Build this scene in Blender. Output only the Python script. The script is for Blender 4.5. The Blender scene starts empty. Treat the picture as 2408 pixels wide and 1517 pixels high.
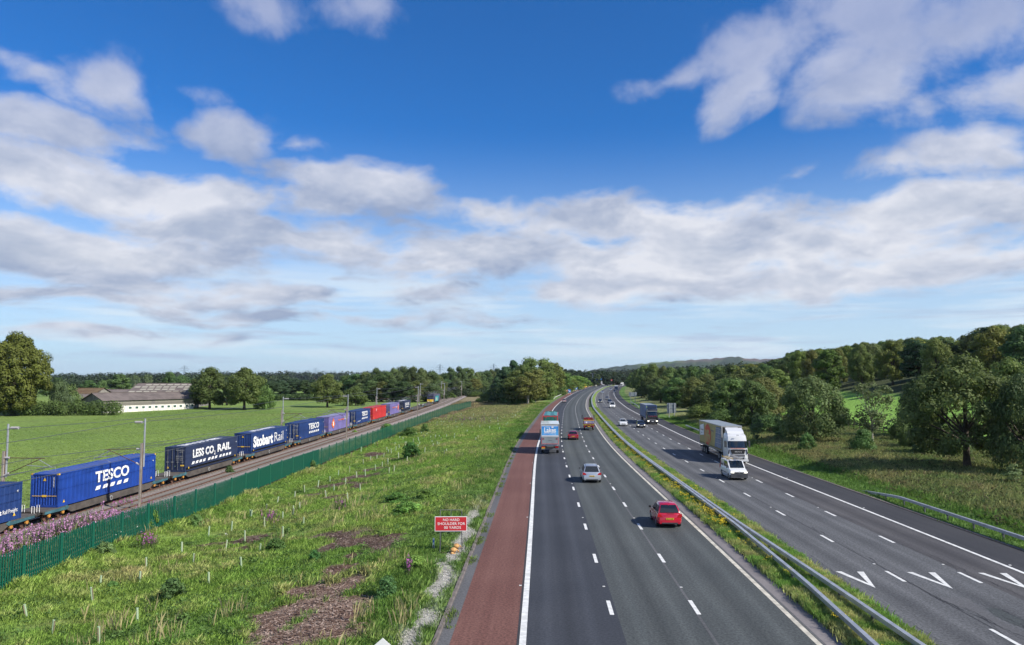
import bpy, math, random
import numpy as np
from mathutils import Matrix, Vector
R = math.radians
SC = bpy.context.scene
COL = SC.collection
rnd = random.Random(7)
# ------------------------------------------------------------------ camera
CAMZ, PITCH, FPX = 10.0, 4.27, 1740.0
cam_d = bpy.data.cameras.new('camera'); cam = bpy.data.objects.new('camera', cam_d); COL.objects.link(cam)
cam.location = (0, 0, CAMZ); cam.rotation_euler = (R(90 + PITCH), 0, 0)
cam_d.sensor_width = 36; cam_d.lens = FPX / 2408 * 36
cam_d.clip_start = 0.3; cam_d.clip_end = 30000
SC.camera = cam
# ------------------------------------------------------------------ sun, exposure
SUN_EL, SUN_AZ = 38.0, 118.0            # azimuth clockwise from +Y
sun_d = bpy.data.lights.new('sun', 'SUN'); sun = bpy.data.objects.new('sun', sun_d); COL.objects.link(sun)
sun_d.energy = 4.2; sun_d.angle = R(0.6); sun_d.color = (1.0, 0.94, 0.85)
_sv = Vector((math.sin(R(SUN_AZ)) * math.cos(R(SUN_EL)), math.cos(R(SUN_AZ)) * math.cos(R(SUN_EL)), math.sin(R(SUN_EL))))
sun.rotation_euler = _sv.to_track_quat('Z', 'Y').to_euler(); sun.location = (100, -30, 90)
SC.view_settings.view_transform = 'Standard'; SC.view_settings.look = 'None'
SC.view_settings.gamma = 1.0; SC.view_settings.exposure = 0.6
try: SC.view_settings.use_curve_mapping = False
except Exception: pass
SC.cycles.use_denoising = True
SC.cycles.max_bounces = 5; SC.cycles.diffuse_bounces = 3; SC.cycles.transparent_max_bounces = 6
# ------------------------------------------------------------------ node helper
class NT:
    def __init__(s, t): s.t = t; t.nodes.clear()
    def n(s, ty, **kw):
        nd = s.t.nodes.new(ty)
        for k, v in kw.items():
            if k.startswith('i_'):
                key = k[2:]
                key = int(key) if key.isdigit() else key.replace('_', ' ')
                if hasattr(v, 'is_output') or isinstance(v, bpy.types.NodeSocket): s.t.links.new(v, nd.inputs[key])
                else: nd.inputs[key].default_value = v
            else: setattr(nd, k, v)
        return nd
    def math(s, op, a, b=None, c=None, clamp=False):
        nd = s.t.nodes.new('ShaderNodeMath'); nd.operation = op; nd.use_clamp = clamp
        for i, v in enumerate((a, b, c)):
            if v is None: continue
            if isinstance(v, bpy.types.NodeSocket): s.t.links.new(v, nd.inputs[i])
            else: nd.inputs[i].default_value = v
        return nd.outputs[0]
    def mix(s, f, a, b, mode='MIX'):
        nd = s.t.nodes.new('ShaderNodeMix'); nd.data_type = 'RGBA'; nd.blend_type = mode
        for k, v in ((0, f), (6, a), (7, b)):
            if isinstance(v, bpy.types.NodeSocket): s.t.links.new(v, nd.inputs[k])
            else: nd.inputs[k].default_value = v if k == 0 else (*v[:3], 1)
        return nd.outputs[2]
    def ramp(s, f, lo, hi, a=0.0, b=1.0, smooth=True):
        nd = s.t.nodes.new('ShaderNodeMapRange'); nd.interpolation_type = 'SMOOTHSTEP' if smooth else 'LINEAR'
        s.t.links.new(f, nd.inputs[0])
        for i, v in ((1, lo), (2, hi), (3, a), (4, b)): nd.inputs[i].default_value = v
        return nd.outputs[0]
    def noise(s, vec, scale, detail=3, rough=0.5, dist=0.0):
        nd = s.t.nodes.new('ShaderNodeTexNoise'); nd.inputs['Scale'].default_value = scale
        nd.inputs['Detail'].default_value = detail; nd.inputs['Roughness'].default_value = rough
        nd.inputs['Distortion'].default_value = dist
        if vec is not None: s.t.links.new(vec, nd.inputs['Vector'])
        return nd
# pixel of the 2408 px wide photograph -> direction
def px_dir(u, v):
    xc = (u - 1204) / FPX; yc = (758.5 - v) / FPX; t = R(PITCH)
    return (xc, math.cos(t) - yc * math.sin(t), math.sin(t) + yc * math.cos(t))
def az_el(u, v):
    x, y, z = px_dir(u, v)
    return math.atan2(x, y), math.atan2(z, math.hypot(x, y))
# ------------------------------------------------------------------ world: Nishita sky and cloud layer
W = bpy.data.worlds.new('World'); SC.world = W; W.use_nodes = True
w = NT(W.node_tree)
sky = w.n('ShaderNodeTexSky', sky_type='NISHITA', sun_disc=False, sun_elevation=R(SUN_EL), sun_rotation=R(SUN_AZ),
          altitude=50, air_density=1.0, dust_density=0.35, ozone_density=3.0)
geo = w.n('ShaderNodeTexCoord')
D = geo.outputs['Generated']
sep = w.n('ShaderNodeSeparateXYZ', i_0=D)
X_, Y_, Z_ = sep.outputs
el = w.math('ARCSINE', Z_)
az = w.math('ARCTAN2', X_, Y_)
zc = w.math('ADD', w.math('MAXIMUM', Z_, 0.0), 0.085)
pl = w.n('ShaderNodeCombineXYZ', i_0=w.math('DIVIDE', X_, zc), i_1=w.math('DIVIDE', Y_, zc), i_2=0.0).outputs[0]
AE = w.n('ShaderNodeCombineXYZ', i_0=az, i_1=el, i_2=0.0).outputs[0]
wob = w.noise(AE, 7.0, 2, 0.5).outputs['Color']
wv = w.n('ShaderNodeVectorMath', operation='SUBTRACT', i_0=wob, i_1=(0.5, 0.5, 0.5)).outputs[0]
wv = w.n('ShaderNodeVectorMath', operation='MULTIPLY_ADD', i_0=wv, i_1=(0.07, 0.045, 0.0), i_2=AE).outputs[0]
BLOBS = [  # cx, cy, rx, ry, tilt, weight in picture-sized units (2408 wide)
 (640, 5, 190, 70, 0, .8), (850, 10, 240, 70, 0, .7), (1010, 0, 120, 40, 0, .55),
 (0, 110, 120, 52, 20, .85), (110, 168, 110, 34, 10, .6), (255, 195, 120, 85, 0, 1.15), (420, 200, 170, 34, 0, .62),
 (60, 282, 230, 56, 3, .9), (320, 330, 115, 58, 0, .8), (545, 315, 135, 78, 0, 1.1), (690, 338, 90, 26, 0, .55),
 (110, 420, 400, 72, 3, 1.05), (520, 465, 400, 60, 0, 1.05), (860, 425, 250, 60, 0, 1.1), (680, 385, 150, 28, 0, .6),
 (200, 590, 580, 68, 0, 1.15), (700, 572, 440, 68, 3, 1.15), (1140, 490, 190, 62, 6, 1.15), (1050, 600, 400, 80, 0, 1.15),
 (1500, 520, 380, 85, 0, 1.2), (1700, 600, 620, 92, 0, 1.2), (2150, 500, 330, 75, -4, 1.15), (2408, 470, 160, 60, -10, 1.1), (2000, 660, 620, 50, 0, 1.05), (1350, 690, 480, 42, 0, .9),
 (80, 690, 330, 36, 0, 1.0), (560, 680, 520, 44, 0, .95), (900, 745, 520, 26, 0, .7), (170, 775, 340, 26, 0, .75), (800, 655, 150, 20, 0, .8),
 (1800, 115, 200, 105, -25, 1.15), (1740, 205, 165, 80, -30, 1.05), (1590, 180, 170, 46, -8, .8), (1960, 150, 170, 90, -15, .95), (2070, 200, 220, 85, -10, 1.1), (2270, 80, 330, 150, -15, 1.15), (2330, 190, 220, 90, -8, 1.1), (2020, 15, 360, 60, 0, .85),
 (2110, 385, 170, 52, -8, 1.15), (2240, 350, 200, 62, -6, 1.2), (2350, 350, 110, 40, 6, .9), (1890, 400, 60, 24, -20, .5), (2408, 610, 280, 110, 0, 1.0),
]
cov = None
for (cx, cy, rx, ry, rot, wt) in BLOBS:
    a0, e0 = az_el(cx, cy)
    mp = w.n('ShaderNodeMapping', vector_type='TEXTURE', i_Vector=wv, i_Location=(a0, e0, 0), i_Rotation=(0, 0, R(-rot)),
             i_Scale=((1.22 if cy > 400 else 1.06) * rx / FPX * math.cos(e0) ** .5, (1.12 if cy > 400 else 1.04) * ry / FPX, 1))
    g = w.n('ShaderNodeTexGradient', gradient_type='SPHERICAL', i_Vector=mp.outputs[0]).outputs['Fac']
    g = w.math('POWER', g, 0.8)
    cov = w.math('MULTIPLY', g, wt) if cov is None else w.math('MAXIMUM', cov, w.math('MULTIPLY', g, wt))
# thin cloud everywhere else round the sky, none of it in the open blue in front
gen = w.noise(pl, 0.55, 3, 0.5).outputs['Fac']
side = w.ramp(w.math('ABSOLUTE', az), 0.62, 0.95)
cov = w.math('MAXIMUM', cov, w.math('MULTIPLY', side, w.ramp(gen, 0.42, 0.62, 0.0, 1.0)))
wvs = w.n('ShaderNodeSeparateXYZ', i_0=wv).outputs
gel = w.math('MULTIPLY', w.math('LOGARITHM', w.math('ADD', w.math('MAXIMUM', wvs[1], 0.0), 0.12), 2.718), 0.62)
def cvec(dx, dy): return w.n('ShaderNodeCombineXYZ', i_0=w.math('ADD', az, dx), i_1=w.math('ADD', gel, dy), i_2=0.37).outputs[0]
n1 = w.noise(cvec(0, 0), 7.5, 9, 0.57, 0.12).outputs['Fac']
n1b = w.noise(cvec(0.015, -0.045), 7.5, 6, 0.57, 0.12).outputs['Fac']
dens = w.math('ADD', w.math('MULTIPLY', cov, 1.0), w.math('MULTIPLY', w.math('SUBTRACT', n1, 0.5), 2.9))
alpha = w.math('DIVIDE', w.math('SUBTRACT', dens, 0.20), w.ramp(el, 0.2, 0.45, 0.58, 0.85), clamp=True)
alpha = w.math('MULTIPLY', w.ramp(alpha, 0.0, 1.0), w.ramp(el, 0.2, 0.5, 1.0, 0.85))
alpha = w.math('MULTIPLY', alpha, w.ramp(cov, 0.0, 0.25))
light = w.math('MULTIPLY_ADD', w.math('SUBTRACT', n1b, n1), 2.8, 0.58)
big = w.noise(cvec(0.7, 1.0), 4.0, 3, 0.5).outputs['Fac']
light = w.math('ADD', light, w.math('MULTIPLY', w.math('SUBTRACT', big, 0.5), 1.5), clamp=True)
thick = w.ramp(dens, 0.6, 1.5)
ccol = w.mix(light, (0.215, 0.262, 0.37), (0.55, 0.555, 0.59))
ccol = w.mix(w.math('MULTIPLY', thick, 0.40), ccol, (0.38, 0.41, 0.47))
ccol = w.mix(w.ramp(el, 0.18, 0.46, 0.0, 0.7), ccol, (0.26, 0.30, 0.46))
# low streaks near the horizon
stv = w.n('ShaderNodeMapping', i_Vector=AE, i_Scale=(2.2, 26.0, 1.0)).outputs[0]
st = w.noise(stv, 2.4, 5, 0.6, 0.3).outputs['Fac']
band = w.math('MULTIPLY', w.ramp(el, 0.005, 0.03), w.ramp(el, 0.14, 0.08))
sta = w.math('MULTIPLY', w.ramp(st, 0.50, 0.68), band)
st2 = w.noise(w.n('ShaderNodeMapping', i_Vector=AE, i_Location=(3.1, 0.7, 0), i_Scale=(1.6, 15.0, 1.0)).outputs[0], 2.0, 5, 0.6).outputs['Fac']
sta2 = w.math('MULTIPLY', w.ramp(st2, 0.44, 0.64), w.math('MULTIPLY', w.ramp(el, 0.0, 0.04), w.ramp(el, 0.17, 0.11)))
# deep blue gradient of the clear sky
skyc = w.n('ShaderNodeVectorMath', operation='MULTIPLY', i_0=sky.outputs[0], i_1=(0.15, 0.53, 0.95)).outputs[0]
hz = w.ramp(el, 0.0, 0.34, 1.0, 0.0)
skyc = w.mix(w.math('MULTIPLY', hz, 0.72), skyc, (4.9, 5.8, 6.4))
SKS = 0.1
def sc10(c): return tuple(x / SKS for x in c)
c1 = w.mix(w.math('MULTIPLY', sta2, 0.75), skyc, sc10((0.50, 0.57, 0.63)))
c1 = w.mix(w.math('MULTIPLY', sta, 0.72), c1, sc10((0.31, 0.38, 0.50)))
cl10 = w.n('ShaderNodeVectorMath', operation='SCALE', i_0=ccol); cl10.inputs['Scale'].default_value = 1 / SKS
fin = w.mix(w.math('MULTIPLY', alpha, 0.94), c1, cl10.outputs[0])
bg = w.n('ShaderNodeBackground', i_Color=fin, i_Strength=SKS)
out = w.n('ShaderNodeOutputWorld', i_Surface=bg.outputs[0])
W.cycles.sampling_method = 'MANUAL'; W.cycles.sample_map_resolution = 512

# ------------------------------------------------------------------ materials
def mat(name, col, rough=0.7, metal=0.0, var=0.0, vscale=3.0, col2=None, bump=0.0, bscale=20.0, coat=0.0, spec=0.5, coord='Object', trans=0.0, emit=None, es=1.0):
    m = bpy.data.materials.new(name); m.use_nodes = True; t = NT(m.node_tree)
    o = t.n('ShaderNodeOutputMaterial'); b = t.n('ShaderNodeBsdfPrincipled')
    b.inputs['Roughness'].default_value = rough; b.inputs['Metallic'].default_value = metal
    b.inputs['Coat Weight'].default_value = coat; b.inputs['Specular IOR Level'].default_value = spec
    tc = t.n('ShaderNodeTexCoord').outputs[coord]
    c = (*col, 1)
    if var > 0 or col2:
        nz = t.noise(tc, vscale, 5, 0.6).outputs['Fac']
        c2 = col2 if col2 else tuple(x * (1 - var) for x in col)
        c = t.mix(t.ramp(nz, 0.35, 0.65), col, c2)
        t.t.links.new(c, b.inputs['Base Color'])
    else: b.inputs['Base Color'].default_value = c
    if bump > 0:
        bn = t.noise(tc, bscale, 4, 0.6).outputs['Fac']
        bp = t.n('ShaderNodeBump', i_Height=bn); bp.inputs['Strength'].default_value = bump; bp.inputs['Distance'].default_value = 0.05
        t.t.links.new(bp.outputs[0], b.inputs['Normal'])
    if emit: b.inputs['Emission Color'].default_value = (*emit, 1); b.inputs['Emission Strength'].default_value = es
    if trans > 0:
        tr = t.n('ShaderNodeBsdfTranslucent')
        if isinstance(c, tuple): tr.inputs['Color'].default_value = c
        else: t.t.links.new(c, tr.inputs['Color'])
        mx = t.n('ShaderNodeMixShader', i_0=trans, i_1=b.outputs[0], i_2=tr.outputs[0]); t.t.links.new(mx.outputs[0], o.inputs[0])
    else: t.t.links.new(b.outputs[0], o.inputs[0])
    return m
def leafmat(name, base, dark=0.55, scale=0.35, rough=0.65, trans=0.38):
    """foliage: base colour varied by position, per-object random and the object's colour"""
    m = bpy.data.materials.new(name); m.use_nodes = True; t = NT(m.node_tree)
    o = t.n('ShaderNodeOutputMaterial'); b = t.n('ShaderNodeBsdfPrincipled'); b.inputs['Roughness'].default_value = rough
    b.inputs['Specular IOR Level'].default_value = 0.25
    oi = t.n('ShaderNodeObjectInfo'); tc = t.n('ShaderNodeTexCoord').outputs['Object']
    v = t.n('ShaderNodeVectorMath', operation='ADD', i_0=tc, i_1=oi.outputs['Location']).outputs[0]
    nz = t.noise(v, scale, 4, 0.65).outputs['Fac']
    n2 = t.noise(v, scale * 7, 2, 0.6).outputs['Fac']
    c = t.mix(t.ramp(nz, 0.36, 0.64), tuple(x * dark for x in base), base)
    c = t.mix(t.ramp(n2, 0.58, 0.72, 0, 0.6), c, (base[0] * 1.55, base[1] * 1.28, base[2] * 0.9))
    c = t.mix(1.0, c, oi.outputs['Color'], 'MULTIPLY')
    hsv = t.n('ShaderNodeHueSaturation', i_Color=c, i_Value=t.ramp(oi.outputs['Random'], 0, 1, 0.78, 1.2, False),
              i_Hue=t.ramp(t.math('FRACT', t.math('MULTIPLY', oi.outputs['Random'], 7.3)), 0, 1, 0.482, 0.512, False))
    t.t.links.new(hsv.outputs[0], b.inputs['Base Color'])
    tr = t.n('ShaderNodeBsdfTranslucent', i_Color=hsv.outputs[0])
    mx = t.n('ShaderNodeMixShader', i_0=trans, i_1=b.outputs[0], i_2=tr.outputs[0]); t.t.links.new(mx.outputs[0], o.inputs[0])
    return m
def attrmat(name, attr='tint', rough=0.85, trans=0.2, var=0.35, vs=6.0, bump=0.0, bscale=8):
    m = bpy.data.materials.new(name); m.use_nodes = True; t = NT(m.node_tree)
    o = t.n('ShaderNodeOutputMaterial'); b = t.n('ShaderNodeBsdfPrincipled'); b.inputs['Roughness'].default_value = rough
    b.inputs['Specular IOR Level'].default_value = 0.2
    a = t.n('ShaderNodeAttribute', attribute_name=attr)
    tc = t.n('ShaderNodeTexCoord').outputs['Object']
    nz = t.noise(tc, vs, 5, 0.7).outputs['Fac']
    c = t.mix(1.0, a.outputs['Color'], t.n('ShaderNodeCombineXYZ', i_0=t.ramp(nz, .3, .7, 1 - var, 1 + var), i_1=t.ramp(nz, .3, .7, 1 - var, 1 + var), i_2=t.ramp(nz, .3, .7, 1 - var, 1 + var)).outputs[0], 'MULTIPLY')
    t.t.links.new(c, b.inputs['Base Color'])
    if bump:
        bp = t.n('ShaderNodeBump', i_Height=t.noise(tc, bscale, 5, 0.7).outputs['Fac']); bp.inputs['Strength'].default_value = bump; bp.inputs['Distance'].default_value = 0.25
        t.t.links.new(bp.outputs[0], b.inputs['Normal'])
    if trans:
        tr = t.n('ShaderNodeBsdfTranslucent', i_Color=c)
        mx = t.n('ShaderNodeMixShader', i_0=trans, i_1=b.outputs[0], i_2=tr.outputs[0]); t.t.links.new(mx.outputs[0], o.inputs[0])
    else: t.t.links.new(b.outputs[0], o.inputs[0])
    return m
def asphalt(name, col, col2, streak=0.35, grain=0.35, lanes=()):
    m = bpy.data.materials.new(name); m.use_nodes = True; t = NT(m.node_tree)
    o = t.n('ShaderNodeOutputMaterial'); b = t.n('ShaderNodeBsdfPrincipled')
    b.inputs['Roughness'].default_value = 0.82; b.inputs['Specular IOR Level'].default_value = 0.3
    uv = t.n('ShaderNodeUVMap').outputs[0]
    big = t.noise(uv, 0.12, 4, 0.6).outputs['Fac']
    sv = t.n('ShaderNodeMapping', i_Vector=uv, i_Scale=(1.6, 0.035, 1.0)).outputs[0]
    stv = t.noise(sv, 1.0, 4, 0.6).outputs['Fac']
    gr = t.noise(uv, 9.0, 3, 0.8).outputs['Fac']
    f = t.math('ADD', t.math('MULTIPLY', t.ramp(stv, .3, .7), streak), t.math('MULTIPLY', t.ramp(big, .3, .7), 1 - streak))
    c = t.mix(f, col, col2)
    g = t.ramp(gr, .25, .75, 1 - grain, 1 + grain)
    ux = t.n('ShaderNodeSeparateXYZ', i_0=uv).outputs[0]; ux = t.math('ADD', ux, t.math('MULTIPLY', t.math('SUBTRACT', big, .5), .35))
    for c0 in lanes:
        a_ = t.math('ABSOLUTE', t.math('SUBTRACT', ux, c0))
        wt = t.ramp(t.math('ABSOLUTE', t.math('SUBTRACT', a_, .88)), .0, .42, 1, 0); oil = t.ramp(a_, .0, .45, 1, 0)
        g = t.math('MULTIPLY', g, t.math('SUBTRACT', t.math('ADD', 1.0, t.math('MULTIPLY', wt, .24)), t.math('MULTIPLY', oil, t.ramp(stv, .3, .7, .08, .30))))
    c = t.mix(1.0, c, t.n('ShaderNodeCombineXYZ', i_0=g, i_1=g, i_2=g).outputs[0], 'MULTIPLY')
    t.t.links.new(c, b.inputs['Base Color'])
    bp = t.n('ShaderNodeBump', i_Height=t.noise(uv, 30, 2, 0.7).outputs['Fac']); bp.inputs['Strength'].default_value = 0.35; bp.inputs['Distance'].default_value = 0.02
    t.t.links.new(bp.outputs[0], b.inputs['Normal'])
    t.t.links.new(b.outputs[0], o.inputs[0])
    return m
M = {}
def defm(k, *a, **kw): M[k] = mat(k, *a, **kw)
M['asph_l1'] = asphalt('dark blue grey asphalt', (0.034, 0.038, 0.046), (0.050, 0.054, 0.062), lanes=(1.85,))
M['asph_l2'] = asphalt('grey green asphalt', (0.054, 0.061, 0.060), (0.076, 0.083, 0.080), .5, .5, lanes=(5.55, 9.3))
M['asph_r'] = asphalt('worn grey asphalt', (0.066, 0.068, 0.070), (0.115, 0.117, 0.118), .5, .55, lanes=(16.95, 20.6))
M['asph_r2'] = asphalt('brown grey asphalt', (0.052, 0.050, 0.052), (0.086, 0.082, 0.080), lanes=(24.1,))
M['asph_s'] = asphalt('shoulder asphalt', (0.032, 0.033, 0.036), (0.055, 0.054, 0.056), 0.6)
M['asph_red'] = asphalt('red shoulder asphalt', (0.120, 0.052, 0.040), (0.175, 0.085, 0.066), 0.55, 0.5)
M['asph_edge'] = asphalt('grey channel edge', (0.085, 0.085, 0.087), (0.13, 0.13, 0.13))
M['drain'] = asphalt('concrete channel', (0.17, 0.155, 0.155), (0.23, 0.21, 0.205), 0.2, 0.15)
defm('white_line', (0.74, 0.74, 0.70), 0.7, var=0.25, vscale=3.0)
defm('cream_line', (0.60, 0.56, 0.46), 0.8, var=0.35, vscale=2.0)
defm('kerb', (0.17, 0.145, 0.13), 0.9, var=0.3, vscale=2.0, bump=0.3)
defm('galv', (0.50, 0.52, 0.54), 0.45, 0.55, var=0.25, vscale=1.5)
defm('galv_dk', (0.16, 0.16, 0.17), 0.6, 0.4)
defm('rust', (0.13, 0.065, 0.042), 0.85, var=0.4, vscale=2.0)
defm('steel_br', (0.20, 0.14, 0.11), 0.7, 0.2, var=0.4, vscale=1.2)
defm('mast_c', (0.34, 0.30, 0.25), 0.85, var=0.3, vscale=1.5)
defm('sleeper', (0.26, 0.24, 0.21), 0.9, var=0.3)
defm('black', (0.012, 0.012, 0.013), 0.6)
defm('rubber', (0.018, 0.018, 0.019), 0.85)
defm('under', (0.035, 0.032, 0.030), 0.9)
defm('glass', (0.012, 0.016, 0.018), 0.06, spec=0.9, var=0.0)
defm('glass_l', (0.05, 0.065, 0.07), 0.08, spec=0.8)
defm('rim', (0.36, 0.37, 0.38), 0.35, 0.6)
defm('white_p', (0.62, 0.63, 0.63), 0.28, coat=0.6)
defm('offwhite', (0.66, 0.66, 0.62), 0.5)
defm('silver', (0.46, 0.49, 0.53), 0.28, 0.55, coat=0.6)
defm('red_p', (0.42, 0.006, 0.026), 0.25, coat=0.9)
defm('dkred_p', (0.20, 0.012, 0.020), 0.28, coat=0.8)
defm('black_p', (0.018, 0.020, 0.024), 0.22, coat=0.8)
defm('navy_p', (0.03, 0.04, 0.07), 0.25, coat=0.8)
defm('grey_p', (0.17, 0.17, 0.18), 0.3, 0.4, coat=0.7)
defm('pink_p', (0.42, 0.34, 0.35), 0.3, 0.4, coat=0.6)
defm('cream_p', (0.62, 0.66, 0.52), 0.35, coat=0.4)
defm('blue_p', (0.05, 0.10, 0.30), 0.3, coat=0.5)
defm('headlamp', (0.85, 0.85, 0.82), 0.1, spec=0.9)
defm('lamp_on', (0.9, 0.88, 0.8), 0.2, emit=(1.0, 0.93, 0.75), es=1.6)
defm('tail', (0.45, 0.008, 0.010), 0.2, coat=0.6)
defm('orange', (0.75, 0.16, 0.02), 0.5)
defm('plate_y', (0.75, 0.48, 0.03), 0.5)
defm('plate_w', (0.72, 0.74, 0.74), 0.5)
defm('plastic', (0.045, 0.048, 0.055), 0.55)
defm('sign_red', (0.58, 0.025, 0.035), 0.5, var=0.12)
defm('sign_blue', (0.01, 0.14, 0.52), 0.5)
defm('sign_white', (0.80, 0.80, 0.78), 0.5)
defm('sign_back', (0.30, 0.34, 0.35), 0.5, 0.3, var=0.2, vscale=1.0)
defm('yellow', (0.80, 0.50, 0.04), 0.5)
defm('hivis', (0.50, 0.72, 0.03), 0.5)
defm('teal', (0.006, 0.155, 0.115), 0.55, var=0.15, vscale=0.8)
defm('teal_top', (0.07, 0.25, 0.27), 0.6, var=0.3, vscale=1.0)
defm('fence_g', (0.005, 0.105, 0.068), 0.38, coat=0.3, var=0.12, vscale=0.6)
defm('sand', (0.62, 0.34, 0.12), 0.7, var=0.3, vscale=8)
defm('c_blue', (0.012, 0.055, 0.30), 0.42, var=0.22, vscale=0.7, coat=0.15)
defm('c_navy', (0.020, 0.033, 0.085), 0.6, var=0.25, vscale=0.7)
defm('c_mid', (0.015, 0.045, 0.17), 0.5, var=0.3, vscale=0.6)
defm('c_purple', (0.18, 0.155, 0.37), 0.5, var=0.25, vscale=0.6)
defm('c_lilac', (0.27, 0.27, 0.42), 0.6, var=0.35, vscale=0.5)
defm('c_red', (0.52, 0.035, 0.035), 0.45, var=0.2, vscale=0.6)
defm('wagon', (0.10, 0.085, 0.072), 0.85, var=0.4, vscale=1.0)
defm('wagon_b', (0.055, 0.16, 0.19), 0.7, var=0.45, vscale=1.3)
defm('axle_y', (0.55, 0.26, 0.05), 0.6, var=0.2)
defm('loco', (0.04, 0.035, 0.075), 0.4, var=0.2)
defm('loco_t', (0.02, 0.30, 0.32), 0.45)
defm('buff', (0.50, 0.40, 0.13), 0.6, var=0.22, vscale=0.5)
defm('curtain_grey', (0.17, 0.22, 0.33), 0.6, var=0.25, vscale=0.8)
defm('alu', (0.45, 0.45, 0.44), 0.45, 0.3, var=0.2, vscale=0.8)
defm('lakes_blue', (0.03, 0.22, 0.62), 0.45, var=0.0, col2=(0.10, 0.38, 0.72), vscale=1.1)
defm('jiffy_red', (0.62, 0.07, 0.025), 0.55)
defm('wood_post', (0.26, 0.20, 0.13), 0.9, var=0.3)
defm('guard', (0.46, 0.58, 0.38), 0.6, trans=0.3)
defm('guard_b', (0.50, 0.46, 0.33), 0.7, trans=0.2)
defm('bark', (0.085, 0.068, 0.050), 0.95, var=0.4, vscale=3, bump=0.5)
defm('bark_pale', (0.40, 0.37, 0.30), 0.9, var=0.5, vscale=2, bump=0.3)
defm('deadwood', (0.30, 0.25, 0.18), 0.9, var=0.3)
defm('roof_fc', (0.165, 0.135, 0.12), 0.9, var=0.35, vscale=0.35, bump=0.3, bscale=2)
defm('roof_moss', (0.105, 0.06, 0.03), 0.95, var=0.3, vscale=0.4, col2=(0.14, 0.10, 0.05))
defm('roof_light', (0.36, 0.34, 0.27), 0.7)
defm('yorks', (0.29, 0.27, 0.23), 0.9, var=0.4, vscale=0.6)
defm('board_grey', (0.24, 0.225, 0.21), 0.9, var=0.4, vscale=1.5)
defm('barn_white', (0.74, 0.71, 0.64), 0.8, var=0.2, vscale=0.7)
defm('barn_red', (0.55, 0.06, 0.03), 0.7)
defm('pane', (0.05, 0.10, 0.085), 0.25, spec=0.7)
defm('pylon', (0.20, 0.26, 0.34), 0.7)
defm('wire', (0.10, 0.11, 0.12), 0.6, 0.3)
defm('insul', (0.42, 0.40, 0.40), 0.4)
defm('mesh_w', (0.22, 0.26, 0.22), 0.7)
M['ballast'] = mat('ballast stone', (0.30, 0.255, 0.235), 0.95, col2=(0.17, 0.145, 0.13), vscale=7.0, bump=0.9, bscale=9.0)
M['gravel'] = mat('pale gravel', (0.52, 0.50, 0.45), 0.95, col2=(0.30, 0.28, 0.25), vscale=6.0, bump=0.6, bscale=10.0)
M['leaf_oak'] = leafmat('oak foliage', (0.165, 0.225, 0.078))
M['leaf_mid'] = leafmat('green foliage', (0.150, 0.240, 0.078))
M['leaf_dark'] = leafmat('dark evergreen foliage', (0.095, 0.160, 0.075), 0.6)
M['leaf_olive'] = leafmat('olive foliage', (0.190, 0.225, 0.078), 0.6)
M['leaf_airy'] = leafmat('thin pale foliage', (0.20, 0.26, 0.12), 0.65)
M['grass'] = attrmat('grass blades', 'tint', 0.8, 0.3, 0.3, 2.0)
M['ground'] = attrmat('ground cover', 'tint', 0.95, 0.0, 0.42, 1.3, 0.9, 3.0)
M['hill'] = attrmat('distant hillside', 'tint', 1.0, 0.0, 0.35, 0.02, 0.0)
M['woodstuff'] = leafmat('distant woodland foliage', (0.066, 0.094, 0.046), 0.55, 0.03)
# ------------------------------------------------------------------ mesh helpers
def np_mesh(name, verts, faces_flat, nper, mats, midx=None, tint=None, uv=None, smooth=False):
    me = bpy.data.meshes.new(name); verts = np.asarray(verts, np.float32)
    nf = len(faces_flat) // nper
    me.vertices.add(len(verts)); me.vertices.foreach_set('co', verts.ravel())
    me.loops.add(nf * nper); me.loops.foreach_set('vertex_index', np.asarray(faces_flat, np.int32).ravel())
    me.polygons.add(nf); me.polygons.foreach_set('loop_start', np.arange(0, nf * nper, nper, dtype=np.int32))
    for m in mats: me.materials.append(m)
    if midx is not None: me.polygons.foreach_set('material_index', np.asarray(midx, np.int32))
    if smooth: me.polygons.foreach_set('use_smooth', np.ones(nf, bool))
    me.update(calc_edges=True)
    if tint is not None:
        a = me.color_attributes.new('tint', 'FLOAT_COLOR', 'POINT')
        t = np.ones((len(verts), 4), np.float32); t[:, :3] = tint; a.data.foreach_set('color', t.ravel())
    if uv is not None:
        l = me.uv_layers.new(name='UVMap'); uvv = np.asarray(uv, np.float32)[np.asarray(faces_flat).ravel()]
        l.data.foreach_set('uv', uvv.ravel())
    return me
def link(name, data, parent=None, loc=None, rotz=0.0, kind=None, label=None, cat=None, group=None, mtx=None):
    o = bpy.data.objects.new(name, data); COL.objects.link(o)
    if parent is not None: o.parent = parent
    if mtx is not None: o.matrix_local = mtx
    else:
        if loc is not None: o.location = loc
        if rotz: o.rotation_euler = (0, 0, rotz)
    if kind: o['kind'] = kind
    if label: o['label'] = label
    if cat: o['category'] = cat
    if group: o['group'] = group
    return o
def thing(name, label, cat, loc=(0, 0, 0), rotz=0.0, group=None):
    return link(name, None, None, loc, rotz, None, label, cat, group)
def copy_tree(o, parent=None):
    c = o.copy(); COL.objects.link(c)
    if parent is not None: c.parent = parent
    for ch in list(o.children): copy_tree(ch, c)
    return c
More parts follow.
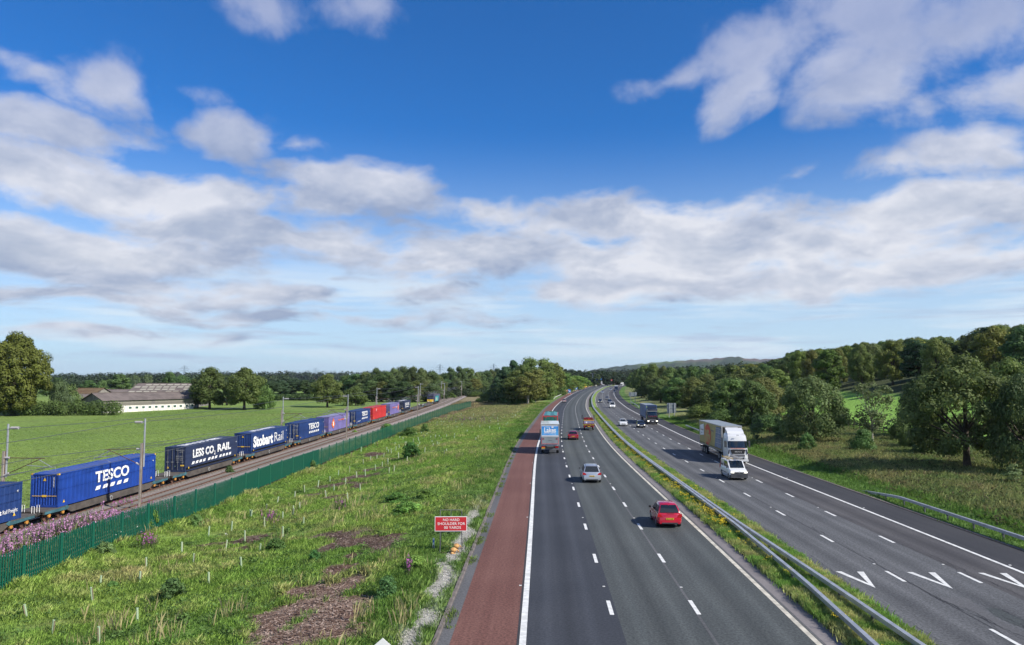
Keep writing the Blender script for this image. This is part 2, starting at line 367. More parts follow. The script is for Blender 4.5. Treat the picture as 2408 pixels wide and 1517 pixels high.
class MB:
    def __init__(s): s.v = []; s.f = []; s.m = []; s.mats = []
    def mi(s, m):
        m = M[m] if isinstance(m, str) else m
        if m not in s.mats: s.mats.append(m)
        return s.mats.index(m)
    def face(s, pts, m):
        b = len(s.v); s.v += [tuple(p) for p in pts]; s.f.append(tuple(range(b, b + len(pts)))); s.m.append(s.mi(m))
    def box(s, c, d, m, rz=0.0, taper=1.0, rx=0.0):
        b = len(s.v); q = s.mi(m); cz, sz = math.cos(rz), math.sin(rz); cx, sx = math.cos(rx), math.sin(rx)
        for k in (-1, 1):
            for (i, j) in ((-1, -1), (1, -1), (1, 1), (-1, 1)):
                t = taper if k > 0 else 1
                x, y, z = i * d[0] / 2 * t, j * d[1] / 2 * t, k * d[2] / 2
                y, z = y * cx - z * sx, y * sx + z * cx
                s.v.append((c[0] + x * cz - y * sz, c[1] + x * sz + y * cz, c[2] + z))
        for f in ((0, 3, 2, 1), (4, 5, 6, 7), (0, 1, 5, 4), (1, 2, 6, 5), (2, 3, 7, 6), (3, 0, 4, 7)):
            s.f.append(tuple(b + i for i in f)); s.m.append(q)
        return s
    def prism(s, poly, axis, a, b_, m):
        """poly in the plane perpendicular to axis, extruded a..b"""
        q = s.mi(m); b = len(s.v); n = len(poly)
        for t in (a, b_):
            for p in poly:
                s.v.append({'x': (t, p[0], p[1]), 'y': (p[0], t, p[1]), 'z': (p[0], p[1], t)}[axis])
        s.f.append(tuple(range(b, b + n))); s.m.append(q)
        s.f.append(tuple(range(b + 2 * n - 1, b + n - 1, -1))); s.m.append(q)
        for i in range(n):
            j = (i + 1) % n; s.f.append((b + j, b + i, b + n + i, b + n + j)); s.m.append(q)
        return s
    def tube(s, pts, r, m, n=6, cap=True):
        q = s.mi(m); b = len(s.v); pts = [Vector(p) for p in pts]
        rr = r if isinstance(r, (list, tuple)) else [r] * len(pts)
        for i, p in enumerate(pts):
            d = (pts[min(i + 1, len(pts) - 1)] - pts[max(i - 1, 0)])
            d = d.normalized() if d.length > 1e-9 else Vector((0, 0, 1))
            up = Vector((0, 0, 1)) if abs(d.z) < 0.9 else Vector((0, 1, 0))
            a = d.cross(up).normalized(); c = d.cross(a)
            for k in range(n):
                t = 2 * math.pi * k / n; s.v.append(tuple(p + a * (math.cos(t) * rr[i]) + c * (math.sin(t) * rr[i])))
        for i in range(len(pts) - 1):
            for k in range(n):
                l = (k + 1) % n
                s.f.append((b + i * n + k, b + i * n + l, b + (i + 1) * n + l, b + (i + 1) * n + k)); s.m.append(q)
        if cap:
            s.f.append(tuple(b + k for k in range(n - 1, -1, -1))); s.m.append(q)
            e = b + (len(pts) - 1) * n; s.f.append(tuple(e + k for k in range(n))); s.m.append(q)
        return s
    def cyl(s, c, r, h, m, axis='z', n=16, r2=None):
        a = {'x': (h / 2, 0, 0), 'y': (0, h / 2, 0), 'z': (0, 0, h / 2)}[axis]; c = Vector(c); a = Vector(a)
        return s.tube([c - a, c + a], [r, r if r2 is None else r2], m, n)
    def loft(s, rings, m, close=True, cap=True, mfun=None):
        q = s.mi(m); b = len(s.v); n = len(rings[0])
        for r_ in rings: s.v += [tuple(p) for p in r_]
        for i in range(len(rings) - 1):
            for k in range(n if close else n - 1):
                l = (k + 1) % n
                s.f.append((b + i * n + k, b + i * n + l, b + (i + 1) * n + l, b + (i + 1) * n + k)); s.m.append(q if mfun is None else s.mi(mfun(i, k)))
        if cap:
            s.f.append(tuple(b + k for k in range(n - 1, -1, -1))); s.m.append(q)
            e = b + (len(rings) - 1) * n; s.f.append(tuple(e + k for k in range(n))); s.m.append(q)
        return s
    def mesh(s, name, smooth=None):
        me = bpy.data.meshes.new(name); me.from_pydata(s.v, [], s.f)
        for m in s.mats: me.materials.append(m)
        me.polygons.foreach_set('material_index', s.m)
        if smooth:
            me.polygons.foreach_set('use_smooth', [True] * len(s.f)); me.update()
            try: me.set_sharp_from_angle(angle=R(smooth))
            except Exception: pass
        me.update()
        return me
    def build(s, name, parent=None, smooth=None, **kw):
        return link(name, s.mesh(name, smooth), parent, **kw)
_tc = {}
def text_mesh(txt, m, bold=0.0, shear=0.0, ext=0.004, spacing=1.0):
    """lettering as flat solid glyphs, 1 unit = cap height; origin left baseline"""
    k = (txt, m, bold, shear, spacing)
    if k in _tc: return _tc[k]
    c = bpy.data.curves.new('lettering', 'FONT'); c.body = txt; c.size = 1.0 / 0.72; c.offset = bold; c.shear = shear
    c.extrude = ext; c.resolution_u = 3; c.space_character = spacing
    o = bpy.data.objects.new('lettering_tmp', c); COL.objects.link(o)
    dg = bpy.context.evaluated_depsgraph_get(); dg.update()
    me = bpy.data.meshes.new_from_object(o.evaluated_get(dg)); me.name = 'lettering'
    bpy.data.objects.remove(o)
    me.materials.clear(); me.materials.append(M[m])
    w_ = max((v.co.x for v in me.vertices), default=1)
    _tc[k] = (me, w_); return _tc[k]
AX = {  # local x, local y, local z of the lettering
 '+x': ((0, 1, 0), (0, 0, 1), (1, 0, 0)), '-x': ((0, -1, 0), (0, 0, 1), (-1, 0, 0)),
 '-y': ((1, 0, 0), (0, 0, 1), (0, -1, 0)), '+y': ((-1, 0, 0), (0, 0, 1), (0, 1, 0)), '+z': ((1, 0, 0), (0, 1, 0), (0, 0, 1)), '+zr': ((0, 1, 0), (-1, 0, 0), (0, 0, 1))}
def put_text(parent, txt, face, at, h, width, m, bold=0.02, shear=0.0, name='lettering', spacing=1.0):
    me, w_ = text_mesh(txt, m, bold, shear, spacing=spacing)
    ax = [Vector(a) for a in AX[face]]
    sx = (width / w_) if width else h
    mt = Matrix.Identity(4)
    for i in range(3):
        mt[i][0] = ax[0][i] * sx; mt[i][1] = ax[1][i] * h; mt[i][2] = ax[2][i]; mt[i][3] = at[i]
    return link(name, me, parent, mtx=mt)
# ------------------------------------------------------------------ road reference line (left white edge line)
_P = np.array([(-3.25, -60), (.37, 29), (.82, 39), (1.71, 58), (3.08, 107), (14.4, 260), (25.67, 368), (41.4, 493), (70.5, 676), (92.3, 776), (132.5, 1016), (227.8, 1542), (440.2, 2600)])
_yy = np.arange(-60, 2600, 2.0)
def _sm(a, n, k):
    for _ in range(k):
        h = n // 2; p = np.concatenate([a[0] + (a[1] - a[0]) * np.arange(-h, 0), a, a[-1] + (a[-1] - a[-2]) * np.arange(1, h + 1)]); a = np.convolve(p, np.ones(n) / n, 'valid')
    return a
_xx = _sm(np.interp(_yy, _P[:, 1], _P[:, 0]), 25, 3)
_zz = _sm(np.interp(_yy, [-60, 30, 38, 86, 150, 250, 350, 476, 760, 1022, 1538, 2600], [0, 0, -.02, -.3, -.55, -.62, -.5, 0, 2.1, 3.9, 7.2, 11]), 25, 2)
_tx = np.gradient(_xx, _yy); _tl = np.sqrt(1 + _tx ** 2); _TX, _TY = _tx / _tl, 1 / _tl
def rz(y): return np.interp(y, _yy, _zz)
def F(y, d):
    """road coordinates (y along, d metres right of the white edge line) -> x, y"""
    X = np.interp(y, _yy, _xx); tx = np.interp(y, _yy, _TX); ty = np.interp(y, _yy, _TY)
    return X + ty * d, y - tx * d
def FP(y, d, z=0.0):
    x, yy = F(y, d); return (float(x), float(yy), float(rz(y)) + z)
def head(y): return math.atan2(float(np.interp(y, _yy, _TX)), float(np.interp(y, _yy, _TY)))
def inv(x, y):
    s = np.asarray(y, float).copy(); x = np.asarray(x, float)
    for _ in range(6):
        X = np.interp(s, _yy, _xx); tx = np.interp(s, _yy, _TX); ty = np.interp(s, _yy, _TY)
        s = np.clip(s + ((x - X) * tx + (y - s) * ty) * ty, -60, 2590)
    X = np.interp(s, _yy, _xx); tx = np.interp(s, _yy, _TX); ty = np.interp(s, _yy, _TY)
    return s, (x - X) * ty - (y - s) * tx
def rail_x(y):      # centre line of the loaded track
    return np.interp(y, [-60, 200, 260, 300, 380, 483, 663, 760, 900, 1300], [-47.1, -34.1, -31.4, -30.4, -31.0, -31.5, -25.5, -20, -9, 30])
def rail_z(y): return -2.9 + 0.0096 * np.minimum(np.asarray(y, float), 290) + 0.0022 * np.clip(np.asarray(y, float) - 290, 0, 800)
def ss(a, b, x): t = np.clip((x - a) / (b - a), 0, 1); return t * t * (3 - 2 * t)
def G(x, y):
    x = np.asarray(x, float); y = np.asarray(y, float)
    s, d = inv(x, y); zr = rz(s)
    zl = rail_z(y) - 0.42 + 0.7 * ss(-60, -160, x) * np.sin(y * 0.021 + 1) * 0.6 + rz(y) * ss(-160, -10, x) * 0.9
    zl = np.where(y > 900, zl, zl)
    t = ss(-4.5, -27, d); L = (zr + 0.03) * (1 - t) + zl * t
    rr = ss(30.5, 38, d) * 0.75 + ss(38, 110, d) * 1.2 + 11.5 * ss(64, 135, d - ss(60, 200, y) * 12) * ss(60, 150, y) * ss(1100, 620, y) + 5 * ss(110, 260, d)
    Rr = zr + 0.03 + rr
    bump = 0.12 * np.sin(x * .37 + y * .21) * np.sin(y * .31 - x * .17) * ss(-5, -9, d) * ss(-30, -26, d) 
    bump = bump + 0.95 * ss(6.0, 7.6, x - rail_x(y)) * ss(-.3, -1.5, x - np.interp(y, [0, 50, 65, 90], [-31, -31, -30, -28.7])) * ss(76, 62, y)
    return np.where(d < 0, L, Rr) + bump
def gz(x, y): return float(G(np.array([x]), np.array([y]))[0])
def pix(u, v, zf=None, z=0.0):
    """picture position -> ground point (x, y, z); zf(x, y) gives the ground height"""
    dx, dy, dz = px_dir(u, v); zz = z
    for _ in range(25):
        t = (zz - CAMZ) / dz; x, y = dx * t, dy * t
        zn = (zf(x, y) if zf else z); zz = zz * 0.4 + zn * 0.6
    return x, y, zz
def pixY(u, v, Y):
    dx, dy, dz = px_dir(u, v); t = Y / dy; return dx * t, Y, CAMZ + dz * t
# ------------------------------------------------------------------ ground sheet
def lerp3(a, b, t): return a * (1 - t[..., None]) + b * t[..., None]
C_ = lambda *c: np.array(c, float)
MULCH = []
for (u, v, ru, rv) in [(730, 1490, 150, 46), (680, 1440, 115, 36), (780, 1435, 85, 50), (795, 1385, 66, 40), (720, 1390, 70, 20), (790, 1345, 45, 20), (640, 1478, 60, 30),
                       (815, 1262, 72, 18), (860, 1272, 90, 18), (905, 1280, 56, 20), (800, 1282, 50, 18), (775, 1258, 50, 9), (830, 1310, 30, 12),
                       (570, 1292, 60, 8), (510, 1298, 50, 7), (596, 1268, 40, 10), (560, 1275, 30, 6), (485, 1283, 40, 5), (835, 1125, 60, 8), (800, 1140, 60, 7), (870, 1105, 50, 6), (780, 1170, 50, 6), (740, 1165, 45, 5), (700, 1172, 50, 4), (845, 1140, 18, 10), (880, 1068, 30, 6), (930, 1080, 25, 4)]:
    x, y, z = pix(u, v, lambda a, b: gz(a, b)); x2, _, _ = pix(u + ru, v, z=z); _, y2, _ = pix(u, v - rv, z=z); _, y3, _ = pix(u, min(v + rv, 1800), z=z)
    MULCH.append((x, y, abs(x2 - x), abs(y2 - y3) / 2))
def mulch_mask(x, y):
    m = np.zeros_like(x)
    wob_ = 0.35 * np.sin(x * 1.9 + np.sin(y * 1.3)) * np.sin(y * 1.1 + np.sin(x * 1.7)) + 0.22 * np.sin(x * 4.3 + y * 2.7) * np.sin(y * 3.9 - x * 2.1)
    for (a, b, ra, rb) in MULCH:
        q = np.sqrt(((x - a) / ra) ** 2 + ((y - b) / rb) ** 2); m = np.maximum(m, np.clip((1.05 + wob_ - q) * 3.0, 0, 1))
    return m
def gravel_mask(s, d): return np.clip((1.0 + 0.9 * np.sin(s * 0.9 + np.sin(s * .37) * 2) * np.sin(d * 3 + s * .6) - np.abs(d + 4.25 + 0.2 * np.sin(s * .5)) * 1.9 - .25 * np.sin(s * 2.3 + d * 4)), 0, 1) * ss(20, 24, s) * ss(66, 52, s)
def fnoise(x, y, sc, seed=0):
    r = np.random.RandomState(seed); o = 0
    for i in range(5):
        a = r.rand(6) * 6.28; f = sc * (1.7 ** i)
        o = o + (np.sin(f * x * math.cos(a[0]) + f * y * math.sin(a[0]) + a[1] + 1.3 * np.sin(f * .7 * (x * math.cos(a[2]) + y * math.sin(a[2])) + a[3]))) / (1.35 ** i)
    return o / 3.0
def ground_tint(x, y, s, d):
    n = fnoise(x, y, .22, 1); n2 = fnoise(x, y, .9, 2); n3 = fnoise(x, y, .05, 3)
    field = lerp3(C_(.145, .225, .050), C_(.190, .270, .058), np.clip(.5 + n3, 0, 1)); field = lerp3(field, C_(.185, .235, .065) + 0 * field, np.clip(fnoise(x * .4, y, .12, 31) * .9, 0, .6)); field = lerp3(field, C_(.095, .150, .045), np.clip(n2 * .8 - .1, 0, .7))
    verge = lerp3(C_(.165, .270, .048), C_(.230, .325, .068), np.clip(.5 + n, 0, 1)); verge = lerp3(verge, C_(.25, .23, .10), np.clip(n2 - .15 + n * .5, 0, .7)); verge = lerp3(verge, C_(.065, .115, .035), np.clip(-n2 - .3, 0, .8))
    railside = lerp3(C_(.13, .135, .055), C_(.17, .145, .075), np.clip(.5 + n2, 0, 1))
    rough_r = lerp3(C_(.155, .205, .065), C_(.25, .23, .10), np.clip(.4 + n2 * .8 + n * .3, 0, 1))
    strip = lerp3(C_(.090, .170, .035), C_(.115, .195, .04), np.clip(.5 + n2, 0, 1))
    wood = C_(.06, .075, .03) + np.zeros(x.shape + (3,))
    c = field
    vz = ss(-4, -4.5, d) * (x > rail_x(y) + 6.5); c = lerp3(c, verge, vz)
    fx = np.interp(y, [0, 50, 65, 90, 106, 140, 228, 262, 300], [-31, -31, -30, -28.7, -27.5, -25.5, -19.3, -14.6, -8])
    rs = ((x > rail_x(y) - 5) & (x < fx) & (y < 420)).astype(float); c = lerp3(c, railside, rs)
    heath = lerp3(C_(.30, .21, .15), C_(.24, .23, .10), np.clip(.5 + n2, 0, 1))
    c = lerp3(c, heath, vz * ss(150, 230, y + n * 20) * ss(-6, -12, d) * 0.6)
    c = lerp3(c, rough_r, (d > 0) * ss(31.5, 34, d) * (1 - ss(56, 60, d) * (1 - ss(100, 106, d))) * (s < 900))
    c = lerp3(c, strip, ((d > 0) & (d < 33)).astype(float)); c = lerp3(c, strip, ss(-8.5, -6, d) * (d < 0) * .8)
    sun_f = C_(.20, .36, .06) + np.zeros(x.shape + (3,)); c = lerp3(c, sun_f, ss(56, 60, d) * (1 - ss(100, 106, d)) * (d > 0) * (s < 300))
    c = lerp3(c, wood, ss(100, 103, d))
    mu = mulch_mask(x, y) * vz; mc = lerp3(C_(.15, .085, .06), C_(.30, .22, .17), np.clip(.45 + n2 * .9, 0, 1)); far = y > 44; mc = np.where(far[..., None], mc * .55, mc); c = lerp3(c, mc, mu)
    gm = gravel_mask(s, d); c = lerp3(c, C_(.42, .40, .36) + 0 * c, gm)
    return c
def build_ground():
    ys = np.concatenate([np.arange(-58, 14, 6), np.arange(14, 60, .45), np.arange(60, 130, 1.0), np.arange(130, 400, 3.0), np.arange(400, 1000, 12), np.arange(1000, 2590, 60)])
    dl = -np.concatenate([np.arange(3.3, 34, .5), np.arange(34, 70, 1.5), np.arange(70, 200, 7), np.geomspace(200, 3500, 24)])[::-1]
    dm = np.array([-3.0, 5, 11, 12.5, 15.2, 20, 28.6])
    dr = np.concatenate([np.arange(29.0, 60, .8), np.arange(60, 200, 5), np.geomspace(200, 3000, 22)])
    ds = np.concatenate([dl, dm, dr])
    S, Dd = np.meshgrid(ys, ds, indexing='ij'); Xg, Yg = F(S, Dd); Z = G(Xg, Yg)
    mid = (Dd > -3.25) & (Dd < 28.8); Z = np.where(mid, rz(S) - 0.30, Z)
    edge = ((Dd > -3.45) & (Dd < -3.25)) | ((Dd > 28.9) & (Dd < 29.2)); Z = np.where(edge, rz(S) + 0.03, Z)
    si, di = inv(Xg, Yg)
    T = ground_tint(Xg, Yg, S, Dd)
    ny, nd = S.shape; idx = np.arange(ny * nd).reshape(ny, nd)
    q = np.stack([idx[:-1, :-1], idx[:-1, 1:], idx[1:, 1:], idx[1:, :-1]], -1).reshape(-1, 4)
    me = np_mesh('ground', np.stack([Xg, Yg, Z], -1).reshape(-1, 3), q.ravel(), 4, [M['ground']], tint=T.reshape(-1, 3), smooth=True)
    link('ground', me, kind='structure')
    # distant plain out to the horizon, a little lower
    r_ = 13500; m = MB(); n = 24
    me = np_mesh('distant_land', [(-r_, -r_, -9), (r_, -r_, -9), (r_, r_, -9), (-r_, r_, -9)], [0, 1, 2, 3], 4, [M['ground']], tint=np.array([[.07, .10, .045]] * 4))
    link('distant_land', me, kind='structure')
build_ground()
def build_hills():
    # ridge seen beyond the motorway
    prof = [(1150, 886), (1330, 884), (1365, 877), (1400, 868), (1450, 862), (1497, 857), (1540, 852), (1570, 850.5), (1610, 848), (1690, 842), (1735, 839), (1745, 843), (1800, 844.5), (1835, 843), (1900, 847), (2100, 856), (2500, 872), (2900, 886)]
    Yc = 5600.0; us = np.linspace(1150, 2900, 240); top = np.interp(us, [p[0] for p in prof], [p[1] for p in prof])
    hs = 10 + (888 - top) * Yc / FPX + 3 * np.sin(us * .21) + 2 * np.sin(us * .53)
    X = (us - 1204) / FPX * Yc; ts = np.linspace(-1, 1.4, 26)
    V = []; T = []
    for t in ts:
        k = (1 - ss(0, 1, abs(t))) if t < 0 else 1 - 0.5 * ss(0, 1.4, t)
        yy = Yc + t * 2400 + 60 * np.sin(us * .05)
        z = -12 + (hs + 12) * k + 4 * np.sin(us * .11 + t * 9) * k * (1 - k) * 4
        V.append(np.stack([X * yy / Yc, yy, z], -1))
        n = fnoise(us * .1, us * 0 + t * 12, 1.0, 5)
        moor = lerp3(C_(.090, .135, .045), C_(.110, .085, .070), ss(1575, 1640, us + 20 * n)); wd = C_(.030, .050, .022) + np.zeros((len(us), 3))
        c = lerp3(wd, moor, ss(-.32, -.22, t + .06 * n) * ss(1480, 1515, us) * (1 - .9 * ((us > 1700) & (us < 1745))))
        pat = (fnoise(us * .06, us * 0 + t * 20, 1.3, 9) > .25) & (t < -.3); c = lerp3(c, C_(.07, .10, .035) + 0 * c, pat * .8)
        T.append(c)
    V = np.array(V); T = np.array(T); a, b, _ = V.shape; idx = np.arange(a * b).reshape(a, b)
    q = np.stack([idx[:-1, :-1], idx[:-1, 1:], idx[1:, 1:], idx[1:, :-1]], -1).reshape(-1, 4)
    link('hills', np_mesh('hills', V.reshape(-1, 3), q.ravel(), 4, [M['hill']], tint=T.reshape(-1, 3), smooth=True), kind='structure')
build_hills()
# ------------------------------------------------------------------ carriageways
def ribbon(name, d0, d1, y0, y1, z, m, parent=None, kind='structure', nd=1, wav=0.0, step=None, dz=0.0):
    n = max(2, int((y1 - y0) / (step or (2.0 if y1 < 200 else 6.0))) + 1); ys = np.linspace(y0, y1, n); V = []; U = []
    for i in range(nd + 1):
        t = i / nd; a = (d0(ys) if callable(d0) else d0) * (1 - t) + (d1(ys) if callable(d1) else d1) * t
        if wav: a = a + wav * np.sin(ys * 1.7 + i) * np.sin(ys * .43)
        x, y = F(ys, a); V.append(np.stack([x, y, rz(ys) + z + dz * t], -1)); U.append(np.stack([a + 0 * ys, ys], -1))
    V = np.array(V); U = np.array(U); idx = np.arange((nd + 1) * n).reshape(nd + 1, n)
    q = np.stack([idx[:-1, :-1], idx[1:, :-1], idx[1:, 1:], idx[:-1, 1:]], -1).reshape(-1, 4)
    o = link(name, np_mesh(name, V.reshape(-1, 3), q.ravel(), 4, [M[m]], uv=U.reshape(-1, 2)), parent)
    if kind: o['kind'] = kind
    return o
YE = 2300
def carriage(name, lanes, marks):
    root = link(name, None, kind='structure')
    for nm, a, b, m, z in lanes: ribbon(nm, a, b, -55, 490 if 'red' in nm else YE, z, m, root, kind=None)
    return root
L_ = carriage('left_carriageway', [('asphalt_bed', -3.3, 12.2, 'asph_edge', 0.0), ('red_hard_shoulder', -2.75, -0.20, 'asph_red', 0.004),
     ('lane_surface', -0.2, 3.95, 'asph_l1', 0.004), ('lane_surface', 3.95, 7.35, 'asph_l2', 0.0045), ('lane_surface', 7.35, 11.35, 'asph_l2', 0.005),
     ('drainage_channel', 11.45, 12.2, 'drain', 0.004), ('surface_joint', 7.30, 7.42, 'asph_edge', 0.009), ('surface_joint', -0.22, -0.12, 'asph_s', 0.009)], None)
R_ = carriage('right_carriageway', [('asphalt_bed', 14.9, 28.9, 'asph_s', 0.0), ('lane_surface', 15.2, 18.75, 'asph_r', 0.004), ('lane_surface', 18.75, 22.5, 'asph_r', 0.0045),
     ('lane_surface', 22.5, 25.7, 'asph_r2', 0.0042), ('hard_shoulder', 25.7, 28.75, 'asph_s', 0.005), ('surface_joint', 18.80, 18.86, 'asph_s', 0.009)], None)
ribbon('dark_hard_shoulder', -3.0, -.2, 490, YE, 0.004, 'asph_s', L_, None)
ribbon('repair_patch', lambda y: 19.0 + .25 * np.sin(y), lambda y: 20.0 + .3 * np.sin(y * .7 + 1), 24, 35.5, 0.010, 'asph_edge', R_, None, step=.3)
ribbon('repair_patch', lambda y: 20.1 + .2 * np.sin(y * 1.3), lambda y: 20.7 + .1 * np.sin(y * 2), 29, 34, 0.011, 'asph_l2', R_, None, step=.3)
def crack(y0, y1, d, w_, seed):
    rs = np.random.RandomState(seed); n = int((y1 - y0) / .12); wv = np.cumsum(rs.normal(size=n + 5)) * .035; ww = np.abs(np.convolve(rs.normal(size=n + 5), np.ones(5) / 5, 'same')) * w_ + .006
    yy = np.linspace(y0, y1, n + 5); ribbon('crack', lambda y: d + np.interp(y, yy, wv), lambda y: d + np.interp(y, yy, wv) + np.interp(y, yy, ww), y0, y1, .016, 'asph_s', R_, None, step=.12)
for k_, (a_, b_, d_, w_) in enumerate([(26, 36, 18.95, .12), (24, 33, 20.05, .07), (27, 34, 19.5, .05), (30, 34.5, 20.75, .05), (34, 52, 18.8, .05), (24, 44, 22.5, .04), (26, 31, 18.2, .03), (29, 60, 15.9, .02), (40, 75, 22.55, .03)]): crack(a_, b_, d_, w_, k_)
ribbon('edge_line', -0.12, 0.14, -55, YE, 0.013, 'white_line', L_, None)
ribbon('edge_line', 11.08, 11.30, -55, YE, 0.013, 'cream_line', L_, None)
ribbon('edge_line', 15.25, 15.42, -55, YE, 0.013, 'cream_line', R_, None)
ribbon('edge_line', 25.50, 25.72, -55, YE, 0.013, 'white_line', R_, None)
def dashes(parent, d, y0, p=9.0, w_=0.155):
    m = MB(); m.box((0, 0, 0), (w_ * 1.15, 2.0, 0.006), 'white_line'); me = m.mesh('lane_dash'); far = MB(); y = y0
    while y < 1700:
        if y < 300: link('lane_dash', me, parent, FP(y, d, 0.013), -head(y))
        else: far.box(FP(y, d, 0.013), (w_ * 1.7, 2.4, 0.006), 'white_line', -head(y))
        y += p
    far.build('far_lane_dashes', parent, kind='stuff')
for d_, y_ in ((3.72, 6.4), (7.42, 6.6)): dashes(L_, d_, y_)
for d_, y_ in ((18.68, 3.2), (22.32, 3.1)): dashes(R_, d_, y_)
st_ = MB()
for d_ in (3.72, 7.42, 18.72, 22.38, 25.9, -0.3):
    for k in range(60): st_.box(FP(0.7 + 18 * k + (0 if d_ < 15 else 5), d_, 0.02), (.12, .1, .02), 'white_line')
st_.build('reflecting_road_studs', kind='stuff')
for d_ in (16.72, 20.35, 23.95):
    m = MB()
    for s_, wd in ((-1, .30), (1, .34)):
        m.prism([(s_ * .72, 1.5), (s_ * (.72 - wd), 1.5), (-s_ * 0.0, -1.0 + .25), (0, -1.5)][::(1 if s_ > 0 else -1)], 'z', 0, .005, 'white_line')
    m.build('chevron_mark', R_, loc=FP(38.5, d_, 0.0125), rotz=-head(37))
# kerb stones of the left edge
m = MB(); m.prism([(-.09, -.06), (.09, -.06), (.09, .05), (.05, .09), (-.09, .10)], 'y', -.44, .44, 'kerb'); kme = m.mesh('kerb_stone')
kerb = thing('kerb', 'brown concrete kerb of separate stones edging the red hard shoulder', 'kerb', (0, 0, 0))
kerb['kind'] = 'structure'; del kerb['category']
y = 18.0
while y < 150: link('kerb_stone', kme, kerb, FP(y, -3.32 + rnd.uniform(-.012, .012), rnd.uniform(-.01, .01)), -head(y) + rnd.uniform(-.01, .01)); y += 0.9
ribbon('kerb_far', -3.41, -3.23, 150, YE, 0.09, 'kerb', kerb, None)
m = MB()
for y in np.arange(-55, YE, 2.0 if True else 6):
    pass
ribbon('kerb_edge', 28.75, 28.98, -55, YE, 0.045, 'kerb', R_, None, dz=0.01)
# central reservation
def median():
    ys = np.concatenate([np.arange(-55, 90, .8), np.arange(90, 300, 2.5), np.arange(300, YE, 12)]); dd = np.linspace(12.15, 15.22, 9)
    S, Dd = np.meshgrid(ys, dd, indexing='ij'); X, Y = F(S, Dd)
    Z = rz(S) + 0.02 + 0.10 * np.sin((Dd - 12.15) / 3.07 * math.pi) + .03 * fnoise(X, Y, 2.0, 4)
    Z[:, 0] = rz(ys) - .05; Z[:, -1] = rz(ys) - .05
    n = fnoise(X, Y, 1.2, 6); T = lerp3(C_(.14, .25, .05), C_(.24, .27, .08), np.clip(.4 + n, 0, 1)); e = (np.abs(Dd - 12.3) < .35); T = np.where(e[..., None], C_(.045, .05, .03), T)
    a, b = S.shape; idx = np.arange(a * b).reshape(a, b); q = np.stack([idx[:-1, :-1], idx[:-1, 1:], idx[1:, 1:], idx[1:, :-1]], -1).reshape(-1, 4)
    link('central_reservation', np_mesh('central_reservation', np.stack([X, Y, Z], -1).reshape(-1, 3), q.ravel(), 4, [M['ground']], tint=T.reshape(-1, 3), smooth=True), kind='structure')
median()
# ------------------------------------------------------------------ railway
def xy_ribbon(name, f0, f1, ys, z0, z1, m, parent=None, kind=None, rows=1, uvs=True):
    V = []
    for i in range(rows + 1):
        t = i / rows; V.append(np.stack([f0(ys) * (1 - t) + f1(ys) * t, ys, z0(ys) * (1 - t) + z1(ys) * t], -1))
    V = np.array(V); n = len(ys); idx = np.arange((rows + 1) * n).reshape(rows + 1, n)
    q = np.stack([idx[:-1, :-1], idx[1:, :-1], idx[1:, 1:], idx[:-1, 1:]], -1).reshape(-1, 4)
    return link(name, np_mesh(name, V.reshape(-1, 3), q.ravel(), 4, [M[m]], uv=V.reshape(-1, 3)[:, :2]), parent, kind=kind)
RY = np.concatenate([np.arange(20, 320, 4.0), np.arange(320, 1000, 14.0)])
RZ = lambda dz: (lambda y: rail_z(y) + dz)
RX = lambda dx: (lambda y: rail_x(y) + dx)
bal = link('railway_ballast', None, kind='structure')
for a, b, z0, z1 in ((-3.4, -1.9, -.5, -.20), (-1.9, 4.9, -.20, -.20), (4.9, 6.2, -.20, -.52)):
    xy_ribbon('ballast_bed', RX(a), RX(b), RY, RZ(z0), RZ(z1), 'ballast', bal)
trk = link('railway_tracks', None, kind='structure')
rr = MB()
for c in (0.0, 3.42):
    for s in (-.75, .75):
        ys = RY
        rings = []
        for y in ys:
            x = float(rail_x(y)) + c + s; z = float(rail_z(y))
            rings.append([(x - .07, y, z - .17), (x + .07, y, z - .17), (x + .035, y, z - .13), (x + .04, y, z), (x - .04, y, z), (x - .035, y, z - .13)])
        m_ = MB(); m_.loft(rings, 'rust'); m_.build('rail', trk)
        xy_ribbon('rail_head', RX(c + s - .035), RX(c + s + .035), RY, RZ(.004), RZ(.004), 'steel_br', trk)
m = MB(); m.box((0, 0, 0), (2.5, .26, .12), 'sleeper'); sme = m.mesh('sleeper'); stf = MB()
y = 40.0; k_ = 0
while y < 520:
    for c in (0.0, 3.42):
        p = (float(rail_x(y)) + c, y, float(rail_z(y)) - .185)
        if c > 1 and 55 < y < 235: link('sleeper', sme, trk, p)
        else: stf.box(p, (2.5, .26, .12), 'sleeper')
    y += 0.66
stf.build('more_sleepers', trk, kind='stuff')

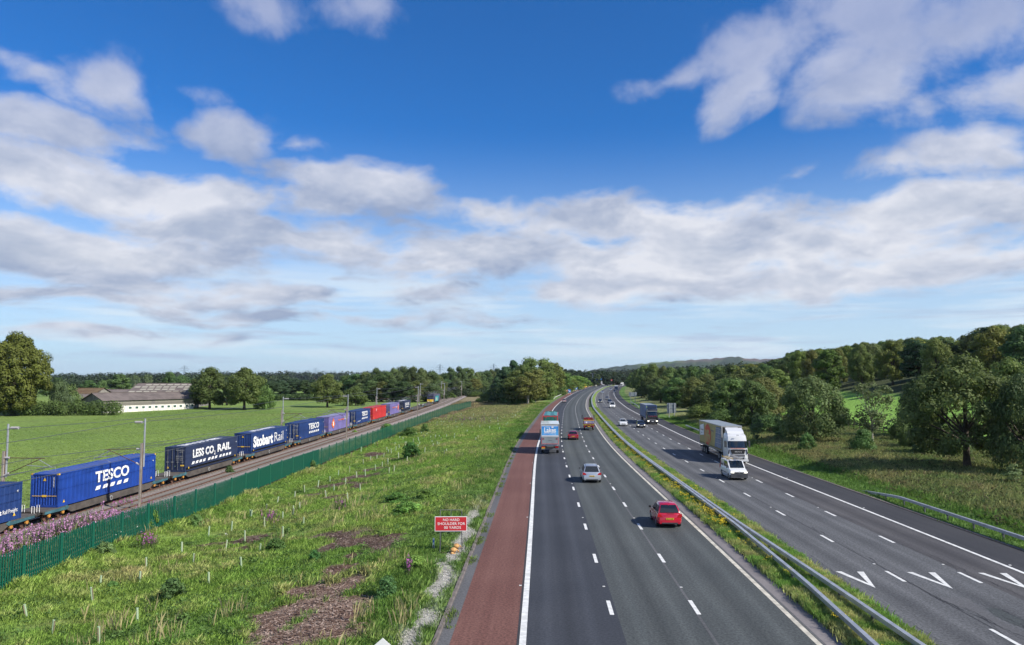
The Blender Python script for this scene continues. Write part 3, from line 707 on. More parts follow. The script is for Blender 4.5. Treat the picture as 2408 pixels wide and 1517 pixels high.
# ------------------------------------------------------------------ freight train
FACE = 1.25
def rail_head(y): return math.atan2(float(rail_x(y + 2) - rail_x(y - 2)), 4.0)
def container(Lc, col, style, label, near='ribs', side_items=(), top_text=None, H=2.9, roofm=None):
    """origin at base centre, +Y away from the camera, +X side faces the motorway"""
    t = thing('shipping_container', label, 'container', group='containers on the freight train')
    Wd = 2.5; e = .09; hl = Lc / 2
    cm = col; rm = roofm or col
    # corrugated or flat long sides
    def wave_side(sx, flat):
        b = MB(); y0, y1 = -hl + .15, hl - .15; z0, z1 = .16, H - .10; x = sx * (Wd / 2 - .035)
        if flat:
            b.box((sx * (Wd / 2 - .02), 0, (z0 + z1) / 2 + .12), (.04, y1 - y0, z1 - z0 - .24), cm)
            n = int((y1 - y0) / .45)
            for i in range(n): b.box((sx * (Wd / 2 + .012), y0 + (i + .5) * (y1 - y0) / n, z0 + .16), (.02, .05, .40), 'black')
            b.box((sx * (Wd / 2 - .0), 0, z0 + .06), (.07, y1 - y0, .10), 'black')
            return b
        p = .56 if Lc < 99 else .4; n = max(4, int((y1 - y0) / p)); p = (y1 - y0) / n; pts = []
        for i in range(n): 
            for f, dx in ((0, 0), (.34, 0), (.5, -.042), (.84, -.042)): pts.append((y0 + (i + f) * p, x + sx * (dx + .0)))
        pts.append((y1, x))
        r0 = [(xx, yy, z0) for yy, xx in pts]; r1 = [(xx, yy, z1) for yy, xx in pts]
        b.loft([r0, r1], cm, close=False, cap=False); return b
    for sx in (-1, 1): wave_side(sx, style == 'curtain').build('side_panel', t)
    def end(sy, doors):
        if doors:
            for sx in (-1, 1):
                b = MB(); b.box((sx * (Wd / 4 - .01), sy * (hl - .05), H / 2 + .03), (Wd / 2 - .12, .05, H - .32), cm)
                for zz in (.55, 1.0, 1.55, 2.05): b.box((sx * (Wd / 4 - .01), sy * (hl - .02), zz), (Wd / 2 - .3, .03, .10), cm)
                d = b.build('door', t)
                for xx in (.32, .88):
                    q = MB(); q.tube([(sx * xx, sy * (hl + .02), .2), (sx * xx, sy * (hl + .02), H - .2)], .028, 'galv_dk' if col != 'c_mid' else 'alu', 6)
                    q.box((sx * xx, sy * (hl + .03), 1.15), (.28, .03, .05), 'alu'); q.build('locking_bar', d)
        else:
            b = MB(); n = 9; x0, x1 = -Wd / 2 + .12, Wd / 2 - .12; p = (x1 - x0) / n; pts = []
            for i in range(n):
                for f, dy in ((0, 0), (.3, 0), (.45, -.06), (.85, -.06)): pts.append((x0 + (i + f) * p, sy * (hl - .03 + dy)))
            pts.append((x1, sy * (hl - .03)))
            b.loft([[(a, c, .18) for a, c in pts], [(a, c, H - .12) for a, c in pts]], cm, close=False, cap=False); b.build('end_panel', t)
    end(-1, near == 'doors'); end(1, near != 'doors')
    f = MB()
    for sx in (-1, 1):
        for sy in (-1, 1): f.box((sx * (Wd / 2 - .06), sy * (hl - .07), H / 2), (.125, .15, H - .002), cm)
        f.box((sx * (Wd / 2 - .05), 0, .09), (.10, Lc - .3, .16), cm); f.box((sx * (Wd / 2 - .05), 0, H - .06), (.10, Lc - .3, .11), cm)
    for sy in (-1, 1): f.box((0, sy * (hl - .06), .10), (Wd - .25, .11, .19), cm); f.box((0, sy * (hl - .06), H - .07), (Wd - .25, .11, .135), cm)
    f.box((0, 0, .12), (Wd - .3, Lc - .3, .10), 'under')
    f.build('frame', t)
    b = MB(); n = max(6, int(Lc / .7)); zz = [H - .03, H - .055]; pts = [(-hl + .14 + (Lc - .28) * i / (2 * n), zz[i % 2]) for i in range(2 * n + 1)]
    if style == 'curtain': b.box((0, 0, H - .02), (Wd - .2, Lc - .28, .05), rm)
    else: b.loft([[(-Wd / 2 + .1, a, c) for a, c in pts], [(Wd / 2 - .1, a, c) for a, c in pts]], rm, close=False, cap=False)
    b.build('roof', t)
    for sx in (-1, 1):
        for sy in (-1, 1):
            for zc_ in (.06, H - .055):
                q = MB(); q.box((sx * (Wd / 2 - .08), sy * (hl - .09), zc_), (.185, .19, .118 + .003), 'yellow' if (zc_ > 1 and col in ('c_blue', 'c_red')) else cm); q.build('corner_casting', t)
    X = Wd / 2 + (.006 if style != 'curtain' else .006)
    X = X + .03 if style == 'curtain' else X
    for it in side_items:
        k = it[0]
        if k == 'text': put_text(t, it[1], '+x', (X, it[2], it[3]), it[4], it[5], it[6], it[7] if len(it) > 7 else .03, it[8] if len(it) > 8 else 0.0)
        elif k == 'dash':
            _, y0, z0, n, step, wd, h, mm = it
            for i in range(n):
                q = MB(); q.prism([(y0 + i * step, z0), (y0 + i * step + wd, z0 + .03), (y0 + i * step + wd + .18, z0 + h), (y0 + i * step + .22, z0 + h - .03)], 'x', X - .004, X + .003, mm); q.build('stripe_dash', t)
        elif k == 'poly':
            q = MB(); q.prism(it[1], 'x', X - .004, X + it[3] if len(it) > 3 else X + .003, it[2]); q.build(it[4] if len(it) > 4 else 'emblem', t)
    # small plates: yellow warning triangles, id codes
    for yy in (-hl + .8, hl - .8):
        q = MB(); q.prism([(yy - .14, .32), (yy + .14, .32), (yy, .56)], 'x', X - .003, X + .002, 'yellow'); q.build('warning_triangle', t)
    if near != 'doors':
        q = MB(); q.prism([(-.13, H - .62), (.13, H - .62), (0, H - .34)], 'y', -hl - .008, -hl - .002, 'yellow'); q.build('warning_triangle', t)
        q = MB(); q.box((0, -hl - .006, .98), (2.2, .012, .045), 'yellow'); q.box((0, -hl - .008, .98), (.4, .014, .16), 'yellow')
        if col in ('c_blue', 'c_purple', 'c_red', 'c_mid'): q.build('yellow_stripe', t)
        if col == 'c_blue':
            put_text(t, 'TESU 457008 2', '-y', (.78, -hl - .008, 2.62), .1, None, 'sign_white').rotation_euler = (R(90), R(90), 0)
    else:
        put_text(t, 'TESU 450318 2', '-y', (.10, -hl - .032, 2.46), .13, 1.0, 'alu', .01)
        put_text(t, 'LLPH', '-y', (.55, -hl - .032, 2.26), .12, .4, 'alu', .01)
        for k in range(3): put_text(t, 'MGW 34000', '-y', (.12, -hl - .032, 1.78 - .22 * k), .11, .85, 'alu', .01)
        q = MB(); q.prism([(-.95, .42), (-.70, .42), (-.825, .66)], 'y', -hl - .040, -hl - .034, 'yellow'); q.build('warning_triangle', t)
        q = MB(); q.box((.9, -hl - .035, .75), (.42, .012, .15), 'yellow'); q.build('label_plate', t)
    q = MB()
    put_text(t, '45', '+x', (X, hl - .62, H - .75), .16, .22, 'sign_white', .01)
    for it in (top_text or ()):
        o_ = put_text(t, it[0], '+zr', (0, 0, 0), .9, it[2], 'sign_white', .05); o_.matrix_local = Matrix(((0, .95, 0, -.55), (-it[3], 0, 0, it[1]), (0, 0, 1, H + .012), (0, 0, 0, 1)))
    return t
def wagon(Lw, gap_in=0.0, blue=True):
    t = thing('container_wagon', 'x', 'wagon', group='flat wagons of the freight train'); h = Lw / 2; b = MB()
    b.box((0, 0, .80), (2.3, Lw - .5, .16), 'wagon'); b.box((0, -h + 1.6, .94), (2.5, 3.0, .08), 'wagon'); b.box((0, h - 1.6, .94), (2.5, 3.0, .08), 'wagon')
    b.build('deck', t)
    for sx in (-1, 1):
        b = MB(); x = sx * 1.16
        b.prism([(-h + .3, .66), (-h + .3, .90), (h - .3, .90), (h - .3, .66), (h - 3.2, .66), (h - 4.0, .30), (-h + 4.0, .30), (-h + 3.2, .66)], 'x', x - .05, x + .05, 'wagon'); b.build('solebar', t)
        for sy in (-1, 1):
            b = MB(); b.prism([(sy * (h - .35), .68), (sy * (h - 3.3), .62), (sy * (h - 3.6), .80), (sy * (h - 3.3), .99), (sy * (h - .35), .99)], 'x', x + sx * .055, x + sx * .085, 'wagon_b'); b.build('blue_side_beam', t)
        b = MB(); b.cyl((x + sx * .10, -.6, .52), .23, .05, 'alu', 'x', 16); b.cyl((x + sx * .11, -.6, .52), .13, .06, 'wagon', 'x', 12); b.build('brake_wheel', t)
    for sy in (-1, 1):
        g = MB(); g.box((0, sy * (h - 2.0), .52), (1.9, 2.5, .22), 'under')
        for yy in (-.9, .9): g.tube([(-.75, sy * (h - 2.0) + yy, .42), (.75, sy * (h - 2.0) + yy, .42)], .07, 'under', 6)
        bg_ = g.build('bogie', t)
        for yy in (-.9, .9):
            for sx in (-1, 1):
                q = MB(); q.cyl((sx * .75, sy * (h - 2.0) + yy, .42), .42, .13, 'rust', 'x', 18); q.build('wheel', bg_)
                q = MB(); q.cyl((sx * 1.10, sy * (h - 2.0) + yy, .47), .16, .14, 'axle_y', 'x', 12); q.build('axle_box', bg_)
        q = MB()
        for sx in (-1, 1): q.tube([(sx * .88, sy * (h - .3), .78), (sx * .88, sy * (h + .22), .78)], [.10, .20], 'under', 10)
        q.build('buffers', t)
        q = MB()
        for sx in (-.55, .75): q.tube([(sx, sy * (h - .05), .95), (sx, sy * (h - .05), 1.55), (sx + .22, sy * (h - .05), 1.55), (sx + .22, sy * (h - .05), .95)], .025, 'sign_white', 5)
        q.build('hand_rail', t)
    return t
TESCO = lambda y0, z0, w_, h, mm='sign_white': ('text', 'TESCO', y0, z0, h, w_, mm, .045)
specs = [  # near x, far x (in picture px), colour, style, near end, items (lambda of length), label
 (None, 70, 'c_mid', 'steel', 'doors', lambda L: [('text', 'Stobart', L / 2 - 4.1, .62, .36, 1.9, 'sign_white', .04), ('text', 'Rail Freight', L / 2 - 2.1, .62, .33, 1.65, 'sign_white', .0), ('text', 'S', L / 2 - 4.9, 1.0, 1.0, .95, 'sign_white', .05)] + [('poly', [(L / 2 - 4.5 + .32 * i, 1.2 + .2 * abs(3 - i) * .5), (L / 2 - 4.36 + .32 * i, 1.2 + .1 * abs(3 - i)), (L / 2 - 4.36 + .32 * i, 2.2 - .08 * i), (L / 2 - 4.5 + .32 * i, 2.2 - .08 * i)], 'loco_t', .002) for i in range(7)],
  'dark blue container cut off by the left picture edge with small Rail Freight lettering'),
 (153, 376, 'c_blue', 'steel', 'ribs', lambda L: [TESCO(-L / 2 + 5.3, 1.36, 5.6, 1.0), ('dash', -L / 2 + 5.3, .62, 5, 1.16, .72, .38, 'sign_white')], 'bright blue container with five big white letters behind the nearest concrete mast'),
 (445, 565, 'c_navy', 'curtain', 'doors', lambda L: [('text', 'LESS CO', -L / 2 + 1.7, 1.48, .93, 5.6, 'sign_white', .05), ('text', '2', -L / 2 + 7.4, 1.22, .5, .4, 'sign_white', .03), ('text', 'RAIL', -L / 2 + 8.3, 1.48, .93, 4.1, 'sign_white', .05), ('dash', -L / 2 + 1.5, .68, 4, .95, .62, .34, 'sign_white'), ('dash', -L / 2 + 5.7, .68, 3, .95, .62, .34, 'sign_white'), ('dash', -L / 2 + 8.9, .68, 4, .95, .62, .34, 'sign_white')], 'dark navy curtain sided container with white LESS CO2 RAIL lettering and rear doors showing'),
 (597, 680, 'c_mid', 'curtain', 'ribs', lambda L: [('text', 'Stobart', -L / 2 + .7, .86, 1.45, 7.6, 'sign_white', .07), ('text', 'Rail', -L / 2 + 8.7, .86, 1.5, 4.0, 'sign_white', -.012)], 'blue curtain sided container with big rounded white lettering ending in Rail'),
 (708, 765.6, 'c_mid', 'steel', 'doors', lambda L: [TESCO(-L / 2 + 5.0, 1.45, 5.9, 1.0), ('dash', -L / 2 + 5.2, .72, 5, 1.2, .72, .38, 'sign_white')], 'mid blue container with five white letters and rear doors, behind the purple one'),
 (776.5, 824.6, 'c_purple', 'steel', 'ribs', lambda L: [('poly', [(-L / 2 + 1.9, 1.3), (-L / 2 + 3.1, .45), (-L / 2 + 4.3, 1.3), (-L / 2 + 3.1, 2.55)][::1], 'orange', .003), ('poly', [(-L / 2 + 2.9, .95), (-L / 2 + 3.5, .95), (-L / 2 + 3.4, 1.8), (-L / 2 + 2.8, 1.8)], 'sign_white', .006), ('text', 'the', -L / 2 + 6.6, 1.75, .38, 1.1, 'orange', .03), ('text', 'cool way', -L / 2 + 8.0, 1.75, .38, 2.8, 'orange', .03), ('text', 'to go', -L / 2 + 11.1, 1.8, .38, 1.7, 'sign_white', .03)], 'faded purple container with an orange diamond and small orange and white lettering'),
 (839.9, 873.4, 'c_mid', 'steel', 'doors', lambda L: [TESCO(-L / 2 + 5.1, 1.5, 5.3, 1.0), ('dash', -L / 2 + 5.2, .78, 5, 1.1, .68, .36, 'sign_white'), ('text', 'www.tesco.com', -L / 2 + 1.4, .5, .2, 2.6, 'sign_white', .01)], 'blue container with five white letters standing between the purple one and the red one'),
 (878.8, 909.7, 'c_red', 'steel', 'ribs', lambda L: [('text', 'H', -L / 2 + 3.6, 1.9, .6, .5, 'sign_white', .04)], 'plain bright red container, the only red one on the train'),
 (919.4, 940.8, 'c_purple', 'steel', 'doors', lambda L: [('text', 'the cool way', -L / 2 + 3.2, 1.6, .4, 4.2, 'orange', .03), ('text', 'to go', -L / 2 + 7.8, 1.6, .4, 1.6, 'sign_white', .03), ('poly', [(L / 2 - 2.6, 1.4), (L / 2 - 1.7, .6), (L / 2 - .8, 1.4), (L / 2 - 1.7, 2.5)], 'orange', .003)], 'smaller faded purple container just beyond the red container'),
 (950.8, 966.5, 'c_navy', 'curtain', 'doors', lambda L: [('text', 'LESS CO', -L / 2 + 2.2, 1.5, .75, 3.4, 'sign_white', .05), ('text', '2', -L / 2 + 5.6, 1.3, .4, .35, 'sign_white', .03), ('text', 'RAIL', -L / 2 + 6.2, 1.5, .75, 2.6, 'sign_white', .05), ('dash', -L / 2 + 2.2, .95, 6, 1.0, .7, .26, 'sign_white')], 'small looking navy container with white lettering, farthest loaded one before the empty flat wagons'),
]
def yfrom(u): # picture column of the train's near face -> distance
    y = 100.0
    for _ in range(60):
        y = 0.5 * y + 0.5 * (float(rail_x(y)) + FACE) * FPX / (u - 1204)
    return y
def solveY(u):
    lo, hi = 30.0, 330.0
    f = lambda y: (float(rail_x(y)) + FACE) / y * FPX + 1204 - u
    for _ in range(50):
        mid_ = (lo + hi) / 2
        if f(mid_) > 0: hi = mid_
        else: lo = mid_
    return (lo + hi) / 2
spans = []
for (u0, u1, col, sty, near, items, lab) in specs:
    y1 = solveY(u1); y0 = solveY(u0) if u0 else y1 - 13.9
    Lc = y1 - y0; spans.append((y0, y1)); yc = (y0 + y1) / 2
    t = container(Lc, col, sty, lab, near, items(Lc), roofm='c_lilac' if col == 'c_purple' else None, top_text={'c_navy': [('LESS CO2 RAIL', 4.5, 0, 1.15)]}.get(col) or ([('Stobart Rail', 4.5, 0, 1.3)] if (sty == 'curtain') else None))
    t.location = (float(rail_x(yc)), yc, float(rail_z(yc)) + 1.0); t.rotation_euler = (math.atan2(float(rail_z(yc + 5) - rail_z(yc - 5)), 10), 0, -rail_head(yc))
wl = ['weathered flat wagon under the dark blue container at the picture edge', 'flat wagon with blue side beams under the bright blue container', 'dirty flat wagon under the navy LESS CO2 RAIL container', 'dirty flat wagon under the container with rounded white lettering', 'flat wagon under the mid blue container with rear doors', 'flat wagon under the purple container with the orange diamond',
      'flat wagon under the blue container before the red one', 'flat wagon carrying the red container', 'flat wagon under the small purple container', 'flat wagon under the farthest navy container']
edges = [spans[0][0] - 1.2] + [(spans[i][1] + spans[i + 1][0]) / 2 for i in range(len(spans) - 1)] + [spans[-1][1] + 1.4]
for i in range(len(spans)):
    a, b = edges[i], edges[i + 1]; yc = (a + b) / 2; t = wagon(b - a - .5); t['label'] = wl[i]
    t.location = (float(rail_x(yc)), yc, float(rail_z(yc))); t.rotation_euler = (math.atan2(float(rail_z(yc + 5) - rail_z(yc - 5)), 10), 0, -rail_head(yc))
ye = edges[-1]; yl = 281.0
for i, lb in enumerate(['empty flat wagon coupled behind the farthest navy container', 'empty flat wagon coupled next to the locomotive']):
    a = ye + (yl - ye) / 2 * i; b = ye + (yl - ye) / 2 * (i + 1); yc = (a + b) / 2; t = wagon(b - a - .5); t['label'] = lb
    t.location = (float(rail_x(yc)), yc, float(rail_z(yc))); t.rotation_euler = (0, 0, -rail_head(yc))
def loco():
    t = thing('locomotive', 'dark blue electric locomotive with yellow nose and teal side at the head of the train', 'locomotive')
    Lh = 10.2; b = MB()
    prof = lambda w_, z1: [(-w_, .95), (w_, .95), (w_, z1 - .55), (w_ * .82, z1), (-w_ * .82, z1), (-w_, z1 - .55)]
    rings = []
    for yy, w_, z1 in ((-Lh - .0, 1.22, 2.35), (-Lh + .25, 1.32, 2.6), (-Lh + .75, 1.34, 3.6), (-Lh + 1.1, 1.36, 3.75), (Lh - 1.1, 1.36, 3.75), (Lh - .75, 1.34, 3.6), (Lh, 1.22, 2.35)):
        rings.append([(a, yy, c) for a, c in prof(w_, z1)])
    b.loft(rings, 'loco'); b.build('body', t, smooth=25)
    b = MB(); b.prism([(-1.15, 1.0), (1.15, 1.0), (1.2, 1.95), (-1.2, 1.95)], 'y', -Lh - .09, -Lh - .02, 'yellow'); b.build('yellow_nose', t)
    b = MB()
    b.face([(-1.12, -Lh + .24, 2.62), (1.12, -Lh + .24, 2.62), (1.08, -Lh + .66, 3.42), (-1.08, -Lh + .66, 3.42)], 'glass'); b.build('windscreen', t)
    for sx in (-1, 1):
        b = MB(); b.box((sx * .85, -Lh - .1, 1.25), (.3, .06, .2), 'headlamp'); b.build('headlight', t)
    b = MB(); b.prism([(-7.5, 1.1), (2.5, 1.1), (4.0, 3.1), (-6.0, 3.1)], 'x', 1.362, 1.37, 'loco_t'); b.build('side_stripe', t)
    put_text(t, 'DRS', '+x', (1.375, -5.6, 1.4), 1.2, 5.5, 'cream_p', .03)
    b = MB(); b.box((0, 0, 3.82), (1.8, 14, .16), 'under'); b.box((0, -4, 3.95), (1.4, 3, .2), 'galv_dk'); b.box((0, 3, 3.95), (1.4, 3, .2), 'galv_dk'); b.build('roof_equipment', t)
    for sy in (-1, 1):
        g = MB(); g.box((0, sy * 6, .6), (2.3, 4.2, .45), 'under'); gg = g.build('bogie', t)
        for yy in (-1.4, 1.4):
            for sx in (-1, 1): q = MB(); q.cyl((sx * .78, sy * 6 + yy, .55), .55, .14, 'rust', 'x', 18); q.build('wheel', gg)
    b = MB(); b.box((0, -Lh + .4, .75), (2.5, .9, .5), 'under'); b.build('buffer_beam', t)
    y = yl + Lh + .4; t.location = (float(rail_x(y)), y, float(rail_z(y))); t.rotation_euler = (0, 0, -rail_head(y))
loco()

# ------------------------------------------------------------------ overhead line masts
def mast(side, scale=1.0):
    """side +1: arm reaches to -x (mast on the motorway side)"""
    t = thing('catenary_mast', 'x', 'mast', group='overhead line masts along the railway'); s = -side
    b = MB(); b.box((0, 0, 2.95), (.16, .26, 7.3), 'mast_c'); b.box((.0, 0, 2.95), (.26, .05, 7.3), 'steel_br'); b.build('pole', t)
    b = MB(); b.tube([(.17, .1, 4.4), (.17, .1, 8.9)], .085, 'galv', 8); b.box((.08, .1, 5.4), (.3, .12, .12), 'galv'); b.build('upper_pole', t)
    b = MB(); b.tube([(.17, .1, 8.55), (.17 + s * 1.05, .1, 8.6)], .04, 'galv', 6)
    for k in range(7): b.cyl((.17 + s * (.3 + .1 * k), .1, 8.56), .12, .05, 'insul', 'x', 10)
    b.build('insulator', t)
    b = MB(); b.tube([(s * .1, 0, 6.05), (s * .5, 0, 6.05)], .09, 'insul', 8); b.tube([(s * .5, 0, 6.05), (s * 3.6, 0, 6.0)], .035, 'rust', 6); b.build('top_arm', t)
    b = MB(); b.tube([(s * .1, 0, 4.55), (s * .5, 0, 4.75)], .09, 'insul', 8); b.tube([(s * .5, 0, 4.75), (s * 3.3, 0, 6.0)], .035, 'rust', 6); b.build('diagonal_arm', t)
    b = MB(); b.tube([(s * 2.0, 0, 5.42), (s * 4.6, 0, 5.25)], .03, 'galv', 6); b.tube([(s * 3.1, 0, 5.9), (s * 4.2, 0, 5.3)], .03, 'galv', 6); b.tube([(s * 4.6, 0, 5.25), (s * 4.6, 0, 4.95), (s * 3.4, 0, 5.0), (s * 3.0, 0, 4.8)], .022, 'galv', 5); b.build('registration_arm', t)
    return t
NEARX = 5.55; FARX = -2.35
mpos = []
def solve_mast(u, off):
    lo, hi = 30.0, 800.0
    f = lambda y: (float(rail_x(y)) + off) / y * FPX + 1204 - u
    for _ in range(50):
        q = (lo + hi) / 2
        if f(q) > 0: hi = q
        else: lo = q
    return (lo + hi) / 2
nearu = [342, 818, 983, 1045, 1085.5, 1111, 1129]; faru = [22, 666, 886, 988, 1037.8, 1074, 1098]
nm = [solve_mast(u, NEARX) for u in nearu]; fm = [solve_mast(u, FARX) for u in faru]
proto_n = mast(1); proto_f = mast(-1)
NL = ['tall concrete and steel overhead line mast in front of the bright blue container', 'overhead line mast crossing the purple container', 'overhead line mast standing by the empty flat wagons', 'thin overhead line mast on the verge side just past the locomotive', 'distant verge side line mast beside the bare track', 'far verge side line mast where the track nears the trees', 'farthest verge side line mast before the tracks vanish']
FL = ['overhead line mast at the left picture edge beyond the dark blue container', 'overhead line mast rising behind the navy and lettered containers', 'overhead line mast on the field side behind the red container', 'field side line mast just left of the locomotive', 'field side line mast just past the locomotive', 'distant field side line mast against the wood', 'farthest field side line mast against the wood']
for i, y in enumerate(nm):
    o = proto_n if i == 0 else copy_tree(proto_n); o['label'] = NL[i]; o.location = (float(rail_x(y)) + NEARX, y, float(rail_z(y)) - .55); o.rotation_euler = (0, 0, -rail_head(y))
for i, y in enumerate(fm):
    o = proto_f if i == 0 else copy_tree(proto_f); o['label'] = FL[i]; o.location = (float(rail_x(y)) + FARX, y, float(rail_z(y)) - .55); o.rotation_euler = (0, 0, -rail_head(y))
def wires(name, label, ys, dx, hh, sag, r=.022, drop=None):
    pts = []; ys = [ys[0] - 70] + list(ys)
    b = MB(); low = MB()
    for a, c in zip(ys[:-1], ys[1:]):
        n = 6
        for k in range(n + (1 if c == ys[-1] else 0)):
            t = k / n; y = a + (c - a) * t; pts.append((float(rail_x(y)) + dx, y, float(rail_z(y)) + hh - sag * 4 * t * (1 - t)))
    b.tube(pts, r, 'wire', 4)
    if drop:
        p2 = [(p[0], p[1], float(rail_z(p[1])) + drop) for p in pts]; b2 = b
        for p, q in zip(pts, p2): b.tube([p, q], r * .6, 'wire', 3)
        b.tube(p2, r, 'wire', 4)
    me_ = b.mesh(name, 60); link(name, me_, label=label, cat='overhead wire')
wires('overhead_wire', 'thin contact and messenger wires over the loaded track', fm, 0.0, 5.45, .7, drop=4.4)
wires('overhead_wire', 'thin contact and messenger wires over the empty track', nm, 3.42, 5.45, .7, drop=4.4)
wires('overhead_wire', 'single feeder wire along the field side masts', fm, FARX + 1.0, 8.0, .5)
wires('overhead_wire', 'single feeder wire along the verge side masts', nm, NEARX - 1.0, 8.0, .5)

# ------------------------------------------------------------------ green palisade fence
FP_ = [(-60, 1318), (69.7, 1281.2), (156.9, 1251), (230.8, 1224.7), (296.3, 1202.9), (354.9, 1183.6), (407.9, 1168.9), (532.5, 1129), (651, 1087), (752, 1055.4), (832.3, 1028), (888, 1010.5), (1056.6, 953.6), (1107, 943.7)]
def ftop(u, v):
    x, y, z = pix(u, v, lambda a, b: float(rail_z(b)) + 1.75 if b < 290 else float(rail_z(290)) + 1.75); return x, y, z
fpts = [ftop(*p) for p in FP_]
fpts[0] = (-31.2, fpts[1][1] - 8, fpts[1][2] - .1)
fx_, fy_, fz_ = (np.array([p[i] for p in fpts]) for i in range(3))
def fpos(y): return float(np.interp(y, fy_, fx_)), float(y), float(np.interp(y, fy_, fz_))
fence = thing('palisade_fence', 'long dark green steel palisade fence between the railway and the rough verge', 'fence')
postm = MB(); postm.box((0, 0, -1.25), (.15, .13, 2.6), 'fence_g'); pme = postm.mesh('post')
pb = MB(); pb.prism([(-.052, -2.15), (.052, -2.15), (.052, -.10), (0, .03), (-.052, -.10)], 'y', -.022, .022, 'fence_g'); pale_me = pb.mesh('pale')
npal = 0; pst = MB(); y = fy_[0]; seg = 3.75; yend = fy_[-1]
while y < yend - 2:
    x0, y0, z0 = fpos(y); x1, y1, z1 = fpos(y + seg); hd = math.atan2(y1 - y0, x1 - x0)
    link('post', pme, fence, (x0, y0, z0 + .02), hd)
    for dz in (-.32, -1.75):
        q = MB(); q.tube([(x0, y0, z0 + dz), (x1, y1, z1 + dz)], .028, 'fence_g', 4); q.build('rail', fence)
    n = 17
    for k in range(n):
        t = (k + .5) / n; p = (x0 + (x1 - x0) * t + .045 * math.sin(hd), y0 + (y1 - y0) * t - .045 * math.cos(hd), z0 + (z1 - z0) * t)
        if npal < 300: link('pale', pale_me, fence, p, hd); npal += 1
        else:
            c, s = math.cos(hd) * .075, math.sin(hd) * .075
            pst.face([(p[0] - c, p[1] - s, p[2] - 2.15), (p[0] + c, p[1] + s, p[2] - 2.15), (p[0] + c, p[1] + s, p[2] - .08), (p[0], p[1], p[2] + .02), (p[0] - c, p[1] - s, p[2] - .08)], 'fence_g')
    y += seg * (y1 - y0) / math.hypot(x1 - x0, y1 - y0)
pst.build('far_pales', fence, kind='stuff')
# wooden post and mesh fence beyond the train
ff = thing('field_fence', 'low wooden post and wire mesh fence between the train and the green field', 'fence')
q = MB(); q.box((0, 0, .55), (.12, .12, 1.35), 'wood_post'); fpm = q.mesh('fence_post'); wm = MB(); prev = None; y = 40.0
while y < 300:
    x = float(rail_x(y)) - 5.3; z = gz(x, y); link('fence_post', fpm, ff, (x, y, z), rnd.uniform(-.2, .2))
    if prev:
        for h_ in (.25, .5, .75, 1.0, 1.15): wm.tube([(prev[0], prev[1], prev[2] + h_), (x, y, z + h_)], .009, 'mesh_w', 3, False)
    prev = (x, y, z); y += 3.6
wm.build('wire', ff)
# ------------------------------------------------------------------ vehicles
def wheel(parent, x, y, r, w_=.20, name='wheel', rimm='rim', dish=0.0):
    sx = 1 if x > 0 else -1
    b = MB(); n = 20; ring = []
    for (dx, rr) in ((-w_ / 2, r * .72), (-w_ / 2, r * .96), (-w_ / 2 + .02, r), (w_ / 2 - .02, r), (w_ / 2, r * .96), (w_ / 2, r * .70)):
        ring.append([(x + dx, y + rr * math.cos(2 * math.pi * k / n), r + rr * math.sin(2 * math.pi * k / n)) for k in range(n)])
    b.loft(ring, 'rubber', cap=True); t = b.build(name, parent, smooth=40)
    b = MB(); b.cyl((x + sx * (w_ / 2 + .004), y, r), r * .62, .02, rimm, 'x', 16); b.cyl((x + sx * (w_ / 2 + .016), y, r), r * .2, .02, 'galv_dk', 'x', 8)
    for k in range(5):
        a = 2 * math.pi * k / 5; b.box((x + sx * (w_ / 2 + .016), y + math.cos(a) * r * .40, r + math.sin(a) * r * .40), (.012, r * .18, r * .18), 'black')
    b.build('rim', t)
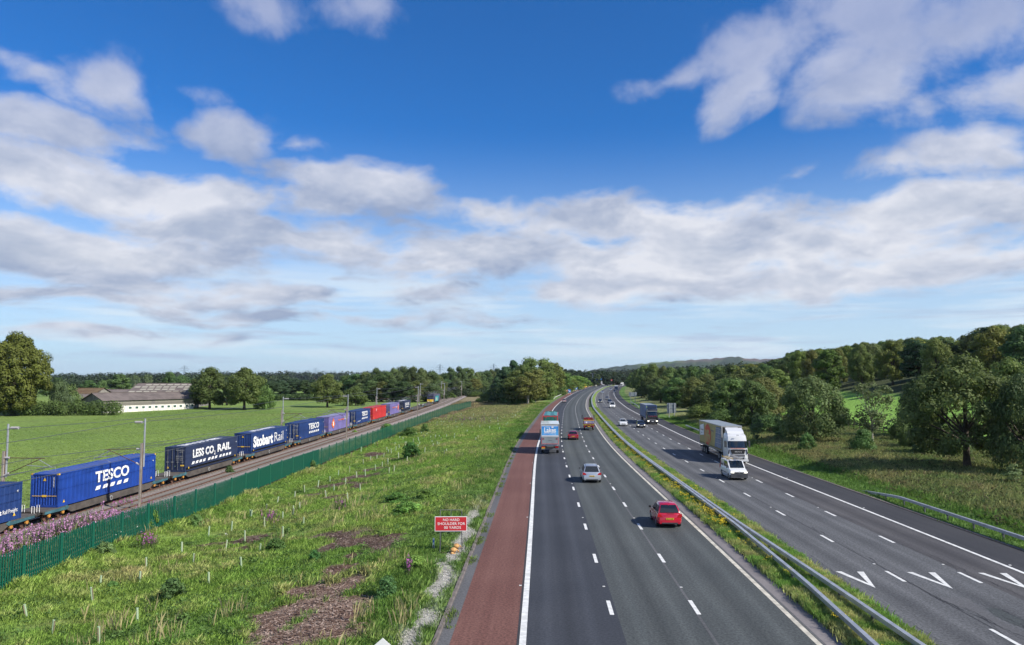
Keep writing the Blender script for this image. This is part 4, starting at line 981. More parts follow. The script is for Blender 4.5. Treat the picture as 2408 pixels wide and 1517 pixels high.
def car(label, paint, L=4.1, W_=1.74, H=1.5, style='hatch', group='cars on the motorway', cat='car', front_on=False, plate='', dark_bumper=False, rails=False, mirror=None, roofm=None):
    t = thing({'van': 'van'}.get(style, 'car'), label, cat, group=group)
    h = L / 2; w0 = W_ / 2; r = .31 if L < 4.6 else .34; gc = .19
    S = {  # cowl y, roof front, roof rear, rear base, bonnet z front, cowl z, belt z, tail z (fractions)
     'hatch': (.26, .05, -.34, -.475, .66, .92, .93, .95), 'mpv': (.32, .08, -.38, -.48, .72, .98, .98, 1.0),
     'saloon': (.20, .02, -.22, -.37, .66, .90, .92, .92), 'suv': (.27, .06, -.40, -.48, .80, 1.08, 1.08, 1.10), 'van': (.34, .14, -.47, -.495, .80, 1.08, 1.12, 1.12)}[style]
    yc, yrf, yrr, yrb = [f * L for f in S[:4]]; zf, zc_, zb, zt = S[4:]
    yw = (h - .80, -h + .78); ra = r + .055
    # lower body, lofted along the length with wheel arches
    ys = sorted(set([-h, -h + .04, -h + .12, -h + .3, yrb, (yrb + yrr) / 2, yrr, 0, yrf, yc, h - .6, h - .35, h - .18, h - .07, h] + [round(w_ + ra * math.sin(R(a)), 3) for w_ in yw for a in (-90, -89, -75, -60, -40, -20, 0, 20, 40, 60, 75, 89, 90)]))
    rings = []
    for y in ys:
        zl = gc if abs(y) < h - .42 else .30 if y < 0 else .24
        for w_ in yw:
            if abs(y - w_) < ra - 1e-4: zl = max(zl, r + math.sqrt(max(0, ra ** 2 - (y - w_) ** 2)))
        e = (h - abs(y)) / .45; tp = 1 - .17 * (1 - min(1, max(0, e))) ** 2.2
        if y >= yc: zt_ = zc_ + (zf - zc_) * ((y - yc) / (h - yc)) ** 1.6
        elif y <= yrb: zt_ = zt - (.05 if style == 'saloon' else .02) * (yrb - y) / (h + yrb + 1e-3)
        else: zt_ = zb
        if y > h - .1: zt_ -= .16 * (y - (h - .1)) / .1
        if y < -h + .06 and style != 'van': zt_ -= .10 * (-h + .06 - y) / .06
        wd = w0 * tp; zm = max(.52, zl + .01); zs = max(zt_ - .12, zm + .02)
        rings.append([(-wd * .93, y, zl), (wd * .93, y, zl), (wd * .985, y, max(.36, zl + .005)), (wd, y, zm), (wd * .985, y, zs), (wd * .90, y, zt_), (wd * .5, y, zt_ + .025), (-wd * .5, y, zt_ + .025), (-wd * .90, y, zt_), (-wd * .985, y, zs), (-wd, y, zm), (-wd * .985, y, max(.36, zl + .005))])
    bump_m = 'plastic' if dark_bumper else paint
    b = MB(); b.loft(rings, paint, mfun=lambda i, k: 'under' if k == 0 else (bump_m if (k in (1, 2, 10, 11) and (ys[i] > h - .36 or ys[i] < -h + .12)) else paint)); b.build('body', t, smooth=38)
    # greenhouse
    wr = w0 * (.69 if style != 'van' else .86); wb = w0 * .90; zr = H
    st = [(yc, zc_ + .01, wb * .97), ((yc + yrf) / 2 - .02, (zc_ + zr) / 2 + .05, (wb + wr) / 2), (yrf, zr - .03, wr * 1.0), ((yrf + yrr) / 2, zr, wr), (yrr, zr - .045, wr * .98), ((yrr + yrb) / 2 - .01, (zr + zt) / 2 + .03, (wb + wr) / 2 * .98), (yrb, zt + .0, wb * .96)]
    rings = []
    for (y, z, w_) in st: rings.append([(-wb, y, zb - .06), (wb, y, zb - .06), (wb * 1.0, y, zb - .01), (w_, y, max(z - .05, zb)), (w_ * .86, y, z), (0, y, z + .018), (-w_ * .86, y, z), (-w_, y, max(z - .05, zb)), (-wb, y, zb - .01)])
    b = MB(); b.loft(rings, paint, mfun=(lambda i, k: (roofm or paint) if k in (4, 5) else paint)); b.build('roof', t, smooth=50)
    def sx_at(z): f = min(1, max(0, (z - zb) / (zr - .05 - zb))); return wb + (wr - wb) * f + .012
    # windscreen and rear window
    def front_patch(y0, z0, w_0, y1, z1, w_1, off):
        b = MB(); n = 4; ra_ = []
        for i in range(n + 1):
            f = i / n; y = y0 + (y1 - y0) * f; z = z0 + (z1 - z0) * f + .05 * 4 * f * (1 - f) * .75; w_ = w_0 + (w_1 - w_0) * f
            ra_.append([(w_ * q, y + off * .7 * (1 if abs(q) < .9 else .3), z + off_z) for q in (-1, -.5, 0, .5, 1)])
        b.loft(ra_, 'glass', close=False, cap=False); return b
    off_z = .018
    front_patch(yc - .06, zc_ + .05, wb * .86, yrf + .04, zr - .06, wr * .84, .03).build('windscreen', t, smooth=60)
    if style != 'van': front_patch(yrb + .03, zt + .06, wb * .84, yrr - .02, zr - .08, wr * .84, -.03).build('rear_window', t, smooth=60)
    # side windows
    zlo, zhi = zb + .035, zr - .14
    for s in (-1, 1):
        a0 = yc - .28; a1 = yrf + .02; m0 = (yrf + yrr) / 2 + .1; r1 = yrr + .03; r0 = yrb + .22
        polys = [[(a0, zlo), (m0 + .04, zlo), (m0 + .04, zhi), (a1, zhi)]]
        if style != 'van': polys.append([(m0 - .05, zlo), (r0 + .05, zlo), (r1, zhi), (m0 - .05, zhi)])
        for pl_ in polys:
            b = MB(); b.face([(s * sx_at(z), y, z) for (y, z) in pl_], 'glass'); b.build('side_window', t)
        b = MB(); b.box((s * (w0 + .09), yc - .22, zb + .07), (.17, .09, .13), mirror or paint, taper=.8); b.build('mirror', t)
        b = MB(); z_ = zf - .07 if style != 'van' else .78; b.prism([(s * w0 * .55, z_ - .05), (s * w0 * .90, z_ - .02), (s * w0 * .88, z_ + .08), (s * w0 * .6, z_ + .04)][::s], 'y', h - .12, h + .004, 'lamp_on' if front_on else 'headlamp'); b.build('headlight', t)
        b = MB()
        if style == 'van': b.box((s * w0 * .93, -h + .0, .95), (.10, .03, .35), 'tail')
        else: b.prism([(s * w0 * .56, zt - .22), (s * w0 * .965, zt - .20), (s * w0 * .95, zt + .02), (s * w0 * .68, zt - .04)][::-s], 'y', -h - .008, -h + .12, 'tail')
        b.build('tail_light', t)
        for y in yw: wheel(t, s * (w0 - .12), y, r)
        if rails: b = MB(); b.tube([(s * wr * .9, yrf - .1, zr + .02), (s * wr * .9, yrf - .2, zr + .06), (s * wr * .9, yrr + .2, zr + .06), (s * wr * .9, yrr + .1, zr)], .016, 'black', 5); b.build('roof_rail', t)
    b = MB(); b.box((0, -h - .012, zt - .32 if style != 'van' else .6), (.52, .012, .12), 'plate_y'); b.build('rear_number_plate', t)
    if plate: put_text(t, plate, '-y', (-.23, -h - .022, (zt - .355)), .075, .46, 'black', .0)
    b = MB(); b.box((0, h + .004, .46), (.52, .012, .12), 'plate_w'); b.build('front_number_plate', t)
    b = MB(); b.box((0, h - .015, zf - .12), (w0 * .95, .05, .10), 'black'); b.box((0, h - .01, .34), (w0 * 1.1, .05, .10), 'black'); b.build('grille', t)
    b = MB(); b.box((0, -h - .002, .35), (w0 * 1.25, .03, .07), 'plastic'); b.build('bumper_insert', t)
    b = MB(); b.box((0, 0, .30), (W_ * .8, L * .8, .2), 'under'); b.build('underbody', t)
    return t
def place(t, u, v, away=True, dlane=None):
    x, y, z = pix(u, v, lambda a, b: float(rz(b)))
    s, d = inv(np.array([x]), np.array([y])); s, d = float(s[0]), float(d[0])
    if dlane is not None: d = dlane + (d - dlane) * .35
    L = t.get('_len', 4.2)
    s += L / 2 if away else L / 2
    p = FP(s, d, .014); t.location = p; t.rotation_euler = (0, 0, -head(s) if away else math.pi - head(s))
    if '_len' in t: del t['_len']
    return s, d
def P(t, L, u, v, away=True, dl=None): t['_len'] = L; return place(t, u, v, away, dl)
LA, LB, LC = 1.85, 5.55, 9.3; RA, RB, RC = 24.1, 20.5, 16.9
c = car('glossy bright red hatchback in the lane beside the central reservation, nearest car', 'red_p', 3.9, 1.70, 1.53, 'hatch', plate='MK13 LWF', mirror='black'); P(c, 3.9, 1580, 1243, True, LC)
b = MB(); b.tube([(0, -1.35, 1.50), (0, -1.45, 1.74)], .008, 'black', 4); b.build('aerial', c)
b = MB(); b.box((.05, -1.93, .98), (.5, .02, .02), 'black', 0.0); b.build('wiper', c)
c = car('silver people carrier with roof rails in the middle lane behind the small red car', 'silver', 4.4, 1.86, 1.64, 'mpv', plate='NX61 FKD', rails=True, mirror='plastic'); P(c, 4.4, 1398.3, 1136.5, True, LB)
c = car('dark red saloon with cream interior in the middle lane', 'dkred_p', 4.7, 1.82, 1.42, 'saloon', plate='Y261 KHS'); P(c, 4.7, 1351.5, 1035, True, LB)
c = car('small pinkish silver hatchback hugging the left lane at the bend', 'pink_p', 4.2, 1.76, 1.5, 'hatch'); P(c, 4.2, 1325.7, 946.7, True, LA)
c = car('pale yellow estate slowing by the line of cones', 'cream_p', 4.5, 1.8, 1.48, 'mpv'); P(c, 4.5, 1401, 909, True)
c = car('distant white van following the white lorry', 'white_p', 5.0, 2.0, 2.3, 'van', cat='van', group='vans on the motorway'); P(c, 5.0, 1418.4, 906.6, True)
for (u, v, pt, lb, sty) in [(1422.4, 905, 'dkred_p', 'distant maroon car ahead of the white van', 'hatch'), (1426, 903.8, 'black_p', 'distant black car in the queue beyond the white lorry', 'saloon'), (1429.8, 903.2, 'red_p', 'distant bright red car in the queue beyond the white lorry', 'hatch'),
      (1435.4, 900.7, 'navy_p', 'distant navy car beyond the bright red one', 'saloon'), (1442.6, 898.3, 'dkred_p', 'distant maroon car near the far grey lorry', 'hatch'), (1446.6, 899.2, 'navy_p', 'distant navy car beside the far grey lorry', 'saloon'), (1449.4, 897.4, 'black_p', 'distant black car beside the far grey lorry', 'hatch'), (1453.7, 895.2, 'blue_p', 'distant blue car farthest up the outbound side', 'hatch')]:
    c = car(lb, pt, 4.3, 1.78, 1.5, sty); P(c, 4.3, u, v, True)
c = car('distant cream van in the outbound queue', 'cream_p', 5.0, 2.0, 2.2, 'van', cat='van', group='vans on the motorway'); P(c, 5, 1431, 899.8, True)
# oncoming
c = car('white hatchback with dark windscreen in the inner lane coming towards us', 'white_p', 4.0, 1.74, 1.48, 'hatch', front_on=False); P(c, 4.0, 1470, 1002.5, False, RC)
c = car('small black hatchback with lights on between the white hatchback and the black lorry', 'black_p', 3.9, 1.70, 1.48, 'hatch', front_on=True); P(c, 3.9, 1507.7, 1006.4, False, RB)
c = car('white van coming towards us in the middle lane with dark grille', 'white_p', 4.9, 1.98, 2.05, 'van', cat='van', group='vans on the motorway', dark_bumper=True, front_on=True); P(c, 4.9, 1438.4, 959.9, False, RB)
c = car('dark blue car half hidden behind the oncoming white van', 'navy_p', 4.3, 1.78, 1.5, 'hatch'); P(c, 4.3, 1438.9, 948.0, False, RB)
c = car('black car with its lights on nearest the reservation on the bend', 'black_p', 4.3, 1.78, 1.46, 'hatch', front_on=True); P(c, 4.3, 1413.8, 947, False, RC)
c = car('dark grey car coming round the bend in the middle lane', 'grey_p', 4.3, 1.78, 1.52, 'hatch'); P(c, 4.3, 1431.6, 940, False, RB)
c = car('dark green grey car in front of the far white box lorry', 'navy_p', 4.2, 1.76, 1.48, 'hatch'); P(c, 4.2, 1445.3, 923.1, False)
c = car('distant dark car with pale sides nearest the reservation', 'silver', 4.4, 1.8, 1.55, 'suv', roofm='black'); P(c, 4.4, 1416.6, 925, False)
c = car('distant silver car just left of the far white box lorry', 'silver', 4.3, 1.8, 1.5, 'hatch'); P(c, 4.3, 1436, 918.2, False)
c = car('distant white van at the head of the oncoming traffic', 'white_p', 5.0, 2.0, 2.3, 'van', cat='van', group='vans on the motorway'); P(c, 5, 1468.5, 898, False)
c = car('distant blue car beyond the farthest cream box lorry', 'blue_p', 4.3, 1.8, 1.5, 'hatch'); P(c, 4.3, 1463, 897.3, False)
c = car('distant red car beside the farthest cream box lorry', 'red_p', 4.3, 1.8, 1.5, 'hatch'); P(c, 4.3, 1467.5, 901.7, False)
# ladder van
c = car('small white trade van with ladders on its roof beside the big white lorry', 'white_p', 4.4, 1.80, 1.84, 'van', cat='van', group='vans on the motorway', dark_bumper=True, front_on=True, mirror='plastic'); vs, vd = P(c, 4.4, 1740.5, 1129.9, False, RB)
b = MB(); b.box((0, 2.205, .47), (1.66, .07, .44), 'plastic'); b.box((0, 2.20, .78), (1.0, .05, .06), 'black'); b.build('front_bumper', c)
b = MB(); b.cyl((0, 2.235, .80), .075, .02, 'alu', 'y', 14); b.build('round_badge', c)
put_text(c, 'MD65 KUO', '+y', (.24, 2.25, .43), .075, .48, 'black', .0)
b = MB(); b.box((.93, -.2, .62), (.02, 1.9, .06), 'plastic'); b.box((-.93, -.2, .62), (.02, 1.9, .06), 'plastic'); b.build('side_moulding', c)
b = MB(); b.prism([(-1.9, .95), (-1.75, .95), (-1.2, 1.6), (-1.35, 1.6)], 'x', .925, .932, 'sign_red'); b.build('side_emblem', c)
put_text(c, 'Roofing', '+x', (.93, -1.8, 1.22), .22, 1.2, 'black', .01)
b = MB()
for yy in (.2, -1.6): b.box((0, yy, 1.92), (1.5, .05, .05), 'galv_dk'); b.box((-.7, yy, 1.87), (.05, .05, .14), 'galv_dk'); b.box((.7, yy, 1.87), (.05, .05, .14), 'galv_dk')
b.build('roof_rack', c)
crot = c.rotation_euler.z; cl = Vector(c.location)
def ladder(label, m_, x, y, L, z, w_=.36, n=10, skew=0.0):
    t = thing('ladder', label, 'ladder', group='ladders on the van roof'); q = MB()
    for s in (-1, 1): q.box((s * w_ / 2, 0, 0), (.035, L, .07), m_)
    q.build('rails', t); q = MB()
    for k in range(n): q.tube([(-w_ / 2, -L / 2 + (k + .5) * L / n, 0), (w_ / 2, -L / 2 + (k + .5) * L / n, 0)], .016, 'alu', 5)
    q.build('rungs', t)
    v = Matrix.Rotation(crot, 3, 'Z') @ Vector((x, y, z)); t.location = cl + v; t.rotation_euler = (0, 0, crot + skew)
ladder('yellow ladder on the driver side of the white trade van roof', 'yellow', .48, -.5, 3.0, 1.99)
ladder('aluminium ladder stack on the passenger side of the white trade van roof', 'alu', -.40, -.2, 3.3, 1.985, skew=.05); ladder('second aluminium ladder lying over the first on the white van roof', 'alu', -.36, -.3, 3.2, 2.07, .34, skew=.02)
# ---------------------------------------------------------------- lorries
def axle(t, y, hw=1.2, r=.48, dual=True):
    for s in (-1, 1): wheel(t, s * (hw - .18), y, r, .34 if dual else .28, rimm='alu')
def cab(t, paint, W_=2.48, H=3.6, y0=0.0, grille='black', deflector=True, L=2.3, lights=False, visor=None):
    """front at y0 + L/2"""
    yf = y0 + L / 2; yb = y0 - L / 2; w0 = W_ / 2
    rings = [];
    for (z, f, wf) in ((.38, .06, .97), (.95, .0, 1.0), (1.55, .0, 1.0), (2.05, -.06, .99), (H - .75, -.22, .97), (H - .28, -.42, .94), (H, -.95, .86)):
        yy = yf + f; rings.append([(-w0 * wf, yb, z), (-w0 * wf, yy - .32, z), (-w0 * wf * .90, yy - .08, z), (-w0 * .45, yy, z), (w0 * .45, yy, z), (w0 * wf * .90, yy - .08, z), (w0 * wf, yy - .32, z), (w0 * wf, yb, z)])
    b = MB(); b.loft(rings, paint); b.build('cab_body', t, smooth=32)
    g = MB(); ra_ = []
    for (z, f) in ((1.93, .0), (2.3, -.085), (H - .83, -.19)):
        yy = yf + f + .012; ra_.append([(-w0 * .93, yy - .13, z), (-w0 * .88, yy - .06, z), (-w0 * .45, yy, z), (w0 * .45, yy, z), (w0 * .88, yy - .06, z), (w0 * .93, yy - .13, z)])
    g.loft(ra_, 'glass', close=False, cap=False); g.build('windscreen', t, smooth=60)
    g = MB(); g.prism([(-w0 * .72, 1.72), (-w0 * .60, 1.20), (w0 * .60, 1.20), (w0 * .72, 1.72)][::-1], 'y', yf - .02, yf + .02, 'black'); g.box((0, yf + .005, 1.0), (w0 * 1.3, .05, .26), 'galv_dk'); g.box((0, yf + .04, .62), (w0 * 1.15, .05, .3), 'black')
    g.build('grille', t)
    for s in (-1, 1):
        g = MB(); g.face([(s * (w0 + .012), yf - .42, 1.95), (s * (w0 + .012), yf - 1.35, 1.95), (s * (w0 * .985 + .012), yf - 1.35, H - .95), (s * (w0 * .985 + .012), yf - .50, H - .95)], 'glass'); g.build('side_window', t)
        g = MB(); g.box((s * w0 * .76, yf + .04, .78), (.40, .06, .20), 'lamp_on' if lights else 'headlamp'); g.build('headlight', t)
        g = MB(); g.box((s * (w0 + .20), yf - .30, 2.35), (.20, .12, .78), 'plastic'); g.box((s * (w0 + .08), yf - .30, 2.7), (.2, .06, .05), 'plastic'); g.build('mirror', t)
        g = MB(); g.prism([(s * w0 * .86, 1.2), (s * w0 * .80, 1.75), (s * w0 * .86, 1.75), (s * w0 * .95, 1.2)][::s], 'y', yf - .05, yf + .012, 'black'); g.build('air_vane', t)
    g = MB(); g.box((0, yf + .07, .68), (.52, .02, .12), 'plate_w'); g.build('number_plate', t)
    g = MB(); g.box((0, yf + .05, .43), (W_ * .97, .18, .22), paint); g.build('bumper', t)
    if visor: g = MB(); g.box((0, yf + .02, H - .72), (W_ * .9, .22, .09), visor); g.build('sun_visor', t)
    if deflector:
        g = MB(); g.prism([(yb + .1, H - .15), (yf - .9, H - .02), (yf - 1.2, H + .28), (yb + .15, H + .62)], 'x', -w0 * .80, w0 * .80, paint); g.build('roof_deflector', t, smooth=20)
def trailer_chassis(t, y0, y1, hw=1.2):
    b = MB(); b.box((0, (y0 + y1) / 2, .98), (.9, y1 - y0, .22), 'under'); b.build('chassis', t)
def curtain_body(t, y0, y1, z0, z1, side_m, roof_m, W_=2.52, frame='alu'):
    w0 = W_ / 2; L = y1 - y0; yc = (y0 + y1) / 2
    b = MB(); b.box((0, yc, z0 + .08), (W_ - .02, L, .16), frame); b.build('load_bed', t)
    for s in (-1, 1):
        b = MB(); n = int(L / .55); pts = []
        for k in range(2 * n + 1): pts.append((y0 + .12 + (L - .24) * k / (2 * n), s * (w0 - .02 + (.012 if k % 2 else 0))))
        b.loft([[(xx, yy, z0 + .05) for yy, xx in pts], [(xx, yy, z1 - .1) for yy, xx in pts]], side_m, close=False, cap=False); cu = b.build('side_curtain', t, smooth=60)
        b = MB()
        for k in range(int(L / .6)):
            yy = y0 + .3 + k * .6; b.box((s * (w0 + .012), yy, z0 + .12), (.018, .04, .46), 'black')
        b.box((s * (w0 + .004), yc, z0 + .25), (.01, L - .2, .035), 'black')
        b.build('curtain_strap', t, kind='stuff')
        b = MB(); b.box((s * (w0 - .03), yc, z1 - .05), (.08, L, .12), frame); b.build('cant_rail', t)
    b = MB(); b.box((0, yc, z1 - .015), (W_ - .14, L - .1, .03), roof_m); b.build('roof', t)
    b = MB(); 
    for s in (-1, 1):
        for yy in (y0 + .05, y1 - .05): b.box((s * (w0 - .07), yy, (z0 + z1) / 2), (.15, .12, z1 - z0 - .002), frame)
    for yy in (y0 + .05, y1 - .05): b.box((0, yy, z1 - .08), (W_ - .28, .11, .16), frame)
    b.build('corner_posts', t)
    return w0
# white lorry with printed curtain
t = thing('lorry', 'big white lorry with a mustard curtain side showing a red disc', 'lorry', group='lorries on the motorway')
cab(t, 'white_p', H=3.55, y0=7.1, deflector=True); axle(t, 7.0, r=.50, dual=False)
b = MB(); b.box((0, 7.1 + 1.12, 3.44), (.3, .1, .05), 'black'); b.build('roof_lamp', t)
put_text(t, 'MAN', '+y', (.40, 8.29, 1.38), .17, .82, 'alu', .02); put_text(t, 'brownsdistribution', '+y', (.85, 8.272, 1.80), .13, 1.7, 'orange', .01)
trailer_chassis(t, -8.0, 5.2); w0 = curtain_body(t, -8.0, 5.4, 1.15, 4.35, 'buff', 'sign_back')
b = MB(); b.box((0, 5.46, 2.9), (1.5, .06, 2.6), 'white_p'); b.build('bulkhead', t)
# right hand side in driving direction is +x locally; the printed side seen is the one facing the reservation (+x)
def sidepoly(poly, m_, e, nm='print_panel'):
    q = MB(); q.prism([(a, c) for a, c in poly], 'x', w0 + .016, w0 + .020 + e, m_); return q.build(nm, t)
sidepoly([(-2.2 + 1.5 * math.cos(2 * math.pi * k / 24) * .95, 2.55 + 1.52 * math.sin(2 * math.pi * k / 24)) for k in range(24)][:0] or [(-2.5 + 1.9 * math.cos(2 * math.pi * k / 28), 2.72 + 1.38 * math.sin(2 * math.pi * k / 28)) for k in range(28)], 'jiffy_red', .001, 'red_disc')
sidepoly([(-7.4, 2.3), (-4.9, 2.5), (-4.9, 4.0), (-7.4, 3.7)], 'sign_white', .001); put_text(t, 'Jiffy', '+x', (w0 + .026, -4.1, 1.75), 1.6, 3.2, 'buff', .05)
put_text(t, 'Homepride', '+x', (w0 + .026, -7.2, 3.05), .3, 2.1, 'grey_p', .01); put_text(t, 'in a', '+x', (w0 + .026, -6.6, 2.62), .22, .6, 'grey_p', .01)
put_text(t, 'Packaging', '+x', (w0 + .026, -.4, 3.3), .3, 1.5, 'grey_p', .0)
sidepoly([(1.6, 1.5), (2.6, 4.1), (5.2, 4.1), (5.2, 1.5)], 'curtain_grey', .001)
for zz in (2.05, 2.65, 3.3, 3.85): sidepoly([(2.2, zz), (5.2, zz), (5.2, zz + .08), (2.2, zz + .08)], 'alu', .004)
for zz in (1.6, 2.15, 2.75, 3.4):
    for k in range(9): sidepoly([(2.35 + k * .31, zz), (2.53 + k * .31, zz), (2.53 + k * .31, zz + .36), (2.35 + k * .31, zz + .36)], ('sign_back', 'c_lilac', 'alu')[k % 3], .002)
for y in (-6.6, -5.3, -4.0): axle(t, y)
for y in (3.5, 4.85): axle(t, y, r=.50)
b = MB()
for s in (-1, 1): b.box((s * 1.18, .2, .95), (.04, 5.4, .09), 'alu'); b.box((s * 1.18, .2, .58), (.04, 5.4, .09), 'alu'); b.box((s * 1.18, -2.4, .76), (.04, .09, .45), 'alu'); b.box((s * 1.18, 2.8, .76), (.04, .09, .45), 'alu')
b.build('side_guard', t)
b = MB(); b.box((0, -8.0, .7), (2.3, .1, .2), 'under'); b.build('rear_bumper', t); P(t, 16.3, 1746.9, 1090.4, False, RA)
# black and blue lorry
t = thing('lorry', 'black cab lorry with a faded blue grey curtain trailer and headlights on', 'lorry', group='lorries on the motorway')
cab(t, 'black_p', H=3.7, y0=7.1, deflector=True, lights=True, visor='alu'); axle(t, 7.0, r=.5, dual=False); trailer_chassis(t, -8, 5.2); w0 = curtain_body(t, -8, 5.4, 1.15, 4.25, 'curtain_grey', 'sign_back', frame='blue_p')
put_text(t, 'T. ashcroft and son', '+y', (1.0, 8.30, 1.80), .15, 2.0, 'red_p', .02)
for y in (-6.6, -5.3, -4.0): axle(t, y)
axle(t, 4.2, r=.5); P(t, 16.3, 1536.4, 998.1, False, RA)
# box lorry with tail lift, seen from behind
t = thing('lorry', 'white box lorry with a blue sky picture on its rear above a grey tail lift', 'lorry', group='lorries on the motorway')
b = MB(); b.box((0, .6, 2.62), (2.5, 7.6, 2.95), 'white_p'); b.build('box_body', t)
b = MB(); b.box((0, -3.22, 4.03), (2.42, .05, .12), 'alu'); b.box((-1.2, -3.22, 2.62), (.09, .06, 2.9), 'alu'); b.box((1.2, -3.22, 2.62), (.09, .06, 2.9), 'alu'); b.build('rear_frame', t)
b = MB(); b.box((0, -3.215, 3.17), (2.26, .03, 1.22), 'lakes_blue'); b.build('printed_shutter', t)
put_text(t, 'Lakes', '-y', (-.82, -3.236, 2.95), .68, 1.62, 'sign_white', .035); put_text(t, 'THE', '-y', (-.5, -3.236, 3.56), .11, .3, 'sign_white', .01); put_text(t, 'Deliciously Free Range Eggs', '-y', (-.85, -3.236, 2.72), .12, 1.65, 'sign_white', .01)
b = MB(); b.prism([(.20, 3.60), (.34, 3.56), (.48, 3.60), (.52, 3.74), (.42, 3.70), (.36, 3.80), (.30, 3.70), (.16, 3.76)], 'y', -3.238, -3.232, 'sign_white'); b.build('bird_emblem', t)
b = MB(); b.box((0, -3.24, 2.48), (2.3, .08, .16), 'white_p'); b.build('shutter_sill', t)
b = MB(); b.box((0, -3.30, 1.88), (2.30, .09, .95), 'sign_back'); tl = b.build('tail_lift_platform', t)
b = MB(); b.box((0, -3.355, 1.88), (.5, .012, .05), 'galv_dk')
for s in (-1, 1): b.box((s * 1.13, -3.355, 1.85), (.05, .015, .95), 'sign_red'); b.box((s * .9, -3.36, 2.12), (.22, .02, .22), 'galv_dk'); b.box((s * .9, -3.365, 2.06), (.2, .02, .07), 'tail')
b.box((0, -3.355, 1.42), (2.1, .015, .05), 'sign_red'); b.build('warning_markings', t)
b = MB(); b.box((0, -3.05, 1.0), (2.3, .35, .34), 'under'); b.box((0, -3.2, .72), (2.35, .12, .18), 'galv_dk'); b.box((0, -3.24, 1.0), (.9, .06, .22), 'sign_back'); b.build('underrun_bar', t)
for s in (-1, 1): b = MB(); b.box((s * .92, -3.26, .98), (.45, .06, .15), 'tail'); b.build('tail_light', t)
b = MB(); b.box((-.92, -3.27, .86), (.48, .03, .12), 'plate_y'); b.build('number_plate', t)
b = MB(); b.box((0, .6, .95), (.9, 8, .24), 'under'); b.build('chassis', t); cab(t, 'white_p', H=3.0, y0=5.6, deflector=False, L=1.9); axle(t, 5.4, r=.48, dual=False); axle(t, -1.2)
P(t, 6.4, 1295.3, 1068.5, True, LA)
# teal curtain trailer
t = thing('lorry', 'dark green lorry with pale roof just ahead of the white box lorry', 'lorry', group='lorries on the motorway')
trailer_chassis(t, -8, 5.2); w0 = curtain_body(t, -8, 5.4, 1.0, 4.1, 'teal', 'teal_top', frame='sign_red')
for k in range(9):
    b = MB(); b.prism([(-1.15, 4.12), (-.6, 4.26), (-.05, 4.12)], 'y', -7.9 + k * 1.45, -7.9 + k * 1.45 + 1.3, 'teal_top'); b.prism([(.05, 4.12), (.6, 4.26), (1.15, 4.12)], 'y', -7.9 + k * 1.45, -7.9 + k * 1.45 + 1.3, 'teal_top'); b.build('roof_cover', t)
for s in (-1, 1):
    b = MB(); b.box((s * .57, -8.03, 2.5), (1.1, .05, 2.9), 'teal'); dd = b.build('rear_door', t)
    b = MB()
    for xx in (.25, .85): b.tube([(s * xx, -8.08, 1.1), (s * xx, -8.08, 3.9)], .025, 'galv_dk', 6)
    b.build('locking_bar', dd); b = MB(); b.box((s * .75, -8.07, 3.78), (.25, .03, .12), 'tail'); b.build('marker_light', t)
put_text(t, 'AW', '-y', (-.88, -8.062, 3.05), .24, .42, 'sign_white', .0); put_text(t, 'Jenkinson', '-y', (-.42, -8.062, 3.05), .26, 1.38, 'sign_white', .035); put_text(t, 'FOREST PRODUCTS', '-y', (-.7, -8.062, 2.82), .12, 1.5, 'sign_white', .01)
b = MB(); b.tube([(-.85, -8.065, 1.9), (-.55, -8.065, 2.35), (-.25, -8.065, 1.9), (.0, -8.065, 2.15), (.25, -8.065, 1.9)], .02, 'sign_white', 4); b.build('hill_emblem', t)
b = MB(); b.box((0, -7.9, .8), (2.4, .2, .3), 'under'); b.build('rear_bumper', t)
cab(t, 'teal', H=3.6, y0=7.1); axle(t, 7.0, r=.5, dual=False)
for y in (-6.6, -5.3, -4.0): axle(t, y)
axle(t, 4.2); s_ = 125.0; t.location = FP(s_ + 8, LA, .014); t.rotation_euler = (0, 0, -head(s_ + 8))
# flatbed with chevrons
t = thing('maintenance_truck', 'red maintenance flatbed truck with yellow and red chevron boards on its rear', 'truck')
b = MB(); b.box((0, -.9, .95), (2.2, 4.6, .18), 'dkred_p'); b.build('flat_bed', t)
for s in (-1, 1): b = MB(); b.box((s * 1.08, -.9, 1.22), (.05, 4.6, .36), 'dkred_p'); b.build('drop_side', t); b = MB(); b.box((s * .88, -3.23, .72), (.2, .04, .14), 'tail'); b.build('tail_light', t)
b = MB(); b.box((0, -3.2, 1.18), (2.2, .05, .42), 'dkred_p'); b.build('tailboard', t)
for k in range(7):
    sg = -1 if k < 3 else 1; x = -.92 + k * .305; b = MB(); b.prism([(x - .09, 1.05), (x - .0, 1.05), (x - .0 + .10 * sg, 1.27), (x - .09 + .10 * sg, 1.27)], 'y', -3.236, -3.228, 'hivis'); b.build('chevron', t)
b = MB(); b.box((0, -3.0, 2.02), (2.1, .06, .17), 'hivis'); hb = b.build('rear_chevron_board', t)
for k in range(5): b = MB(); x = -.95 + k * .4; b.prism([(x, 1.92), (x + .24, 1.92), (x + .34, 2.12), (x + .1, 2.12)], 'y', -3.04, -3.032, 'sign_red'); b.build('chevron', hb)
b = MB(); b.box((0, -2.72, 1.62), (1.96, .74, .50), 'c_lilac'); b.box((-.5, -3.10, 1.6), (.3, .02, .3), 'sign_white'); b.box((.3, -3.10, 1.6), (.35, .02, .25), 'alu'); b.build('equipment_load', t)
